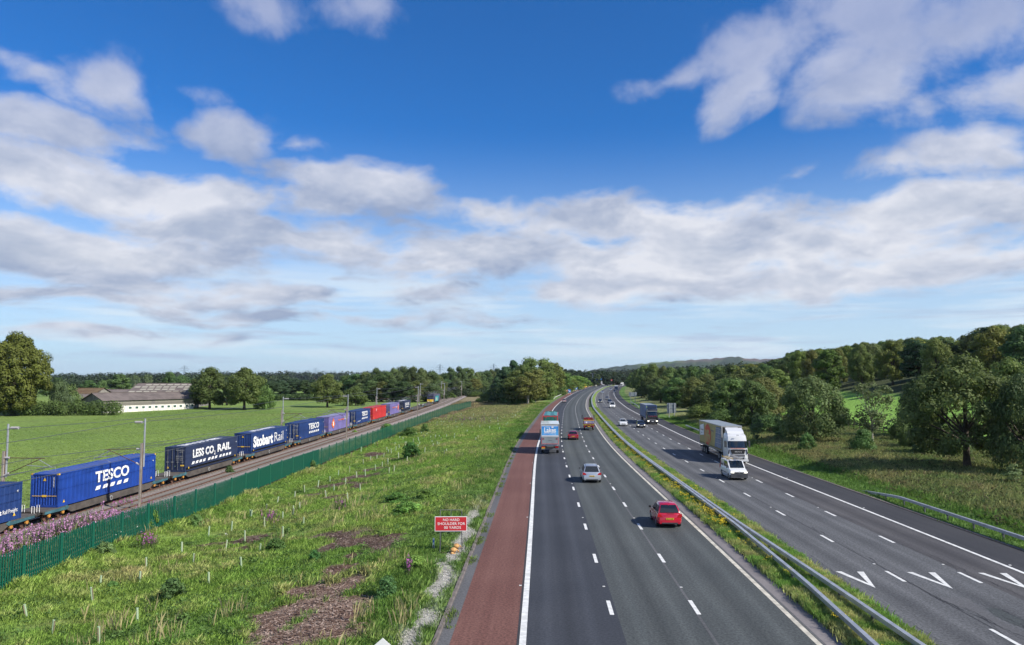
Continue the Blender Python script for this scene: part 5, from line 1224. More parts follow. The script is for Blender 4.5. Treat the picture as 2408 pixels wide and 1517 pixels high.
b = MB(); b.tube([(-1.08, -2.9, 1.1), (-1.08, -2.9, 2.45)], .04, 'black', 6); b.tube([(1.08, -2.9, 1.1), (1.08, -2.9, 2.45)], .04, 'black', 6); b.tube([(-1.08, -2.9, 2.2), (1.08, -2.9, 2.2)], .04, 'black', 6); b.build('rack', t)
b = MB(); b.box((0, -1.2, 1.5), (1.6, 1.6, .9), 'plastic'); b.box((0, .4, 1.35), (1.7, 1.2, .6), 'galv_dk'); b.build('stowed_gear', t)
cab(t, 'dkred_p', W_=2.05, H=2.35, y0=2.35, deflector=False, L=1.8)
b = MB(); b.box((0, 2.2, 2.42), (.9, .25, .10), 'galv_dk'); b.box((0, -3.0, 2.3), (.22, .12, .2), 'sign_red'); b.build('beacon_bar', t)
for y in (-1.6, 2.3):
    for s in (-1, 1): wheel(t, s * .85, y, .36, .22)
b = MB(); b.box((0, -3.24, .78), (.5, .02, .11), 'plate_y'); b.build('number_plate', t); b = MB(); b.box((0, 0, .7), (.8, 6, .2), 'under'); b.build('chassis', t)
P(t, 6.2, 1382, 1012.5, True, LC)
def simple_lorry(label, pc, pb, u, v, away, L=9.0, H=3.9, top=None):
    t = thing('lorry', label, 'lorry', group='lorries on the motorway')
    b = MB(); b.box((0, -L / 2 + (L - 2.6) / 2, (1.0 + H) / 2), (2.5, L - 2.6, H - 1.0), pb); b.build('box_body', t)
    cab(t, pc, H=2.9, y0=L / 2 - 1.2, deflector=False, L=2.0)
    b = MB(); b.box((0, 0, .85), (.9, L * .9, .25), 'under'); b.build('chassis', t); axle(t, L / 2 - 1.3, r=.46, dual=False); axle(t, -L / 2 + 1.8, r=.46)
    for s in (-1, 1): b = MB(); b.box((s * .9, -L / 2 - .02, .9), (.4, .04, .16), 'tail'); b.build('tail_light', t)
    b = MB(); b.box((0, -L / 2 - .02, .85), (1.2, .03, .3), 'jiffy_red' if away else 'under'); b.build('rear_bar', t)
    P(t, L, u, v, away)
simple_lorry('distant tall white lorry in front of the blue gantry sign', 'white_p', 'white_p', 1412, 906.2, True, 12, 4.4)
simple_lorry('far grey pink lorry near the end of the outbound traffic', 'pink_p', 'pink_p', 1449.7, 894.6, True, 12, 4.4)
simple_lorry('far box lorry with white body and green grey cab', 'curtain_grey', 'white_p', 1449.2, 917.3, False, 9, 3.6)
simple_lorry('farthest cream box lorry coming over the rise', 'offwhite', 'offwhite', 1461.6, 908.6, False, 9, 3.8)
# ------------------------------------------------------------------ trees
def leaf_quads(cent, rad, n, size, rs, flat=0.75, out=0.7):
    """n leaf sprays on the outer shell of a clump"""
    d = rs.normal(size=(n, 3)); d /= np.linalg.norm(d, axis=1)[:, None]; out = max(out, .82)
    rr = rs.uniform(0.6, 1.15, n)[:, None]
    p = cent + d * rr * rad * np.array([1, 1, flat])
    nrm = d * out + rs.normal(size=(n, 3)) * (1 - out) * 1.1 + np.array([0, 0, .25]); nrm /= np.linalg.norm(nrm, axis=1)[:, None]
    a = np.cross(nrm, rs.normal(size=(n, 3))); a /= np.linalg.norm(a, axis=1)[:, None] + 1e-9; b = np.cross(nrm, a)
    s = size * rs.uniform(.55, 1.35, n)[:, None]
    # pointed irregular spray of four corners
    return np.stack([p - a * s, p - b * s * .55, p + a * s * .95, p + b * s * .6 + nrm * s * .15], 1)
def crown(name, seed, H, R_, z0, ncl, nleaf, size, shape, m, crad=.30, flat=.75):
    rs = np.random.RandomState(seed); Q = []; cs = []
    for i in range(ncl):
        for _ in range(30):
            u = rs.uniform(0, 1); th = rs.uniform(0, 2 * math.pi)
            if shape == 'dome': rad = R_ * (1 - max(0, (u - .35) / .65) ** 2.2) * (.72 + .28 * min(1, u / .35)); 
            elif shape == 'egg': rad = R_ * math.sin(math.pi * min(1, (u * .86 + .12))) ** .7
            elif shape == 'cone': rad = R_ * (1 - u) ** .8 + .1 * R_
            elif shape == 'bush': rad = R_ * (1 - u ** 2) ** .5
            elif shape == 'fan': rad = R_ * (.25 + .75 * u ** .7) * (1 - max(0, (u - .8) / .2) ** 2 * .6)
            q = math.sqrt(rs.uniform(.25, 1)); r_ = rad * q * .82
            c = np.array([math.cos(th) * r_, math.sin(th) * r_, z0 + (H - z0) * (.06 + .86 * u)])
            if all(np.linalg.norm(c - o[0]) > .34 * min(o[1], R_ * crad) * 1.7 for o in cs): break
        rc = R_ * crad * rs.uniform(.65, 1.25) * (1 - .35 * u if shape in ('cone',) else 1)
        cs.append((c, rc)); Q.append(leaf_quads(c, rc, int(nleaf * rs.uniform(.7, 1.2)), size, rs, flat))
    # single sprays poking out of the outline
    c = np.array([0, 0, (H + z0) / 2]); n = int(ncl * nleaf * .05)
    V = np.concatenate(Q).reshape(-1, 3); V[:, 2] = np.maximum(V[:, 2], .15)
    me = np_mesh(name, V, np.arange(len(V)), 4, [M[m]]); return me, cs
def trunk(name, cs, H, r, z0, seed, m='bark', nl=9, multi=1):
    rs = random.Random(seed); b = MB(); h1 = max(z0 * 1.15, H * .3)
    for k in range(multi):
        ox, oy = (0, 0) if multi == 1 else (rs.uniform(-.06, .06) * H, rs.uniform(-.04, .04) * H); top = (ox * 2.0 + rs.uniform(-.3, .3), oy * 2 + rs.uniform(-.3, .3), H * .78)
        b.tube([(ox * .5, oy * .5, -.4), (ox * .6, oy * .6, h1 * .4), (ox, oy, h1), top], [r * 1.35, r, r * .8, r * .15], m, 8)
    for c, rc in rs.sample(cs, min(nl, len(cs))):
        c = Vector(c); s = Vector((0, 0, min(max(h1 * .75, c.z * .45), H * .5))); md = (s + c) / 2 + Vector((0, 0, -.05 * H)) * rs.uniform(-.2, 1)
        b.tube([s, md, c], [r * .42, r * .26, r * .07], m, 6)
    return b.mesh(name, 60)
PROTO = {}
def proto(k, n, H, R_, z0, ncl, nleaf, size, shape, m, r, bark='bark', crad=.3, flat=.75, nl=9, multi=1):
    L = []
    for i in range(n):
        cm, cs = crown('crown', hash_(k) + i * 17, H, R_, z0, ncl, nleaf, size, shape, m, crad, flat)
        L.append((cm, trunk('trunk', cs, H, r, z0, hash_(k) + i, bark, nl, multi)))
    PROTO[k] = (H, R_, L)
def hash_(s): return sum(ord(c) * (i + 3) for i, c in enumerate(s)) % 9973
proto('oak', 3, 16, 8, 2.2, 64, 230, .32, 'dome', 'leaf_oak', .42, crad=.23)
proto('tall', 4, 18, 6, .8, 60, 230, .32, 'egg', 'leaf_mid', .32, crad=.30)
proto('bush', 3, 7, 5, .2, 30, 200, .26, 'bush', 'leaf_mid', .16, crad=.34)
proto('dark', 2, 20, 5, .8, 60, 230, .34, 'egg', 'leaf_dark', .34, crad=.31)
proto('cone', 2, 20, 4, 2, 90, 160, .30, 'cone', 'leaf_dark', .3, crad=.32)
proto('olive', 3, 17, 7.5, 1.5, 64, 230, .32, 'dome', 'leaf_olive', .4, crad=.25, flat=.7)
proto('beech', 1, 25, 12, 1.5, 170, 300, .34, 'dome', 'leaf_olive', .7, crad=.16, flat=.8)
proto('bigoak', 1, 13, 8, 1.3, 105, 230, .19, 'dome', 'leaf_oak', .36, crad=.17, nl=26)
proto('darkoak', 1, 10, 7, .8, 84, 210, .19, 'dome', 'leaf_dark', .30, crad=.20, nl=20)
proto('airy', 2, 9, 3.6, 1.6, 46, 60, .16, 'fan', 'leaf_airy', .13, 'bark_pale', crad=.2, nl=26)
proto('sapling', 2, 5, 1.2, .3, 22, 70, .14, 'egg', 'leaf_airy', .05, 'bark', crad=.4)
proto('birch', 2, 15, 4.2, 2.5, 50, 150, .30, 'egg', 'leaf_oak', .20, 'bark_pale', crad=.32, nl=12, multi=2)
proto('shrub', 3, 2.2, 1.3, .05, 22, 120, .11, 'bush', 'leaf_mid', .04, crad=.34)
rt = random.Random(11)
def tree(k, x, y, H, R_, label, group=None, col=(1, 1, 1), cat='tree', name=None, z=None, rot=None):
    H0, R0, L = PROTO[k]; cm, tm = L[rt.randrange(len(L))]
    t = thing(name or {'bush': 'leafy_shrub', 'shrub': 'leafy_shrub', 'cone': 'conifer_tree', 'dark': 'dark_tree', 'sapling': 'young_tree'}.get(k, 'broadleaf_tree'), label, cat, (x, y, (gz(x, y) if z is None else z) - .05), rt.uniform(0, 6.28) if rot is None else rot, group)
    t.scale = (R_ / R0, R_ / R0, H / H0)
    c = link('crown', cm, t); c.color = (*col, 1); link('trunk', tm, t)
    return t
def ptree(k, u, Y, vtop, wpx, label, group=None, col=(1, 1, 1), cat='tree', name=None, verge=False):
    if verge:
        while float(inv(np.array([(u - 1204) / FPX * Y]), np.array([float(Y)]))[1][0]) > -8.5 and Y < 900: Y += 8
    x = (u - 1204) / FPX * Y; z = gz(x, Y); H = CAMZ - (vtop - 888) * Y / FPX - z; R_ = wpx / 2 * Y / FPX
    return tree(k, x, Y, max(H, .8), R_ * 1.05, label, group, col, cat, name, z)
AUT = (1.35, .95, .7)
# farm side
ptree('beech', 38, 225, 772, 176, 'huge round beech tree with yellowing leaves, tallest on the farm side', col=(.85, .85, .5))
ptree('bush', 148, 232, 897, 56, 'grey green willow bush between the huge beech and the farm', col=(1.3, 1.25, 1.7)); ptree('bush', 165, 250, 905, 60, 'pale green bush in front of the red gabled barn', col=(1.3, 1.2, 1.2))
ptree('oak', 497, 262, 861, 96, 'oak tree with its left half against the big barn gable', col=(1.0, 1.02, .85)); ptree('oak', 470, 268, 892, 50, 'small oak in front of the barn end wall', col=(.85, .9, .9))
ptree('oak', 578, 258, 860, 104, 'spreading oak in the green field beside the barn yard', col=(1.15, 1.15, .9)); ptree('bush', 622, 262, 905, 56, 'rounded green bush at the foot of the spreading oak', col=(1.1, 1.1, .9))
to = ptree('oak', 772, 277, 877, 84, 'stag headed oak with bare branches standing alone in the field beyond the train', col=(1.1, 1.05, .85))
b = MB()
for dx, dz in ((-2.5, 12.6), (-1.2, 13.2), (1.6, 13.4), (3.2, 12.4), (.4, 12.9)): b.tube([(dx * .3, -3.5, 7), (dx * .7, -3.8, 10.5), (dx, -4, dz * 1.05), (dx * 1.3, -4, dz * 1.12)], [.22, .15, .09, .04], 'deadwood', 5)
b.build('bare_branches', to)
ptree('bush', 838, 292, 909, 62, 'low round thorn tree beyond the purple container', col=(1.0, .95, .8))
far_l = [('tall', 140, 885, 40), ('dark', 182, 893, 44), ('tall', 213, 891, 44), ('bush', 246, 895, 40), ('tall', 284, 877, 58), ('airy', 321, 880, 24), ('airy', 350, 878, 28), ('tall', 402, 871, 40), ('bush', 425, 884, 62), ('dark', 452, 886, 40), ('tall', 115, 891, 40)]
fl = ['behind the low moss roofed barns', 'dark one behind the red gable', 'behind the middle of the farm', 'low one behind the farm', 'broad round one behind the farm', 'thin airy one', 'thin airy leaning one', 'tall one behind the barn roof', 'wide pale one behind the barn roof', 'dark one beside the pylon', 'next to the huge beech']
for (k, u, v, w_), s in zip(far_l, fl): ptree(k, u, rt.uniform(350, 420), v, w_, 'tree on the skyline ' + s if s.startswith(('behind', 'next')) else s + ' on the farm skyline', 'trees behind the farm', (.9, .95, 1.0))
# woods beyond the railway
wood = [(640, 893, 380, 'dark'), (662, 891, 400, 'dark'), (690, 889, 410, 'dark'), (718, 892, 400, 'dark'), (742, 889, 410, 'dark'), (815, 880, 390, 'tall'), (838, 876, 385, 'tall'), (860, 872, 380, 'olive'), (884, 863, 370, 'oak'), (905, 868, 360, 'tall'), (928, 862, 365, 'oak'), (952, 855, 372, 'dark'), (972, 860, 355, 'oak'), (992, 862, 360, 'oak'), (1012, 868, 365, 'tall'), (1026, 876, 370, 'oak'),
        (848, 898, 345, 'oak'), (876, 893, 340, 'tall'), (900, 895, 335, 'oak'), (925, 890, 332, 'oak'), (950, 894, 330, 'tall'), (978, 892, 335, 'oak'), (1000, 893, 338, 'olive'), (1018, 900, 335, 'oak'), (790, 893, 390, 'tall'), (770, 892, 400, 'dark'),
        (1042, 874, 460, 'dark'), (1060, 862, 450, 'oak'), (1080, 860, 455, 'oak'), (1098, 862, 470, 'tall'), (1112, 866, 480, 'oak'), (1128, 872, 500, 'tall'), (1142, 868, 560, 'tall'), (1156, 866, 600, 'oak'), (1172, 862, 620, 'dark'), (1052, 890, 430, 'tall'), (1074, 888, 425, 'oak'), (1095, 889, 440, 'oak'), (1116, 887, 455, 'olive'), (1135, 888, 500, 'oak'), (1033, 893, 400, 'bush'), (1180, 872, 560, 'dark')]
wcount = {}
def wc(*a):
    wcount[a] = wcount.get(a, -1) + 1; return wcount[a]
for i, (u, v, Y, k) in enumerate(wood):
    wa = 'left of the lone oak' if u < 730 else 'behind the lone oak' if u < 812 else 'behind the purple container' if u < 850 else 'above the red container' if u < 915 else 'above the last navy container' if u < 962 else 'behind the locomotive' if u < 1030 else 'beside the bare track' if u < 1100 else 'where the track vanishes'
    ptree(k, u, Y, v, 44 * 380 / Y * (1.25 if v < 885 else 1.1), ('tall ' if v < 868 else 'low ' if v > 888 else 'mid height ') + {'oak': 'round crowned', 'tall': 'upright green', 'dark': 'dark green', 'olive': 'olive brown', 'bush': 'bushy'}[k] + ' woodland tree ' + wa + ['', ', its twin just left', ', the third one'][min(2, wc(wa, k, 't' if v < 868 else 'l' if v > 888 else 'm'))], 'trees of the wood beyond the railway', rt.choice([(1, 1, 1), (.9, .95, 1), (1.1, 1.0, .8), (.8, .9, .95)]))
# hedge line in the far field
for i, u in enumerate(range(640, 735, 13)): ptree('bush', u, 345, 926, 24, 'low clipped hedgerow bush at the far edge of the green field', 'hedgerow bushes across the far field', (.8, .85, .9))
# clump between railway and motorway
cl = [('cone', 1207, 318, 840, 44, 'tall dark pine at the back of the clump between track and motorway', (.95, 1.15, 1.1)), ('dark', 1190, 314, 858, 50, 'dark evergreen beside the tall pine in the middle clump', (1, 1.1, 1.05)), ('tall', 1248, 312, 839, 74, 'tallest broadleaf tree in the middle clump', (1.1, 1.05, .9)),
      ('tall', 1277, 308, 841, 60, 'broad green tree just right of the tallest one in the clump', (1.15, 1.1, .85)), ('birch', 1300, 300, 850, 62, 'loose crowned tree on the motorway side of the middle clump', (1.25, 1.15, .8)), ('tall', 1318, 302, 866, 52, 'round green tree at the motorway edge of the clump', (1.1, 1.1, .8)),
      ('birch', 1215, 296, 868, 58, 'birch with pale stem at the left of the middle clump', (1.1, 1.0, .8)), ('birch', 1240, 292, 872, 56, 'birch with pale stem near the middle of the clump', (1.2, 1.05, .8)), ('birch', 1262, 290, 866, 60, 'birch with two pale stems in the clump', (1.3, 1.1, .85)), ('tall', 1225, 308, 856, 56, 'olive green tree between pine and birches', (.95, .95, .8)),
      ('dark', 1172, 316, 893, 44, 'dark thicket tree next to the railway bend', (.9, .95, .9)), ('bush', 1188, 303, 900, 60, 'dark bush at the foot of the evergreen', (.75, .8, .8)), ('bush', 1156, 325, 912, 50, 'low dark bush beside the track bed', (.85, .9, .8)), ('bush', 1200, 298, 925, 46, 'low bush before the clump, left of the birches', (.7, .8, .7)),
      ('bush', 1230, 297, 920, 44, 'green bush among the birch stems', (.9, 1.0, .7)), ('bush', 1280, 296, 908, 60, 'large green bush right of the birches', (1.0, 1.05, .8)), ('bush', 1305, 300, 905, 56, 'rounded shrub near the end of the white barrier', (.95, .95, .75)), ('bush', 1322, 306, 914, 44, 'reddish brown shrub behind the white barrier', (1.2, .8, .7)),
      ('tall', 1336, 360, 884, 50, 'light green tree behind the red road works sign', (1.3, 1.25, .8)), ('tall', 1352, 390, 881, 52, 'light green tree behind the round blue signs', (1.35, 1.3, .8)), ('tall', 1368, 430, 886, 40, 'last light green tree along the outbound verge', (1.3, 1.3, .8)), ('bush', 1345, 370, 898, 50, 'light green bush behind the blue signs', (1.3, 1.3, .8)), ('bush', 1380, 460, 897, 30, 'small bush beside the orange digger', (1, 1.1, .8)), ('bush', 1392, 520, 898, 26, 'small dark bush beyond the orange digger', (.9, 1, .8))]
for k, u, Y, v, w_, lb, c_ in cl: ptree(k, u, Y, v, w_ * 1.12, lb, 'trees between the railway and the motorway', tuple(q * 1.12 for q in c_), verge=True)
# dark wood at the motorway's far end
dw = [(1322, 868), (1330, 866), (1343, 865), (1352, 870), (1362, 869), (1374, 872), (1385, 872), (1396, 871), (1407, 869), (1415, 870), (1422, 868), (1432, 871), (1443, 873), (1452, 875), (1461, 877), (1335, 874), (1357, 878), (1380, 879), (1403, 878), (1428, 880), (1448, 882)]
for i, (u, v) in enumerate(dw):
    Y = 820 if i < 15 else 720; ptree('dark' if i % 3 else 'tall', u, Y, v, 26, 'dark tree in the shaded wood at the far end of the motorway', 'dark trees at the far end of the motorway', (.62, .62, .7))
# right hand side: motorway edge trees, far to near
re_ = [('tall', 1479, 620, 884, 20), ('tall', 1487, 560, 874, 26), ('oak', 1499, 480, 866, 34), ('tall', 1516, 430, 856, 38), ('tall', 1536, 400, 852, 40), ('oak', 1530, 352, 872, 52), ('tall', 1508, 390, 880, 34), ('olive', 1560, 380, 858, 42), ('tall', 1578, 345, 859, 46), ('oak', 1562, 316, 882, 56), ('tall', 1603, 320, 863, 50), ('olive', 1592, 285, 884, 60),
       ('tall', 1628, 300, 859, 50), ('oak', 1625, 255, 884, 70), ('tall', 1654, 290, 862, 46), ('olive', 1662, 238, 876, 78), ('tall', 1690, 260, 858, 62), ('oak', 1700, 212, 884, 84), ('birch', 1722, 235, 856, 70), ('olive', 1745, 215, 862, 78), ('oak', 1742, 182, 888, 96), ('birch', 1775, 205, 860, 80), ('olive', 1790, 170, 880, 100), ('tall', 1820, 195, 862, 80), ('bush', 1545, 325, 925, 44), ('bush', 1600, 262, 930, 50), ('bush', 1650, 222, 945, 60), ('bush', 1690, 192, 955, 64), ('bush', 1735, 168, 960, 70), ('bush', 1785, 150, 965, 76), ('bush', 1505, 400, 918, 30), ('oak', 1552, 290, 888, 60), ('tall', 1590, 250, 884, 60), ('olive', 1632, 215, 886, 80), ('oak', 1672, 185, 890, 96), ('tall', 1715, 166, 884, 92), ('oak', 1765, 146, 892, 104), ('bush', 1650, 180, 948, 70), ('bush', 1700, 158, 962, 80), ('bush', 1805, 132, 975, 80)]
pos_w = ['at the far bend of the inbound side', 'above the first sign back', 'between the two sign backs', 'behind the larger sign back', 'above the black lorry', 'above the big white lorry', 'left of the dark roadside oak']
seen_l = {}
for i, (k, u, Y, v, w_) in enumerate(re_):
    z_ = pos_w[0] if u < 1500 else pos_w[1] if u < 1530 else pos_w[2] if u < 1570 else pos_w[3] if u < 1615 else pos_w[4] if u < 1665 else pos_w[5] if u < 1760 else pos_w[6]
    kd = {'tall': 'upright green tree', 'oak': 'round crowned green tree', 'olive': 'olive brown broad tree', 'birch': 'thin twiggy tree', 'bush': 'low green thicket bush'}[k]
    nn = seen_l.setdefault(kd + z_, 0); seen_l[kd + z_] += 1; z_ += ['', ', a little further right', ', the third of its kind'][min(nn, 2)]
    ptree(k, u, Y, v, w_ * 1.12, kd + ' ' + z_, 'trees along the inbound verge', rt.choice([(1, 1, .9), (.9, .92, .85), (1.05, 1.0, .8), (.85, .92, .8)]))
ptree('darkoak', 1905, 112, 882, 182, 'dark broad oak on the verge beside the bright meadow gap', col=(1.65, 1.42, 1.05)); ptree('airy', 2044, 108, 893, 120, 'thin see through ash tree in front of the bright meadow', col=(1, .95, .8))
ptree('bigoak', 2262, 78, 826, 310, 'largest roadside oak with forked trunk in the shaded grass', col=(1.1, 1.15, 1.0)); ptree('darkoak', 2400, 72, 872, 170, 'dark oak cut off by the right edge of the picture', col=(1.6, 1.4, 1.1)); ptree('oak', 2370, 96, 838, 150, 'green oak behind the edge oak', col=(1.1, 1.15, .9))
ptree('sapling', 1775, 118, 968, 30, 'slim young birch on the verge above the white lorry roof', col=(.9, 1, .9)); ptree('bush', 2022, 98, 1008, 60, 'pale green willow shrub below the thin ash tree', col=(1.2, 1.35, 1.2)); ptree('shrub', 1892, 100, 1018, 40, 'small dark shrub on the bank by the broad dark oak', col=(.9, 1, .9)); ptree('shrub', 1828, 118, 1012, 34, 'small pale shrub on the bank left of the dark oak', col=(1.2, 1.3, 1.3))
ptree('bush', 2200, 92, 985, 120, 'shaded thicket behind the trunk of the largest roadside oak', col=(.85, .85, .7)); ptree('sapling', 2370, 66, 1085, 40, 'young sapling under the edge oak', col=(1, 1, .9)); ptree('bush', 1850, 128, 985, 70, 'thicket bush joining the dark oak', col=(.7, .75, .7)); ptree('bush', 2125, 100, 1000, 40, 'brown bramble shrub beside the meadow fence', col=(.9, .8, .7)); ptree('bush', 2110, 112, 985, 60, 'dark bush at the right end of the meadow gap', col=(.7, .75, .7)); ptree('oak', 2160, 118, 880, 110, 'dark oak behind the largest roadside oak', col=(.8, .85, .8))
# wooded hill on the right: random but spaced
hill = []; tries = 0
while len(hill) < 150 and tries < 9000:
    tries += 1; y = rt.uniform(105, 600); d = rt.uniform(103, 240)
    x, yy = F(y, d); x, yy = float(x), float(yy); u = 1204 + x / yy * FPX
    if u > 2560 or False: continue
    sp = 8.5 + yy * .012
    if d > 150 and rt.random() < .5: continue
    if all((x - a) ** 2 + (yy - c) ** 2 > sp * sp for a, c in hill): hill.append((x, yy))
skyl = np.array([(1500, 868), (1580, 860), (1650, 862), (1700, 856), (1800, 850), (1832, 840), (1862, 822), (1900, 817), (1950, 816), (2000, 807), (2050, 799), (2100, 797), (2150, 790), (2200, 788), (2290, 784), (2310, 764), (2408, 756), (2600, 750)], float)
for i, (x, y) in enumerate(hill):
    u = 1204 + x / y * FPX; vmin = float(np.interp(u, skyl[:, 0], skyl[:, 1])) + rt.uniform(0, 7); z = gz(x, y)
    Hm = CAMZ - (vmin - 888) * y / FPX - z; H = min(rt.uniform(15, 24), Hm)
    if H < 5 or (y < 230 and inv(np.array([x]), np.array([y]))[1][0] < 113): continue
    k = rt.choice(['oak', 'olive', 'olive', 'tall', 'oak', 'dark', 'tall', 'olive']); col = rt.choice([(1.0, .98, .8), (1.12, 1.0, .65), (.85, .92, .85), (1.15, 1.1, .7), (.75, .88, .9), (1.0, 1.05, .8), (.75, .85, .75), (1.25, 1.25, .7)])
    vt = 888 - (z + H - CAMZ) / y * FPX; row = 'on the hill crest' if vt < vmin + 9 else 'on the hill slope' if y > 200 else 'at the hill foot'
    hue = 'yellow' if col[0] > 1.2 else 'rusty' if col[0] > 1.11 and col[1] < 1.05 else 'golden green' if col[0] > 1.11 else 'blue green' if col[2] > .87 else 'shady' if col[0] < .8 else 'mid green' if col[1] > 1 else 'olive' if col[0] > .9 else 'dull green'
    an = 'above the black lorry' if u < 1600 else 'above the gap before the white lorry' if u < 1660 else 'above the white lorry trailer' if u < 1740 else 'above the white lorry cab' if u < 1810 else 'over the left of the dark oak' if u < 1900 else 'over the right of the dark oak' if u < 1990 else 'above the bright meadow' if u < 2090 else 'over the left of the largest oak' if u < 2190 else 'over the top of the largest oak' if u < 2290 else 'near the right picture edge'
    tree(k, x, y, H, rt.uniform(5.0, 7.2), '%s %s %s %s' % (hue, {'oak': 'round oak', 'olive': 'broad tree', 'tall': 'upright tree', 'dark': 'dense tree'}[k], row, an), 'trees on the wooded hill', col, z=z)
# far woods and hedges as joined masses
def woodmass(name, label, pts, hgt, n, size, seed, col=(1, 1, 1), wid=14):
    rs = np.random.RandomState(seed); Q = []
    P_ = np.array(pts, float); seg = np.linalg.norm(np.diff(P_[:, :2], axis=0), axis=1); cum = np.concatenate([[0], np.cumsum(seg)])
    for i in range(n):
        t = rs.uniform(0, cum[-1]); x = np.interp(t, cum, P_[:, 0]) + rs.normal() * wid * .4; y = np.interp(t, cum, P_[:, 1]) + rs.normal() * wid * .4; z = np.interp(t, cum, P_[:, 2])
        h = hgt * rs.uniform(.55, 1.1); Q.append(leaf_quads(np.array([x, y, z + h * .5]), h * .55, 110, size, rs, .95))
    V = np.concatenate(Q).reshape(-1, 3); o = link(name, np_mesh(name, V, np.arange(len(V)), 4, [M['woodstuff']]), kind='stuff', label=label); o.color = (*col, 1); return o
def wpt(u, Y, dz=0): x = (u - 1204) / FPX * Y; return (x, Y, gz(x, Y) + dz)
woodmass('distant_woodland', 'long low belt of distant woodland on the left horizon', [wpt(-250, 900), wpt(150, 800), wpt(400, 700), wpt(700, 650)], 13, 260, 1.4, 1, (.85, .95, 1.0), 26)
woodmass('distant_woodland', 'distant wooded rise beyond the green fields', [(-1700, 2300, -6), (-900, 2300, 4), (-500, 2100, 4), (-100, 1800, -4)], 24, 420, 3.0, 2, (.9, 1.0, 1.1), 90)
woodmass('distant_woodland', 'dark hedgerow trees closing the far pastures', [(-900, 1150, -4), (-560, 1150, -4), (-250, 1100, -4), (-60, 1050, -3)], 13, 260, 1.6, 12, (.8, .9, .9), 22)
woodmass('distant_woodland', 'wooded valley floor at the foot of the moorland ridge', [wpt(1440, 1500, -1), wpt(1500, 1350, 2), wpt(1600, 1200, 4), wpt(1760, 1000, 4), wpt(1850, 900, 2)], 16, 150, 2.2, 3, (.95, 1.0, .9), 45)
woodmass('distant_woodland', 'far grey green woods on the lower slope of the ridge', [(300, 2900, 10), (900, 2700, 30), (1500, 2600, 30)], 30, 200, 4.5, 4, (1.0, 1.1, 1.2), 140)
woodmass('undergrowth', 'dense bushy undergrowth below the woods beyond the railway', [wpt(800, 335), wpt(1020, 335), wpt(1050, 395), wpt(1100, 430), wpt(1140, 480)], 5, 60, .5, 5, (.9, .95, .8), 8)
woodmass('undergrowth', 'dark undergrowth below the trees of the inbound verge', [FP(430, 40), FP(330, 44), FP(260, 48), FP(200, 52), FP(150, 58), FP(118, 62)], 4.2, 110, .34, 6, (1.1, 1.1, .9), 7)
woodmass('undergrowth', 'shady undergrowth at the foot of the wooded hill', [FP(330, 101), FP(200, 102), FP(150, 103), FP(110, 104), FP(85, 104)], 4.5, 110, .42, 7, (.8, .85, .7), 5)
# farm hedge
def hedge(name, label, pts, hgt, wid, n, size, seed, col):
    rs = np.random.RandomState(seed); P_ = np.array(pts, float); Q = []
    seg = np.linalg.norm(np.diff(P_[:, :2], axis=0), axis=1); cum = np.concatenate([[0], np.cumsum(seg)])
    for i in range(n):
        t = cum[-1] * (i + rs.uniform()) / n; c = np.array([np.interp(t, cum, P_[:, k]) for k in range(3)]); c[:2] += rs.normal(size=2) * wid * .2; c[2] += rs.uniform(.3, .8) * hgt * .75
        Q.append(leaf_quads(c, hgt * .38, 150, size, rs, 1.0))
    V = np.concatenate(Q).reshape(-1, 3); o = link(name, np_mesh(name, V, np.arange(len(V)), 4, [M['leaf_mid']]), label=label, cat='hedge'); o.color = (*col, 1)
hedge('hedge', 'thick dark green hedge running from the huge beech to the white barn wall', [wpt(-60, 224), wpt(60, 225), wpt(180, 226), wpt(287, 227)], 5.0, 3, 100, .26, 8, (.85, .88, .75))
hedge('hedge', 'low field hedge behind the lone stag headed oak', [wpt(640, 340), wpt(760, 345), wpt(860, 350)], 3.0, 3, 40, .3, 9, (.7, .75, .7))

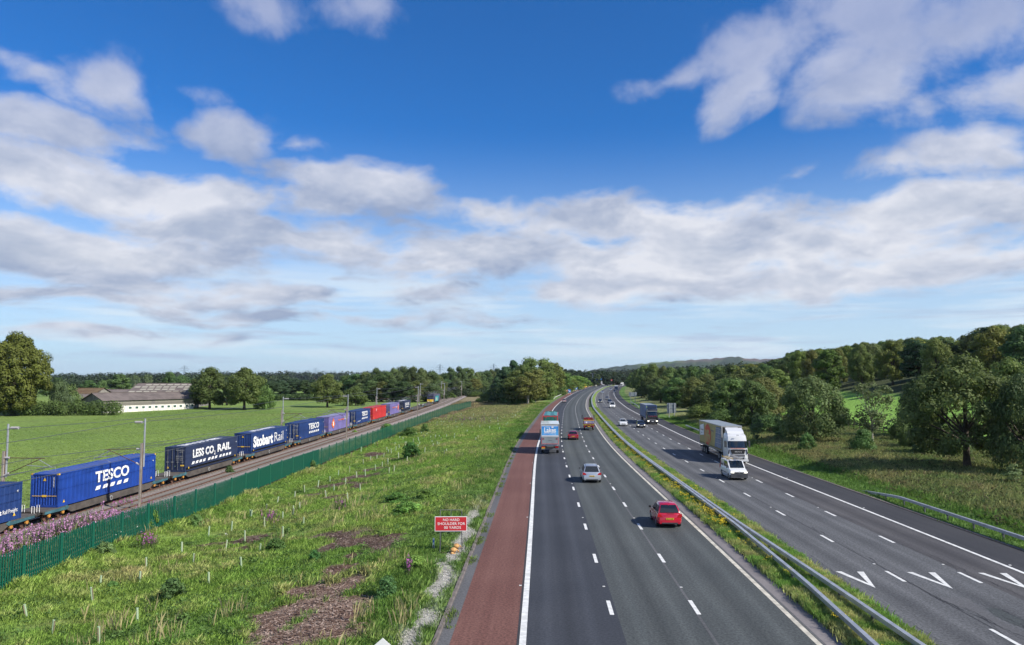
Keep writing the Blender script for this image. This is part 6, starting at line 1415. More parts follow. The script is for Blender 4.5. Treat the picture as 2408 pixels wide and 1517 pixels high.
# ------------------------------------------------------------------ farm buildings
def barn_at(u0, v0, u1, v1):
    a = pix(u0, v0, lambda x, y: gz(x, y)); c = pix(u1, v1, lambda x, y: gz(x, y)); return a, c
def long_barn():
    a = Vector(pixY(243, 964, 235.5)); c = Vector(pixY(455, 955, 262)); a.z = gz(a.x, a.y); c.z = gz(c.x, c.y); zb = min(a.z, c.z) - .3
    Lb = (c - a).xy.length; ang = math.atan2(c.y - a.y, c.x - a.x)
    t = thing('barn', 'long low barn with white lower wall, small green windows and dark sheet roof', 'barn', (a.x, a.y, zb), ang, 'farm buildings')
    He = 4.3; W_ = 13; Hr = 6.6
    b = MB(); b.box((Lb / 2, .12, 1.25), (Lb, .24, 2.5), 'barn_white'); b.box((Lb - .12, W_ / 2, 1.25), (.24, W_ - .3, 2.5), 'board_grey'); b.box((.12, W_ / 2, 1.25), (.24, W_ - .3, 2.5), 'barn_white'); b.box((Lb / 2, W_ - .1, 1.25), (Lb - .5, .2, 2.5), 'board_grey'); b.build('block_wall', t)
    n = int(Lb / .42); pb_ = MB(); pb_.box((0, 0, 0), (.34, .05, He - 2.45), 'yorks'); pme_ = pb_.mesh('board'); db = MB(); db.box((0, 0, 0), (.34, .05, He - 2.45), 'board_grey'); dme_ = db.mesh('board')
    for k in range(min(n, 150)):
        f = k / n; dk = (.50 < f < .535) or (.89 < f < .92); link('board', dme_ if dk else pme_, t, ((k + .5) * Lb / n, .06 + rnd.uniform(-.01, .01), 2.5 + (He - 2.45) / 2 + rnd.uniform(-.03, .03)))
    b = MB(); b.box((Lb / 2, .16, 2.5 + (He - 2.5) / 2), (Lb - .1, .06, He - 2.6), 'board_grey'); b.build('wall_lining', t)
    for k in range(11):
        x = Lb * (.275 + .0712 * k); b = MB(); b.box((x, -.01, 1.75), (1.15, .10, .95), 'sign_white'); wf = b.build('window', t); b = MB(); b.box((x, -.05, 1.78), (.95, .05, .72), 'pane'); b.build('pane', wf)
    for k in range(18): b = MB(); b.box((Lb * (k + .5) / 18, -.012, 1.2), (.05, .03, 2.3), 'board_grey'); b.build('wall_joint', t)
    for nm, xx in (('gable', 0.1), ('gable', Lb - .1)):
        b = MB(); b.prism([(.1, 2.5), (W_ - .1, 2.5), (W_ - .1, He), (W_ / 2, Hr - .1), (.1, He)], 'x', xx - .06, xx + .06, 'yorks' if xx < 1 else 'board_grey'); b.build(nm, t)
    for s in (0, 1):
        y0, y1 = (-.5, W_ / 2) if s == 0 else (W_ + .5, W_ / 2); ns = int(Lb / 1.1)
        b = MB(); pts = [(-.5 + (Lb + 1) * k / (2 * ns), (.05 if k % 2 else 0)) for k in range(2 * ns + 1)]
        b.loft([[(x, y0, He - .12 + dz) for x, dz in pts], [(x, y1, Hr + dz) for x, dz in pts]], 'roof_fc', close=False, cap=False); b.build('roof', t)
    b = MB(); b.box((Lb / 2, W_ / 2, Hr + .06), (Lb + 1, .5, .12), 'roof_fc'); b.build('ridge', t)
    return t, a, ang, Lb
lb_, la, lang, LLb = long_barn()
def shed(name, label, u0, u1, Y, v_ridge, depth, roofm, wallm, ang=0.0, lights=0, He_f=.62, gable_m=None):
    x0 = (u0 - 1204) / FPX * Y; x1 = (u1 - 1204) / FPX * Y; L = x1 - x0; zg = gz(x0, Y); Hr = CAMZ - (v_ridge - 888) * (Y + depth / 2) / FPX - zg; He = Hr * He_f
    t = thing(name, label, 'barn', (x0, Y, zg), ang, 'farm buildings')
    b = MB(); b.box((L / 2, .1, He / 2), (L, .2, He), wallm); b.box((L / 2, depth - .1, He / 2), (L, .2, He), wallm); b.build('wall', t)
    for xx in (.1, L - .1): b = MB(); b.prism([(.2, 0), (depth - .2, 0), (depth - .2, He), (depth / 2, Hr - .08), (.2, He)], 'x', xx - .08, xx + .08, gable_m if (gable_m and xx < 1) else wallm); b.build('gable', t)
    for s in (0, 1):
        y0, y1 = (-.4, depth / 2) if s == 0 else (depth + .4, depth / 2); ns = int(L / 1.1); pts = [(-.4 + (L + .8) * k / (2 * ns), (.05 if k % 2 else 0)) for k in range(2 * ns + 1)]
        b = MB(); b.loft([[(x, y0, He - .08 + dz) for x, dz in pts], [(x, y1, Hr + dz) for x, dz in pts]], roofm, close=False, cap=False); ro = b.build('roof', t)
        if s == 0:
            for r_ in range(4 if lights else 0):
                for k in range(lights):
                    f = .17 + .22 * r_; x = L * (k + .5 + (.18 if r_ % 2 else 0)) / lights
                    if rnd.random() < .2: continue
                    y = y0 + (y1 - y0) * f; z = He - .08 + (Hr - He + .08) * f + .09; q = MB(); q.box((x, y, z), (1.9, 1.5, .04), 'roof_light', rx=math.atan2(Hr - He, depth / 2)); q.build('skylight', ro)
    b = MB(); b.box((L / 2, depth / 2, Hr + .05), (L + .8, .45, .12), roofm); b.build('ridge', t)
    return t
shed('barn', 'largest barn with grey fibre sheet roof and rows of pale skylights', 300, 448, 262, 901, 24, 'roof_fc', 'board_grey', ang=.12, lights=9, He_f=.60)
shed('barn', 'low barn with a mossy brown roof and a bright red gable', 160, 222, 268, 912, 14, 'roof_moss', 'yorks', ang=-.05, gable_m='barn_red')
shed('barn', 'low grey roofed shed in front of the mossy roofed barn', 158, 238, 262, 926, 12, 'roof_fc', 'yorks', ang=-.12)
shed('barn', 'small grey shed between the mossy barn and the largest barn', 236, 288, 285, 915, 12, 'roof_fc', 'board_grey', ang=0)
# field objects
x, y, z = pix(180, 972, lambda a, b: gz(a, b))
t = thing('feed_trough', 'round black feed ring standing on bare mud in the green field', 'trough', (x, y, z)); b = MB(); n = 20
b.loft([[(rr * math.cos(6.283 * k / n), rr * math.sin(6.283 * k / n), zz) for k in range(n)] for rr, zz in ((1.5, 0), (1.6, .95), (1.5, .95), (1.4, .1))], 'rubber', cap=True); b.build('ring', t, smooth=30)
b = MB(); b.box((0, 0, .55), (3.24, .03, .05), 'under'); b.build('cross_bar', t)
x, y, z = pix(143, 966, lambda a, b: gz(a, b)); b = MB(); b.box((0, 0, .9), (.35, .25, 2.0), 'wood_post'); b.box((0, 0, 1.95), (.4, .3, .1), 'wood_post'); b.build('gate_post', label='short thick wooden post left of the black feed ring', cat='post', loc=(x, y, z))
x, y, z = pix(8, 964, lambda a, b: gz(a, b)); t = thing('water_tank', 'pale cylindrical tank on stone legs under the huge beech', 'tank', (x, y, z)); b = MB(); b.cyl((-1, 0, 2.0), .8, 5.0, 'yorks', 'x', 16); b.build('tank', t)
for k in (-2.6, 1.0): b = MB(); b.box((k, 0, .6), (.3, .9, 1.3), 'yorks'); b.build('leg', t)
# tractor
x, y, z = pix(528, 953, lambda a, b: gz(a, b)); t = thing('tractor', 'small red tractor parked in the farm yard behind the oaks', 'tractor', (x, y, z), .5); b = MB(); b.box((0, .9, 1.3), (.9, 2.0, .8), 'red_p'); b.build('bonnet', t); b = MB(); b.box((0, -.6, 2.1), (1.3, 1.3, 1.3), 'glass_l', taper=.85); b.box((0, -.6, 2.8), (1.3, 1.4, .12), 'red_p'); b.build('cab', t)
for s in (-1, 1): wheel(t, s * .85, -.8, .85, .4); wheel(t, s * .75, 1.4, .5, .3)
# stone troughs near the lone oak, meadow rail fence on the right
for (u, v, lb) in ((762, 946, 'grey stone slab lying beside the lone oak trunk'),): x, y, z = pix(u, v, lambda a, b: gz(a, b)); b = MB(); b.box((0, 0, .3), (4.2, 1.2, .7), 'yorks'); b.build('stone_trough', label=lb, cat='trough', loc=(x, y, z))
t = thing('meadow_fence', 'dark wooden rail fence crossing the bright meadow on the inbound side', 'fence'); pv = None
for k in range(34):
    yy = 96 + k * 2.6; p = FP(yy, 58.0); p = (p[0], p[1], gz(p[0], p[1])); q = MB(); q.box((0, 0, .6), (.12, .12, 1.3), 'bark'); q.build('post', t, loc=p)
    if pv:
        for hh in (.45, .85, 1.15): q = MB(); q.tube([(pv[0], pv[1], pv[2] + hh), (p[0], p[1], p[2] + hh)], .05, 'bark', 4); q.build('rail', t)
    pv = p
# ------------------------------------------------------------------ pylons
def pylon(u, v, Y, label):
    x = (u - 1204) / FPX * Y; zt = CAMZ + (888 - v) * Y / FPX; z0 = -2; H = zt - z0; t = thing('electricity_pylon', label, 'pylon', (x, Y, z0), .3, 'pylons on the skyline'); b = MB(); r = .28; w_ = lambda h: 4.2 * (1 - h) ** 1.15 + .5
    hs = np.linspace(0, 1, 10)
    for sx in (-1, 1):
        for sy in (-1, 1): b.tube([(sx * w_(h), sy * w_(h), h * H) for h in hs], r, 'pylon', 4)
    for i in range(9):
        a, c = hs[i], hs[i + 1]
        for s in (-1, 1): b.tube([(-w_(a), s * w_(a), a * H), (w_(c), s * w_(c), c * H)], r * .6, 'pylon', 3); b.tube([(w_(a), s * w_(a), a * H), (-w_(c), s * w_(c), c * H)], r * .6, 'pylon', 3)
    b.build('lattice_tower', t)
    for h_, wd in ((.70, 9), (.80, 11.5), (.90, 8)):
        b = MB(); b.tube([(-wd, 0, h_ * H), (wd, 0, h_ * H)], r, 'pylon', 4); b.tube([(-wd, 0, h_ * H), (0, 0, (h_ + .06) * H), (wd, 0, h_ * H)], r * .8, 'pylon', 4)
        for s in (-1, 1): b.tube([(s * wd, 0, h_ * H), (s * wd, 0, h_ * H - 3)], r * .7, 'pylon', 4)
        b.build('cross_arm', t)
    return (x, Y, z0, H)
pys = [pylon(40, 872, 2300, 'pylon on the skyline behind the huge beech'), pylon(435.5, 859, 2000, 'pylon on the skyline right of the largest barn roof'), pylon(743, 864, 2600, 'small pylon on the skyline left of the lone oak'), pylon(1035, 856, 2000, 'pylon between the two rounded woods beyond the track'), pylon(1161, 855, 2000, 'pylon top just left of the tall pine')]
for k, (lb, i, j) in enumerate((('high voltage wires between the beech and the barn pylon', 0, 1), ('high voltage wires right of the barn pylon', 1, 2), ('high voltage wires across the middle woods', 2, 3), ('high voltage wires towards the pine', 3, 4))):
    a, c = pys[i], pys[j]; b = MB()
    for h_, wd in ((.70, 9), (.80, 11.5), (.90, 8)):
        for s in (-1, 1): b.tube([(a[0] + (c[0] - a[0]) * f + s * wd, a[1] + (c[1] - a[1]) * f, (a[2] + a[3] * h_ - 3) * (1 - f) + (c[2] + c[3] * h_ - 3) * f - 30 * f * (1 - f)) for f in np.linspace(0, 1, 9)], .11, 'pylon', 3)
    b.build('power_line', label=lb, cat='power line', group='power lines on the skyline')
# ------------------------------------------------------------------ barriers
def barrier(name, label, yd, z=.61, post_step=3.2, post_m='galv_dk', end_drop=None, far_step=None, beam_w=.19, beam_h=.19, m_='galv', cap=None):
    t = thing(name, label, 'crash barrier', group='crash barriers')
    ys = np.array([p[0] for p in yd]); ds = np.array([p[1] for p in yd]); grid = []
    y = ys[0]
    while y < ys[-1]: grid.append(y); y += 1.6 if y < 120 else 6.0 if y < 500 else 15
    grid.append(ys[-1]); rings = []
    for y in grid:
        d = float(np.interp(y, ys, ds)); zz = z
        if end_drop: 
            for e in end_drop: zz = min(zz, .08 + (z - .08) * min(1, abs(y - e) / 7.0))
        p = FP(y, d, zz); w_ = beam_w / 2
        rings.append([(p[0] - w_, p[1], p[2] - beam_h), (p[0] + w_, p[1], p[2] - beam_h), (p[0] + w_, p[1], p[2]), (p[0] - w_, p[1], p[2])])
    b = MB(); b.loft(rings, m_); b.build('beam', t)
    y = ys[0] + 1; pm = MB(); pm.box((0, 0, -.32), (.07, .11, .74), post_m); pm.box((0, 0, .0), (.16, .06, .12), post_m); pme_ = pm.mesh('post'); far = MB()
    while y < min(ys[-1], 700):
        d = float(np.interp(y, ys, ds)); zz = z
        if end_drop:
            for e in end_drop: zz = min(zz, .08 + (z - .08) * min(1, abs(y - e) / 7.0))
        if zz > .3:
            if y < 160: link('post', pme_, t, FP(y, d, zz - beam_h - .05), -head(y))
            else: far.box(FP(y, d, .3), (.08, .1, .55), post_m)
        y += post_step
    if far.f: far.build('far_posts', t, kind='stuff')
    return t
barrier('crash_barrier', 'silver box beam barrier on the outbound side of the flowery reservation', [(-40, 11.9), (15, 12.15), (26, 12.5), (36, 13.05), (50, 13.4), (70, 13.45), (1800, 13.45)], .62)
barrier('crash_barrier', 'dark posted barrier on the inbound side of the flowery reservation', [(-40, 14.7), (15, 14.45), (26, 14.25), (38, 14.05), (50, 13.78), (70, 13.70), (1800, 13.70)], .62, m_='galv')
barrier('crash_barrier', 'pale barrier on the shaded grass at the inbound road edge', [(-20, 29.4), (30, 29.4), (69, 29.7)], .62, end_drop=[69])
barrier('crash_barrier', 'short barrier below the larger sign back', [(135, 29.9), (160, 29.9)], .6, end_drop=[135])
barrier('crash_barrier', 'short barrier below the far smaller sign back', [(268, 29.9), (315, 29.9)], .6, end_drop=[268])
barrier('crash_barrier', 'white barrier curving past the red and blue road works signs', [(362, -4.8), (380, -5.0), (530, -5.0)], .66, end_drop=[362, 530], m_='white_line')
# ------------------------------------------------------------------ signs and road works
def board(name, label, loc, rz_, w_, h_, zc_, m_, txt=(), frame='sign_white', legs=2, cat='sign', legm='galv_dk', back=None, group='road works signs', face='-y'):
    t = thing(name, label, cat, loc, rz_, group)
    b = MB(); b.box((0, 0, zc_), (w_, .03, h_), frame or m_); b.box((0, -.017, zc_), (w_ - .07, .006, h_ - .07), m_); b.build('sign_plate', t)
    for tt, x, z, hh, ww in txt: put_text(t, tt, '-y', (x, -.024, z), hh, ww, 'sign_white', .006)
    return t
x, y, z = pix(1060, 1300, lambda a, b: gz(a, b)); sl = (x, y, z)
t = board('road_works_sign', 'red sign reading NO HARD SHOULDER FOR 00 YARDS on a steel frame beside the kerb', sl, .02, 1.86, .84, 1.64, 'sign_red', [('NO HARD', -.47, 1.80, .15, .96), ('SHOULDER FOR', -.78, 1.58, .15, 1.60), ('00 YARDS', -.40, 1.36, .15, .98)])
for s in (-1, 1):
    b = MB(); b.tube([(s * .62, .03, 0), (s * .62, .03, 2.42)], .022, 'galv_dk', 6); b.tube([(s * .66, .9, .0), (s * .52, .06, 1.9)], .02, 'galv_dk', 6); b.build('leg', t)
b = MB()
for zz in (.02, 1.18, 2.42): b.tube([(-.62, .04, zz), (.62, .04, zz)], .02, 'galv_dk' if zz > .5 else 'rust', 6)
b.tube([(-.66, .9, .03), (.66, .9, .03)], .02, 'rust', 6); b.tube([(0, .04, 2.06), (0, .04, 2.42)], .015, 'galv_dk', 5); b.build('frame_bars', t)
def sandbag(label, dx, dy, dz, sc=1.0):
    b = MB(); n = 12; rings = []
    for k in range(9):
        f = k / 8; r = (.02 + .13 * math.sin(math.pi * min(1, f * 1.15)) ** .6) * sc; xx = (-.2 + .4 * f) * sc
        rings.append([(xx, r * 1.1 * math.cos(6.283 * i / n) * (1 + .1 * math.sin(i * 2.3)), .12 * sc + r * .85 * math.sin(6.283 * i / n)) for i in range(n)])
    b.loft(rings, 'sand'); b.tube([(.18 * sc, 0, .10 * sc), (.26 * sc, .02, .03), (.30 * sc, .03, .0)], [.03, .05, .02], 'sand', 6)
    b.build('sandbag', None, smooth=70, label=label, cat='sandbag', group='sandbags on the sign frame', loc=(sl[0] + dx, sl[1] + dy, sl[2] + dz), rotz=.5)
sandbag('orange sandbag on the rear bar of the red sign frame', .28, .88, .06, 1.15); sandbag('orange sandbag lying on the front foot of the red sign frame', .18, -.05, .04, 1.15); sandbag('small crumpled orange sandbag in front of the sign frame', .12, -.35, -.02, .6)
x, y, z = pix(1019.5, 1293, lambda a, b: gz(a, b)); t = thing('marker_post', 'small white marker post with blue label left of the red sign', 'marker post', (x, y, z)); b = MB(); b.box((0, 0, .33), (.10, .04, .70), 'sign_white'); b.build('post', t); b = MB(); b.box((0, -.024, .5), (.08, .006, .14), 'sign_blue'); b.box((0, -.024, .2), (.05, .006, .2), 'rust'); b.build('label_plate', t)
# white pointed plate at the lower picture edge
X0, Y0, zt = pixY(900, 1500, 22.0); z0 = gz(X0, Y0); t = thing('marker_board', 'white pointed plate of a post cut off by the lower picture edge', 'sign', (X0, Y0, z0)); b = MB(); hh = zt - z0
b.prism([(-.40, hh - .34), (.40, hh - .34), (0, hh)], 'y', -.02, .0, 'sign_white'); b.prism([(-.40, hh - .34), (.40, hh - .34), (.40, hh - .6), (-.40, hh - .6)], 'y', -.02, .0, 'sign_white'); b.build('plate', t); b = MB(); b.box((0, .03, (hh - .5) / 2), (.06, .04, max(hh - .5, .1)), 'wood_post'); b.build('post', t)
def at(u, v): return pix(u, v, lambda a, b: gz(a, b))
# signs beside the cones: positions on the verge
def vsign(u, vbot, Y, wpx, vtop, kind, label):
    x = (u - 1204) / FPX * Y; zb = gz(x, Y); zt_ = CAMZ - (vtop - 888) * Y / FPX; z1 = CAMZ - (vbot - 888) * Y / FPX; w_ = wpx * Y / FPX; h_ = zt_ - z1
    t = thing('road_works_sign', label, 'sign', (x, Y, zb), .0, 'road works signs'); zc_ = (zt_ + z1) / 2 - zb
    if kind == 'round':
        b = MB(); b.cyl((0, 0, zc_), h_ / 2, .04, 'sign_blue', 'y', 28); pl2 = b.build('sign_plate', t); b = MB()
        r = h_ / 2; b.tube([(-.55 * r, -.03, zc_ + .45 * r), (.3 * r, -.03, zc_ - .3 * r)], .10 * r, 'sign_white', 6); b.prism([(.6 * r, zc_ - .6 * r), (-.05 * r, zc_ - .5 * r), (.5 * r, zc_ + .08 * r)], 'y', -.04, -.022, 'sign_white'); b.build('white_arrow', t)
    else:
        b = MB(); b.box((0, 0, zc_), (w_, .04, h_), 'sign_red'); b.build('sign_plate', t)
        for k in range(3): put_text(t, ('ROAD', 'WORKS', '400 yds')[k], '-y', (-w_ * .38, -.026, zc_ + h_ * (.2 - .26 * k)), h_ * .17, w_ * .76, 'sign_white', .01)
    for s in (-1, 1): b = MB(); b.tube([(s * w_ * .35, .04, 0), (s * w_ * .35, .04, zc_ + h_ * .3)], .035, 'galv_dk', 5); b.build('leg', t)
vsign(1329, 921.5, 440, 12, 916.3, 'rect', 'red temporary sign at the start of the cones'); vsign(1338, 923, 450, 10.5, 914.5, 'round', 'blue arrow sign beside the red temporary sign'); vsign(1353.5, 916.5, 560, 9.5, 907.5, 'round', 'second blue arrow sign further along the cones'); vsign(1362.5, 914, 640, 7, 909.5, 'rect', 'small red temporary sign beyond the blue arrows')
vsign(1487.6 - 25.2, 889.5, 1250, 3.0, 883, 'rect', 'far orange red sign beside the road near the crest')
for (u, Y, lb) in ((1437.5, 640, 'tiny red and white warning sign by the far carriageway'),): vsign(u, 895, Y, 3, 892, 'rect', lb)
# cones
cb = MB(); cb.box((0, 0, .03), (.5, .5, .06), 'black'); cbm = cb.mesh('base'); cc = MB(); cc.cyl((0, 0, .22), .20, .32, 'orange', n=12, r2=.15); cc.cyl((0, 0, .52), .15, .28, 'sign_white', n=12, r2=.10); cc.cyl((0, 0, .82), .10, .32, 'orange', n=12, r2=.05); ccm = cc.mesh('cone_body', 40)
cones = [(444 + 7 * i, -2.8 + .8 * i) for i in range(3)] + [(524, -2.8), (532, -2.0), (540, -1.1)] + [(600 + 17 * i, -1.2) for i in range(12)]
cw = ['first', 'second', 'third', 'fourth', 'fifth', 'sixth']
for i, (y, d) in enumerate(cones):
    t = thing('traffic_cone', (cw[i] + ' cone from the camera in the taper across the red hard shoulder') if i < 6 else 'small orange and white cone in the distant row along the outbound shoulder', 'traffic cone', FP(y, d, .01), 0, 'traffic cones'); link('base', cbm, t); link('cone_body', ccm, t)
# backs of the inbound signs
def sign_back(u, v0, v1, Y, wpx, label):
    x = (u - 1204) / FPX * Y; zb = gz(x, Y); zt_ = CAMZ - (v0 - 888) * Y / FPX; z1 = CAMZ - (v1 - 888) * Y / FPX; w_ = wpx * Y / FPX; h_ = zt_ - z1; t = thing('direction_sign', label, 'sign', (x, Y, zb), -.05, 'backs of large road signs'); zc_ = (zt_ + z1) / 2 - zb
    b = MB(); b.box((0, .03, zc_), (w_, .05, h_), 'sign_back'); b.build('sign_plate', t)
    for k in range(3): b = MB(); b.box((0, -.02, zc_ + h_ * (-.35 + .35 * k)), (w_, .05, .08), 'galv'); b.build('rail', t)
    for s in (-1, 1): b = MB(); b.tube([(s * w_ * .28, -.10, -.3), (s * w_ * .28, -.10, zc_ + h_ / 2)], .09, 'galv', 8); b.build('post', t)
sign_back(1577, 947, 970, 196, 21, 'large grey sign back on two posts beyond the black lorry'); sign_back(1487, 922, 931, 292, 18.5, 'wide grey sign back far along the inbound verge'); sign_back(1653, 989, 1006, 118, 11, 'small grey sign back hidden behind the white lorry trailer')
# blue gantry board, lamp columns, digger, crash cushion truck
x = (1411.5 - 1204) / FPX * 760; x = float(F(800, -9)[0]); t = thing('direction_sign', 'blue motorway direction board behind the distant white lorry', 'sign', (x, 800, gz(x, 800)), 0, 'backs of large road signs'); b = MB(); b.box((4, 0, 4.2), (11, .15, 5.2), 'sign_blue'); b.build('sign_plate', t)
for s in (0, 8): b = MB(); b.tube([(s, .1, -.3), (s, .1, 4)], .12, 'galv', 6); b.build('post', t)
def lamp(u, v, Y, label, heads):
    x = min((u - 1204) / FPX * Y, float(F(Y, -6)[0])); zb = gz(x, Y); H = CAMZ - (v - 888) * Y / FPX - zb; t = thing('lamp_column', label, 'lamp post', (x, Y, zb), 0, 'lamp columns beside the far carriageway'); b = MB(); b.tube([(0, 0, 0), (0, 0, H)], [.22, .14], 'pylon', 6); b.build('column', t)
    for s in heads: b = MB(); b.tube([(0, 0, H), (s * 1.6, 0, H + .25)], .09, 'pylon', 5); b.box((s * 1.9, 0, H + .25), (1.0, .35, .22), 'alu'); b.build('lamp_head', t)
lamp(1420.5, 879, 760, 'taller twin headed lamp column against the dark wood', (-1, 1)); lamp(1422.5, 888, 840, 'shorter lamp column just right of the tall one', (1,))
p = FP(575, -9.5); t = thing('excavator', 'orange excavator with raised arm behind the cones', 'excavator', (p[0], p[1], gz(p[0], p[1])), .3); b = MB(); b.box((0, 0, .5), (2.4, 3.4, .8), 'rust'); b.build('tracks', t); b = MB(); b.box((0, 0, 1.6), (2.2, 2.8, 1.2), 'orange'); b.build('body', t); b = MB(); b.box((-.6, .4, 2.5), (1, 1.2, 1.0), 'glass'); b.build('cab', t); b = MB(); b.tube([(.4, 0, 1.8), (.8, -1.2, 5.2), (1.6, -3.0, 4.2), (1.7, -3.2, 2.4)], [.25, .22, .18, .2], 'orange', 6); b.build('arm', t)
t = thing('works_vehicle', 'yellow road works vehicle parked on the far left shoulder', 'truck', FP(640, -2.0, .01), -head(640)); b = MB(); b.box((0, 0, 1.2), (2.4, 6, 1.0), 'yellow'); b.build('body', t); b = MB(); b.box((0, 1.8, 2.1), (2.2, 1.6, 1.2), 'yellow', taper=.85); b.build('cab', t); b = MB(); b.box((0, -2.6, 2.6), (2.2, .1, 1.8), 'orange'); b.build('arrow_board', t)
for s in (-1, 1): wheel(t, s * 1.0, 1.9, .45, .3); wheel(t, s * 1.0, -1.8, .45, .3)

# ------------------------------------------------------------------ tree guards on the verge
def c6(x, y): return (x / 4.3026, (1980 + y / 2.529) / 1.7013)
def c8(x, y): return ((900 + x / 2.616) / 1.7013, (2000 + y / 2.616) / 1.7013)
def c2(x, y): return ((900 + x / 2.529) / 1.7013, (1480 + y / 2.529) / 1.7013)
TG = [c6(*p) for p in [(1838, 600), (1955, 712), (1480, 748), (2112, 922), (1012, 942), (1412, 905), (937, 1092), (270, 1235), (1390, 1300), (530, 1415), (1000, 1525), (2108, 432)]] + \
     [c8(*p) for p in [(545, 50), (782, 105), (430, 130), (272, 205), (713, 165), (603, 222), (68, 325), (413, 290), (820, 280), (207, 440), (605, 385), (360, 565), (172, 725), (3, 550)]] + \
     [c2(*p) for p in [(940, 1190), (1062, 1140), (1145, 1075), (1258, 1040), (805, 1248), (705, 1300), (262, 1510), (688, 1478), (1103, 1230), (1022, 1290), (1218, 1165), (1243, 1320), (1332, 1090), (1420, 1075), (1522, 1028), (1590, 985), (1400, 960), (1473, 925), (1537, 910), (1650, 960), (1605, 890), (1648, 850), (1683, 850), (1728, 825), (1762, 803), (1825, 775), (1757, 895), (1710, 1030), (1658, 1052), (1843, 930), (1368, 1230), (2020, 835), (2103, 793), (2147, 770), (1903, 740), (1962, 725), (2012, 702), (2127, 705), (2188, 725), (2243, 690), (2078, 650), (2245, 850), (2218, 870), (2143, 572), (2253, 600)]]
gq = MB(); n = 10; gq.loft([[(rr * math.cos(6.283 * k / n), rr * math.sin(6.283 * k / n), zz) for k in range(n)] for rr, zz in ((.055, -.1), (.055, .68), (.042, .68), (.042, .5))], 'guard', cap=False); gme = gq.mesh('tube', 40)
gq = MB(); gq.box((.075, 0, .25), (.035, .035, .8), 'wood_post'); sme_ = gq.mesh('stake')
TGP = []
DESC = ['upright', 'slightly leaning', 'short', 'pale', 'tilted', 'clean', 'half buried']
for i, (u, v) in enumerate(TG):
    x, y, z = pix(u, v, lambda a, b: gz(a, b)); TGP.append((x, y))
    near = y < 48
    t = thing('tree_guard', ('%s green plastic tree guard %s' % (DESC[i % 7], 'on the mulch' if mulch_mask(np.array([x]), np.array([y]))[0] > .3 else 'in the long grass nearest the camera' if y < 36 else 'in the rough grass of the near verge')) if near else '%s tree guard %s, %s' % (DESC[i % 7], 'in the fence side rows' if x < -19 else 'in the rows nearer the fence' if x < -14 else 'in the middle rows' if x < -9 else 'in the road side rows', 'level with the blue container' if y < 62 else 'level with the navy container' if y < 85 else 'level with the third container' if y < 110 else 'level with the purple container' if y < 150 else 'furthest up the verge'), 'tree guard', (x, y, z), rnd.uniform(0, 6), 'tree guards on the verge')
    t.rotation_euler = (rnd.gauss(0, .07), rnd.gauss(0, .09), rnd.uniform(0, 6)); t.scale = (1.1, 1.1, rnd.uniform(1.05, 1.35))
    link('tube', gme, t); link('stake', sme_, t)
fg = MB()
for k in range(90):
    x = rnd.uniform(-26, 6); y = rnd.uniform(125, 235)
    if inv(np.array([x]), np.array([y]))[1][0] < -8: fg.box((x, y, gz(x, y) + .3), (.12, .12, .7), 'guard')
fg.build('far_tree_guards', label='many tiny pale tree guards dotted over the distant verge', kind='stuff')

# ------------------------------------------------------------------ shrubs on the verge
VS = [(1165, 880 + 510, 90, 'grey green bushy shrub on the near verge', c6(1740, 1050), .95, 'shrub', (.75, .85, .8)), ]
def vshrub(u, v, wpx, hpx, label, col=(1, 1, 1), k='shrub', grp='shrubs on the rough verge'):
    x, y, z = pix(u, v, lambda a, b: gz(a, b)); tree(k, x, y, hpx * .85 * y / FPX, wpx / 2 * y / FPX, label, grp, tuple(1.25 * q for q in col), 'shrub', z=z)
for a in [(*c6(1740, 1080), 72, 62, 'wiry dark green shrub in the middle of the near verge', (.65, .75, .75)), (*c6(1140, 950), 34, 22, 'small leafy shrub beside the second nearest tree guard', (.8, .95, .8)), (*c6(1525, 345), 42, 62, 'bright green bush growing through the palisade fence', (1.1, 1.3, .8)), (*c8(1700, 1020), 62, 56, 'dark shrub among tall grass below the red sign', (.55, .75, .75)),
          (*c6(1980, 320), 34, 34, 'grey green shrub just right of the fence bush', (.9, 1, .9)), (*c6(1060, 620), 50, 40, 'silvery low bush in front of the fence', (1.3, 1.35, 1.5)), (*c6(60, 900), 40, 36, 'silvery weeds at the foot of the fence by the picture edge', (1.4, 1.4, 1.5)), (*c2(885, 1010), 26, 26, 'dark shrub near the pink seed heads', (.8, .85, .8)), (*c2(1880, 905), 52, 46, 'dense dark green shrub among the farther tree guards', (.6, .85, .6)),
          (*c2(1640, 640), 40, 26, 'green bush touching the fence half way along', (.9, 1.0, .7)), (*c2(1870, 670), 46, 24, 'broad olive bush below the fence', (.95, 1.0, .75)), (*c2(2020, 630), 24, 22, 'small dark green bush above the pink heath', (.7, .9, .7)), (*c2(1310, 665), 18, 16, 'small green bush on the ballast edge by the mast', (1.1, 1.2, .8)), (*c2(40, 1080), 26, 30, 'dark weeds between track and fence by the mast', (.8, .8, .8)), (*c8(520, 540), 50, 36, 'dark leafy shrub beside the mulch patch', (.7, .85, .7)), (*c8(930, 650), 30, 34, 'dark green shrub in bright grass between mulch patches', (.55, .8, .7)), (1300, 0, 0, 0, '', 0)][:-1]:
    vshrub(a[0], a[1], a[2], a[3], a[4], a[5])
for a in [(1128, 938, 22, 12, 'dark green bush at the far end of the palisade fence'), (1060, 930, 30, 16, 'scrub between the fence end and the track'), (1120, 925, 50, 14, 'long low thicket beyond the palisade fence')]: vshrub(a[0], a[1] + 8, a[2], a[3], a[4], (.9, .95, .7), 'bush')
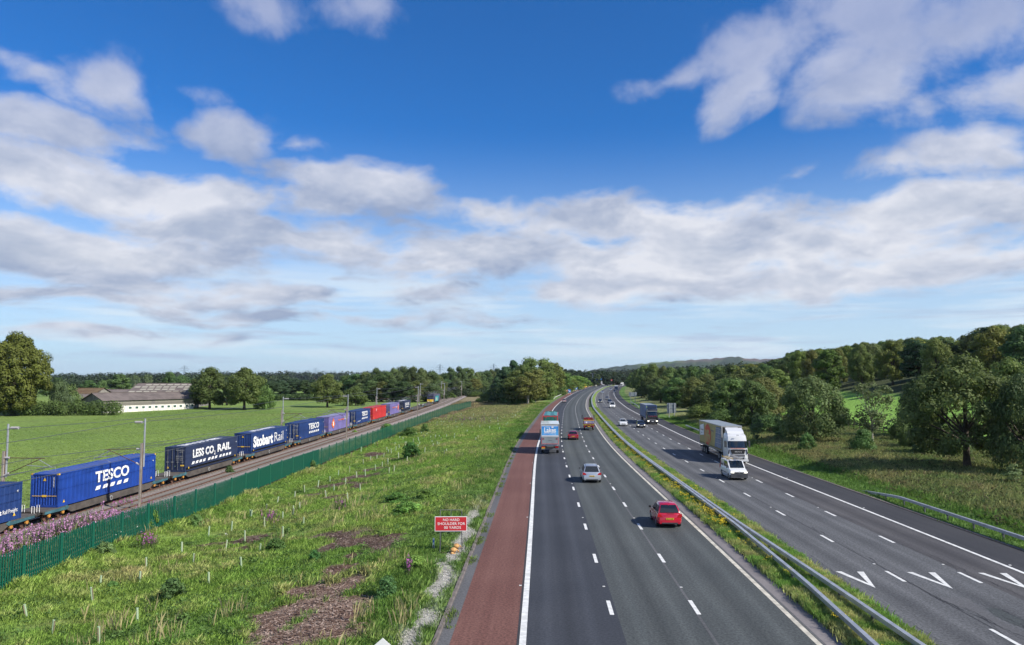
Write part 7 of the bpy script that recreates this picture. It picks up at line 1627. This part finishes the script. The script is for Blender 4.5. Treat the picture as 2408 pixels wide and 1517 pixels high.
for (u, v, w_, h_) in [(975, 1340, 60, 40), (960, 1210, 80, 36), (930, 1180, 70, 26), (1000, 1170, 60, 24)]:
    vshrub(u, v, w_, h_, 'low bramble mass ' + {975: 'just left of the nearest mulch patch by the red sign', 960: 'on the slope up and left of the red sign', 930: 'left of the others on the upper slope', 1000: 'highest on the slope, closest to the kerb'}[u], (1.3, 1.5, 1.0), 'shrub')

# ------------------------------------------------------------------ grass and flowers
def tufts(name, label, X, Y, Z, hgt, col, nb=6, lean=.35, w_=.035, seed=0, spread=.12, wv=None):
    rs = np.random.RandomState(seed); n = len(X); k = nb
    base = np.repeat(np.stack([X, Y, Z], -1), k, 0); h = np.repeat(hgt, k) * rs.uniform(.55, 1.15, n * k)
    off = rs.normal(size=(n * k, 2)) * spread; base[:, :2] += off
    th = rs.uniform(0, 6.283, n * k); dr = np.stack([np.cos(th), np.sin(th)], -1); ln = rs.uniform(.1, 1, n * k)[:, None] * lean * h[:, None]
    ww = w_ * rs.uniform(.6, 1.4, n * k) * (1 if wv is None else np.repeat(wv, k)); per = np.stack([-dr[:, 1], dr[:, 0]], -1)
    p0 = base.copy(); p0[:, :2] -= per * ww[:, None]; p1 = base.copy(); p1[:, :2] += per * ww[:, None]; p0[:, 2] -= .04; p1[:, 2] -= .04
    p2 = base.copy(); p2[:, :2] += dr * ln + per * ww[:, None] * .35; p2[:, 2] += h * .72
    p3 = base.copy(); p3[:, :2] += dr * ln * 1.9; p3[:, 2] += h
    V = np.stack([p0, p1, p2, p3], 1).reshape(-1, 3); c = np.repeat(np.repeat(col, k, 0) * rs.uniform(.75, 1.25, (n * k, 1)), 4, 0)
    return link(name, np_mesh(name, V, np.arange(len(V)), 4, [M['grass']], tint=c), kind='stuff', label=label)
rg = np.random.RandomState(5)
def field_pts(n, y0, y1, d0, d1, pw=1.0):
    s = y0 + (y1 - y0) * rg.uniform(0, 1, n) ** pw; d = rg.uniform(d0, d1, n); x, y = F(s, d); return x, y, s, d
def gcol(x, y, s, d): return ground_tint(x, y, s, d)
x, y, s, d = field_pts(215000, 22, 310, -44, -3.55, 2.6)
fx2 = np.interp(y, fy_, fx_); keep = (x > fx2 + .15) & (mulch_mask(x, y) < rg.uniform(.1, .8, len(x))) & (gravel_mask(s, d) < rg.uniform(0, .6, len(x)))
x, y, s, d = x[keep], y[keep], s[keep], d[keep]; n1 = fnoise(x, y, .35, 12); n2 = fnoise(x, y, 1.1, 13); hh = np.clip(.27 + .22 * n1 + .20 * n2, .05, .95) * (1 + .5 * ss(2.5, .3, x - np.interp(y, fy_, fx_)))
cc_ = gcol(x, y, s, d) * (1.05 + .25 * n2[:, None]); dry = np.clip(n2 * .9 + n1 * .6 - .35, 0, .85); cc_ = lerp3(cc_, C_(.42, .36, .17) + 0 * cc_, dry); cc_ = lerp3(cc_, C_(.07, .17, .04) + 0 * cc_, np.clip(-n1 * .9 - .15, 0, .7))
tufts('verge_grass', 'long tufted grass covering the rough verge beside the motorway', x, y, G(x, y), hh * (1 + .5 * ss(90, 250, y)), cc_ * 1.25, 5, .5, .022 + 0 * x[0], 1, wv=1 + 1.6 * ss(60, 250, y))
x, y, s, d = field_pts(26000, 40, 330, -60, -20, 1.0); keep = (x < np.interp(y, fy_, fx_) - .2) & (x > rail_x(y) + 6.0) & (y < 330); x, y, s, d = x[keep], y[keep], s[keep], d[keep]
cc_ = gcol(x, y, s, d); tufts('railway_grass', 'dry grass between the ballast and the palisade fence', x, y, G(x, y), rg.uniform(.35, .85, len(x)), cc_ * 1.3, 6, .4, .03, 2)
x, y, s, d = field_pts(60000, 24, 260, 12.25, 15.1, 1.8); Zm = rz(s) + .08; cc_ = lerp3(C_(.14, .25, .05) + np.zeros((len(x), 3)), C_(.34, .32, .13), np.clip(.35 + fnoise(x, y, 1.5, 3), 0, .9))
tufts('reservation_grass', 'tall seeding grass of the central reservation', x, y, Zm, np.clip(.28 + .12 * fnoise(x, y, 1.2, 8), .1, .55), cc_ * 1.5, 5, .4, .02, 3)
x, y, s, d = field_pts(60000, 26, 200, 28.95, 60, 1.4); cc_ = gcol(x, y, s, d); tufts('bank_grass', 'shaded rough grass on the inbound bank', x, y, G(x, y), np.where(d < 29.5, .14, np.where(d < 32, .26, .42)) * rg.uniform(.6, 1.3, len(x)), cc_ * 1.3, 5, .5, .028, 4)
x, y, s, d = field_pts(5500, 22, 110, -32, -4.5, 1.6); kp = (fnoise(x, y, .45, 61) + .5 * fnoise(x, y, 1.7, 62) > .55) & (x > np.interp(y, fy_, fx_) + .2) & (mulch_mask(x, y) < .5); x, y = x[kp], y[kp]
tufts('dry_stalks', 'tall straw coloured seeding grass stalks standing above the verge', x, y, G(x, y), rg.uniform(.5, .95, len(x)), np.tile(C_(.42, .37, .18), (len(x), 1)), 5, .25, .013, 63, .2)
x, y, s, d = field_pts(2600, 24, 110, -3.6, -2.95, 1.4); kp = fnoise(x, y, 1.2, 64) > .2; x, y, s = x[kp], y[kp], s[kp]; tufts('edge_grass', 'grass creeping over the kerb onto the red shoulder edge', x, y, rz(s) + .02, rg.uniform(.05, .16, len(x)), np.tile(C_(.15, .22, .05), (len(x), 1)), 5, .6, .02, 65)
x = rg.uniform(-120, -46, 50000); y = 60 + 190 * rg.uniform(0, 1, 50000) ** 1.2; kp = (x < rail_x(y) - 5.5); x, y = x[kp], y[kp]; s, d = inv(x, y); tufts('pasture_grass', 'short grazed grass of the field beyond the train', x, y, G(x, y), rg.uniform(.06, .16, len(x)), gcol(x, y, s, d) * 1.2, 4, .6, .05, 6)
# broad leaved weeds
def weeds(name, label, X, Y, Z, size, col, nl, seed, m='grass'):
    rs = np.random.RandomState(seed); Q = []; 
    n = len(X); c = np.repeat(np.stack([X, Y, Z], -1), nl, 0); d = rs.normal(size=(n * nl, 3)); d[:, 2] = np.abs(d[:, 2]); d /= np.linalg.norm(d, axis=1)[:, None]; p = c + d * np.repeat(size, nl)[:, None] * rs.uniform(.3, 1, (n * nl, 1))
    nr = rs.normal(size=(n * nl, 3)) * .6 + np.array([0, 0, 1]); nr /= np.linalg.norm(nr, axis=1)[:, None]; a = np.cross(nr, rs.normal(size=(n * nl, 3))); a /= np.linalg.norm(a, axis=1)[:, None]; b = np.cross(nr, a); s_ = (np.repeat(size, nl) * .22)[:, None]
    V = np.stack([p - a * s_, p - b * s_ * .6, p + a * s_, p + b * s_ * .6], 1).reshape(-1, 3); cc = np.repeat(np.repeat(col, nl, 0) * rs.uniform(.7, 1.3, (n * nl, 1)), 4, 0)
    return link(name, np_mesh(name, V, np.arange(len(V)), 4, [M[m]], tint=cc), kind='stuff', label=label)
x, y, s, d = field_pts(10000, 24, 130, -32, -4.5, 1.5); kp = ((fnoise(x, y, .5, 21) + .4 * fnoise(x, y, 1.6, 22) > .12) | ((d > -13) & (d < -7) & (s < 85) & (fnoise(x, y, .8, 23) > -.2))) & (x > np.interp(y, fy_, fx_) + .3) & (mulch_mask(x, y) < .4); x, y = x[kp], y[kp]; weeds('broad_leaved_weeds', 'dark broad leaved weeds and brambles scattered through the verge grass', x, y, G(x, y) + .03, rg.uniform(.15, .42, len(x)), np.tile(C_(.11, .19, .05), (len(x), 1)), 18, 31)
x, y, s, d = field_pts(5000, 30, 150, 32, 60, 1.2); weeds('bank_brambles', 'brambles on the inbound bank', x, y, G(x, y) + .05, rg.uniform(.25, .6, len(x)), lerp3(np.tile(C_(.075, .115, .035), (len(x), 1)), C_(.16, .12, .07), rg.uniform(0, 1, len(x)) ** 2), 18, 32)
def spot(u, v, ru, rv, n, seed):
    rs = np.random.RandomState(seed); P_ = [pix(u + rs.normal() * ru * .5, v + rs.normal() * rv * .5, lambda a, b: gz(a, b)) for _ in range(n)]; return tuple(np.array(P_).T)
def flowers(name, label, x, y, z, h, col, stem, seed, size=.05, nb=10, top=.35):
    tufts(name + '_stems', label + ' stems', x, y, z, h, np.tile(stem, (len(x), 1)), 4, .15, .02, seed, .06)
    rs = np.random.RandomState(seed + 1); n = len(x); k = nb; f = rs.uniform(1 - top, 1.02, n * k); c = np.stack([np.repeat(x, k), np.repeat(y, k), np.repeat(z, k) + np.repeat(h, k) * f], -1); c[:, :2] += rs.normal(size=(n * k, 2)) * (.02 + .06 * (1.05 - f))[:, None] * (2.2 if top < .2 else 1)
    a = rs.normal(size=(n * k, 3)); a /= np.linalg.norm(a, axis=1)[:, None]; b = np.cross(a, rs.normal(size=(n * k, 3))); b /= np.linalg.norm(b, axis=1)[:, None]; s_ = size * rs.uniform(.6, 1.4, (n * k, 1))
    V = np.stack([c - a * s_, c - b * s_, c + a * s_, c + b * s_], 1).reshape(-1, 3); cc = np.repeat(np.tile(col, (n * k, 1)) * rs.uniform(.7, 1.3, (n * k, 1)), 4, 0)
    link(name, np_mesh(name, V, np.arange(len(V)), 4, [M['grass']], tint=cc), kind='stuff', label=label)
PK = C_(.50, .13, .42); 
rp = np.random.RandomState(3); uu = np.concatenate([rp.uniform(-25, 175, 1500), rp.uniform(150, 280, 220)]); 
P_ = [pix(a, 1290 - .30 * a + rp.uniform(-72, 16), lambda p, q: gz(p, q)) for a in uu]; x, y, z = np.array(P_).T; kp = (x > rail_x(y) + 5.4) & (x < np.interp(y, fy_, fx_) - .3); x, y, z = x[kp], y[kp], z[kp]
flowers('willowherb', 'mass of pink willowherb between the fence and the train', x, y, z, rg.uniform(1.1, 1.9, len(x)), C_(.50, .27, .43), C_(.18, .22, .09), 41, .06, 16, .5)
y_ = 38 + 27 * rp.uniform(0, 1, 900) ** 1.2; x_ = rail_x(y_) + 6.0 + rp.uniform(0, 1, 900) * (np.interp(y_, fy_, fx_) - rail_x(y_) - 7); flowers('willowherb', 'pink willowherb patch behind the nearest fence panels', x_, y_, G(x_, y_), rg.uniform(1.1, 1.8, 900) * ss(70, 56, y_), C_(.50, .27, .43), C_(.18, .22, .09), 43, .055, 14, .5)
x, y, z = spot(760, 1048, 90, 12, 420, 44); kp = x > np.interp(y, fy_, fx_) + .3; flowers('willowherb_seed_heads', 'faded pinkish brown willowherb seed heads in front of the fence', x[kp], y[kp], z[kp], rg.uniform(.9, 1.6, kp.sum()), C_(.36, .22, .19), C_(.16, .13, .07), 45, .06, 12, .7)
x, y, z = spot(700, 1085, 60, 12, 160, 46); kp = x > np.interp(y, fy_, fx_) + .3; flowers('willowherb_seed_heads', 'thin brown pink seed heads below the bigger patch', x[kp], y[kp], z[kp], rg.uniform(.7, 1.2, kp.sum()), C_(.34, .2, .2), C_(.14, .13, .06), 47, .05, 10, .7)
for i, (u, v, ru, rv, n, lb) in enumerate([(1100, 990, 90, 8, 160, 'pink flower band on the upper verge'), (400, 1210, 40, 14, 40, 'sparse pink willowherb in front of the fence'), (345, 1285, 30, 12, 30, 'few pink flowers beside a tree guard'), (635, 1230, 18, 10, 26, 'small pink flower clump by the dark mulch'), (805, 1200, 20, 8, 18, 'pink flowers in the tall grass'), (790, 1310, 8, 8, 10, 'single pink flower clump at the mulch edge'), (300, 1195, 60, 10, 40, 'pink flowers beyond the fence near the mast')]):
    x, y, z = spot(u, v, ru, rv, n, 50 + i)
    if i == 5: x, y, z = spot(965, 1405 - 50, 10, 8, 8, 58)
    flowers('willowherb', lb, x, y, z, rg.uniform(.6, 1.1, len(x)), PK * .95, C_(.09, .12, .05), 60 + i * 2, .035, 8, .4)
# ragwort in the reservation
for i, (y0, y1, n) in enumerate([(27, 31, 2), (38, 50, 4), (50, 72, 42), (72, 130, 36), (130, 230, 18)]):
    s = rg.uniform(y0, y1, n); d = np.where(rg.uniform(0, 1, n) < .9, rg.uniform(12.5, 13.3, n), 14.3); x, y = F(s, d); x = np.repeat(x, 5) + rg.normal(size=n * 5) * .24; y = np.repeat(y, 5) + rg.normal(size=n * 5) * .2; s2 = np.repeat(s, 5)
    flowers('ragwort', 'yellow ragwort flowers in the reservation, group %s' % ['nearest the camera', 'before the red hatchback', 'beside the red hatchback', 'beside the silver people carrier', 'further up'][i], x, y, rz(s2) + .08, rg.uniform(.34, .60, n * 5), C_(.78, .60, .05), C_(.12, .18, .04), 80 + i, .024, 9, .14)
x, y, z = spot(240, 1245, 200, 30, 34, 77); kp = x > np.interp(y, fy_, fx_); flowers('white_umbels', 'small white umbel flowers scattered in front of the fence', x[kp], y[kp], z[kp], rg.uniform(.5, .8, kp.sum()), C_(.7, .7, .62), C_(.09, .12, .05), 90, .04, 9, .12)
# wood chips and twigs on the mulch
ch = []; cx = []; 
for (a, b_, ra, rb_) in MULCH:
    n = int(min(2600, ra * rb_ * 130)); xx = a + rg.normal(size=n) * ra * .6; yy = b_ + rg.normal(size=n) * rb_ * .6; cx.append(np.stack([xx, yy], -1))
cx = np.concatenate(cx); x, y = cx[:, 0], cx[:, 1]; kp = mulch_mask(x, y) > .4; x, y = x[kp], y[kp]; n = len(x); z = G(x, y) + .015; th = rg.uniform(0, 3.14, n); Ls = rg.uniform(.03, .13, n); Wd = Ls * .3; dx, dy = np.cos(th), np.sin(th)
V = np.stack([np.stack([x - dx * Ls + dy * Wd, y - dy * Ls - dx * Wd, z], -1), np.stack([x + dx * Ls + dy * Wd, y + dy * Ls - dx * Wd, z + .02], -1), np.stack([x + dx * Ls - dy * Wd, y + dy * Ls + dx * Wd, z + .03], -1), np.stack([x - dx * Ls - dy * Wd, y - dy * Ls + dx * Wd, z + .01], -1)], 1).reshape(-1, 3)
cc_ = lerp3(np.tile(C_(.14, .085, .06), (n, 1)), C_(.48, .37, .30), rg.uniform(0, 1, n) ** 2.2) * np.where(y > 44, .7, 1)[:, None]
link('wood_chips', np_mesh('wood_chips', V, np.arange(len(V)), 4, [M['grass']], tint=np.repeat(cc_, 4, 0)), kind='stuff', label='brown wood chip mulch scattered in bare patches of the verge')
x, y, s, d = field_pts(16000, 20, 66, -6.4, -3.6, 1.0); kp = gravel_mask(s, d) > .25; x, y = x[kp], y[kp]; n = len(x); z = G(x, y) + .02; r_ = rg.uniform(.015, .045, n)
V = np.stack([np.stack([x - r_, y, z], -1), np.stack([x, y - r_, z], -1), np.stack([x + r_, y, z + .01], -1), np.stack([x, y + r_, z + .03], -1)], 1).reshape(-1, 3); link('pale_gravel', np_mesh('pale_gravel', V, np.arange(len(V)), 4, [M['grass']], tint=np.repeat(np.tile(C_(.5, .48, .43), (n, 1)) * rg.uniform(.6, 1.3, (n, 1)), 4, 0)), kind='stuff', label='pale gravel strip behind the kerb')
# ------------------------------------------------------------------ thin haze over the whole place
hm = bpy.data.materials.new('haze'); hm.use_nodes = True; t = NT(hm.node_tree)
pv = t.n('ShaderNodeVolumePrincipled', i_Color=(0.72, 0.82, 1.0, 1), i_Density=0.000034)
pv.inputs['Anisotropy'].default_value = 0.1
t.n('ShaderNodeOutputMaterial', i_Volume=pv.outputs[0])
hz_ = MB(); hz_.box((0, 0, 120), (27600, 27600, 260), hm); hz_.build('haze', kind='stuff', label='thin pale blue haze over the far fields and hills')
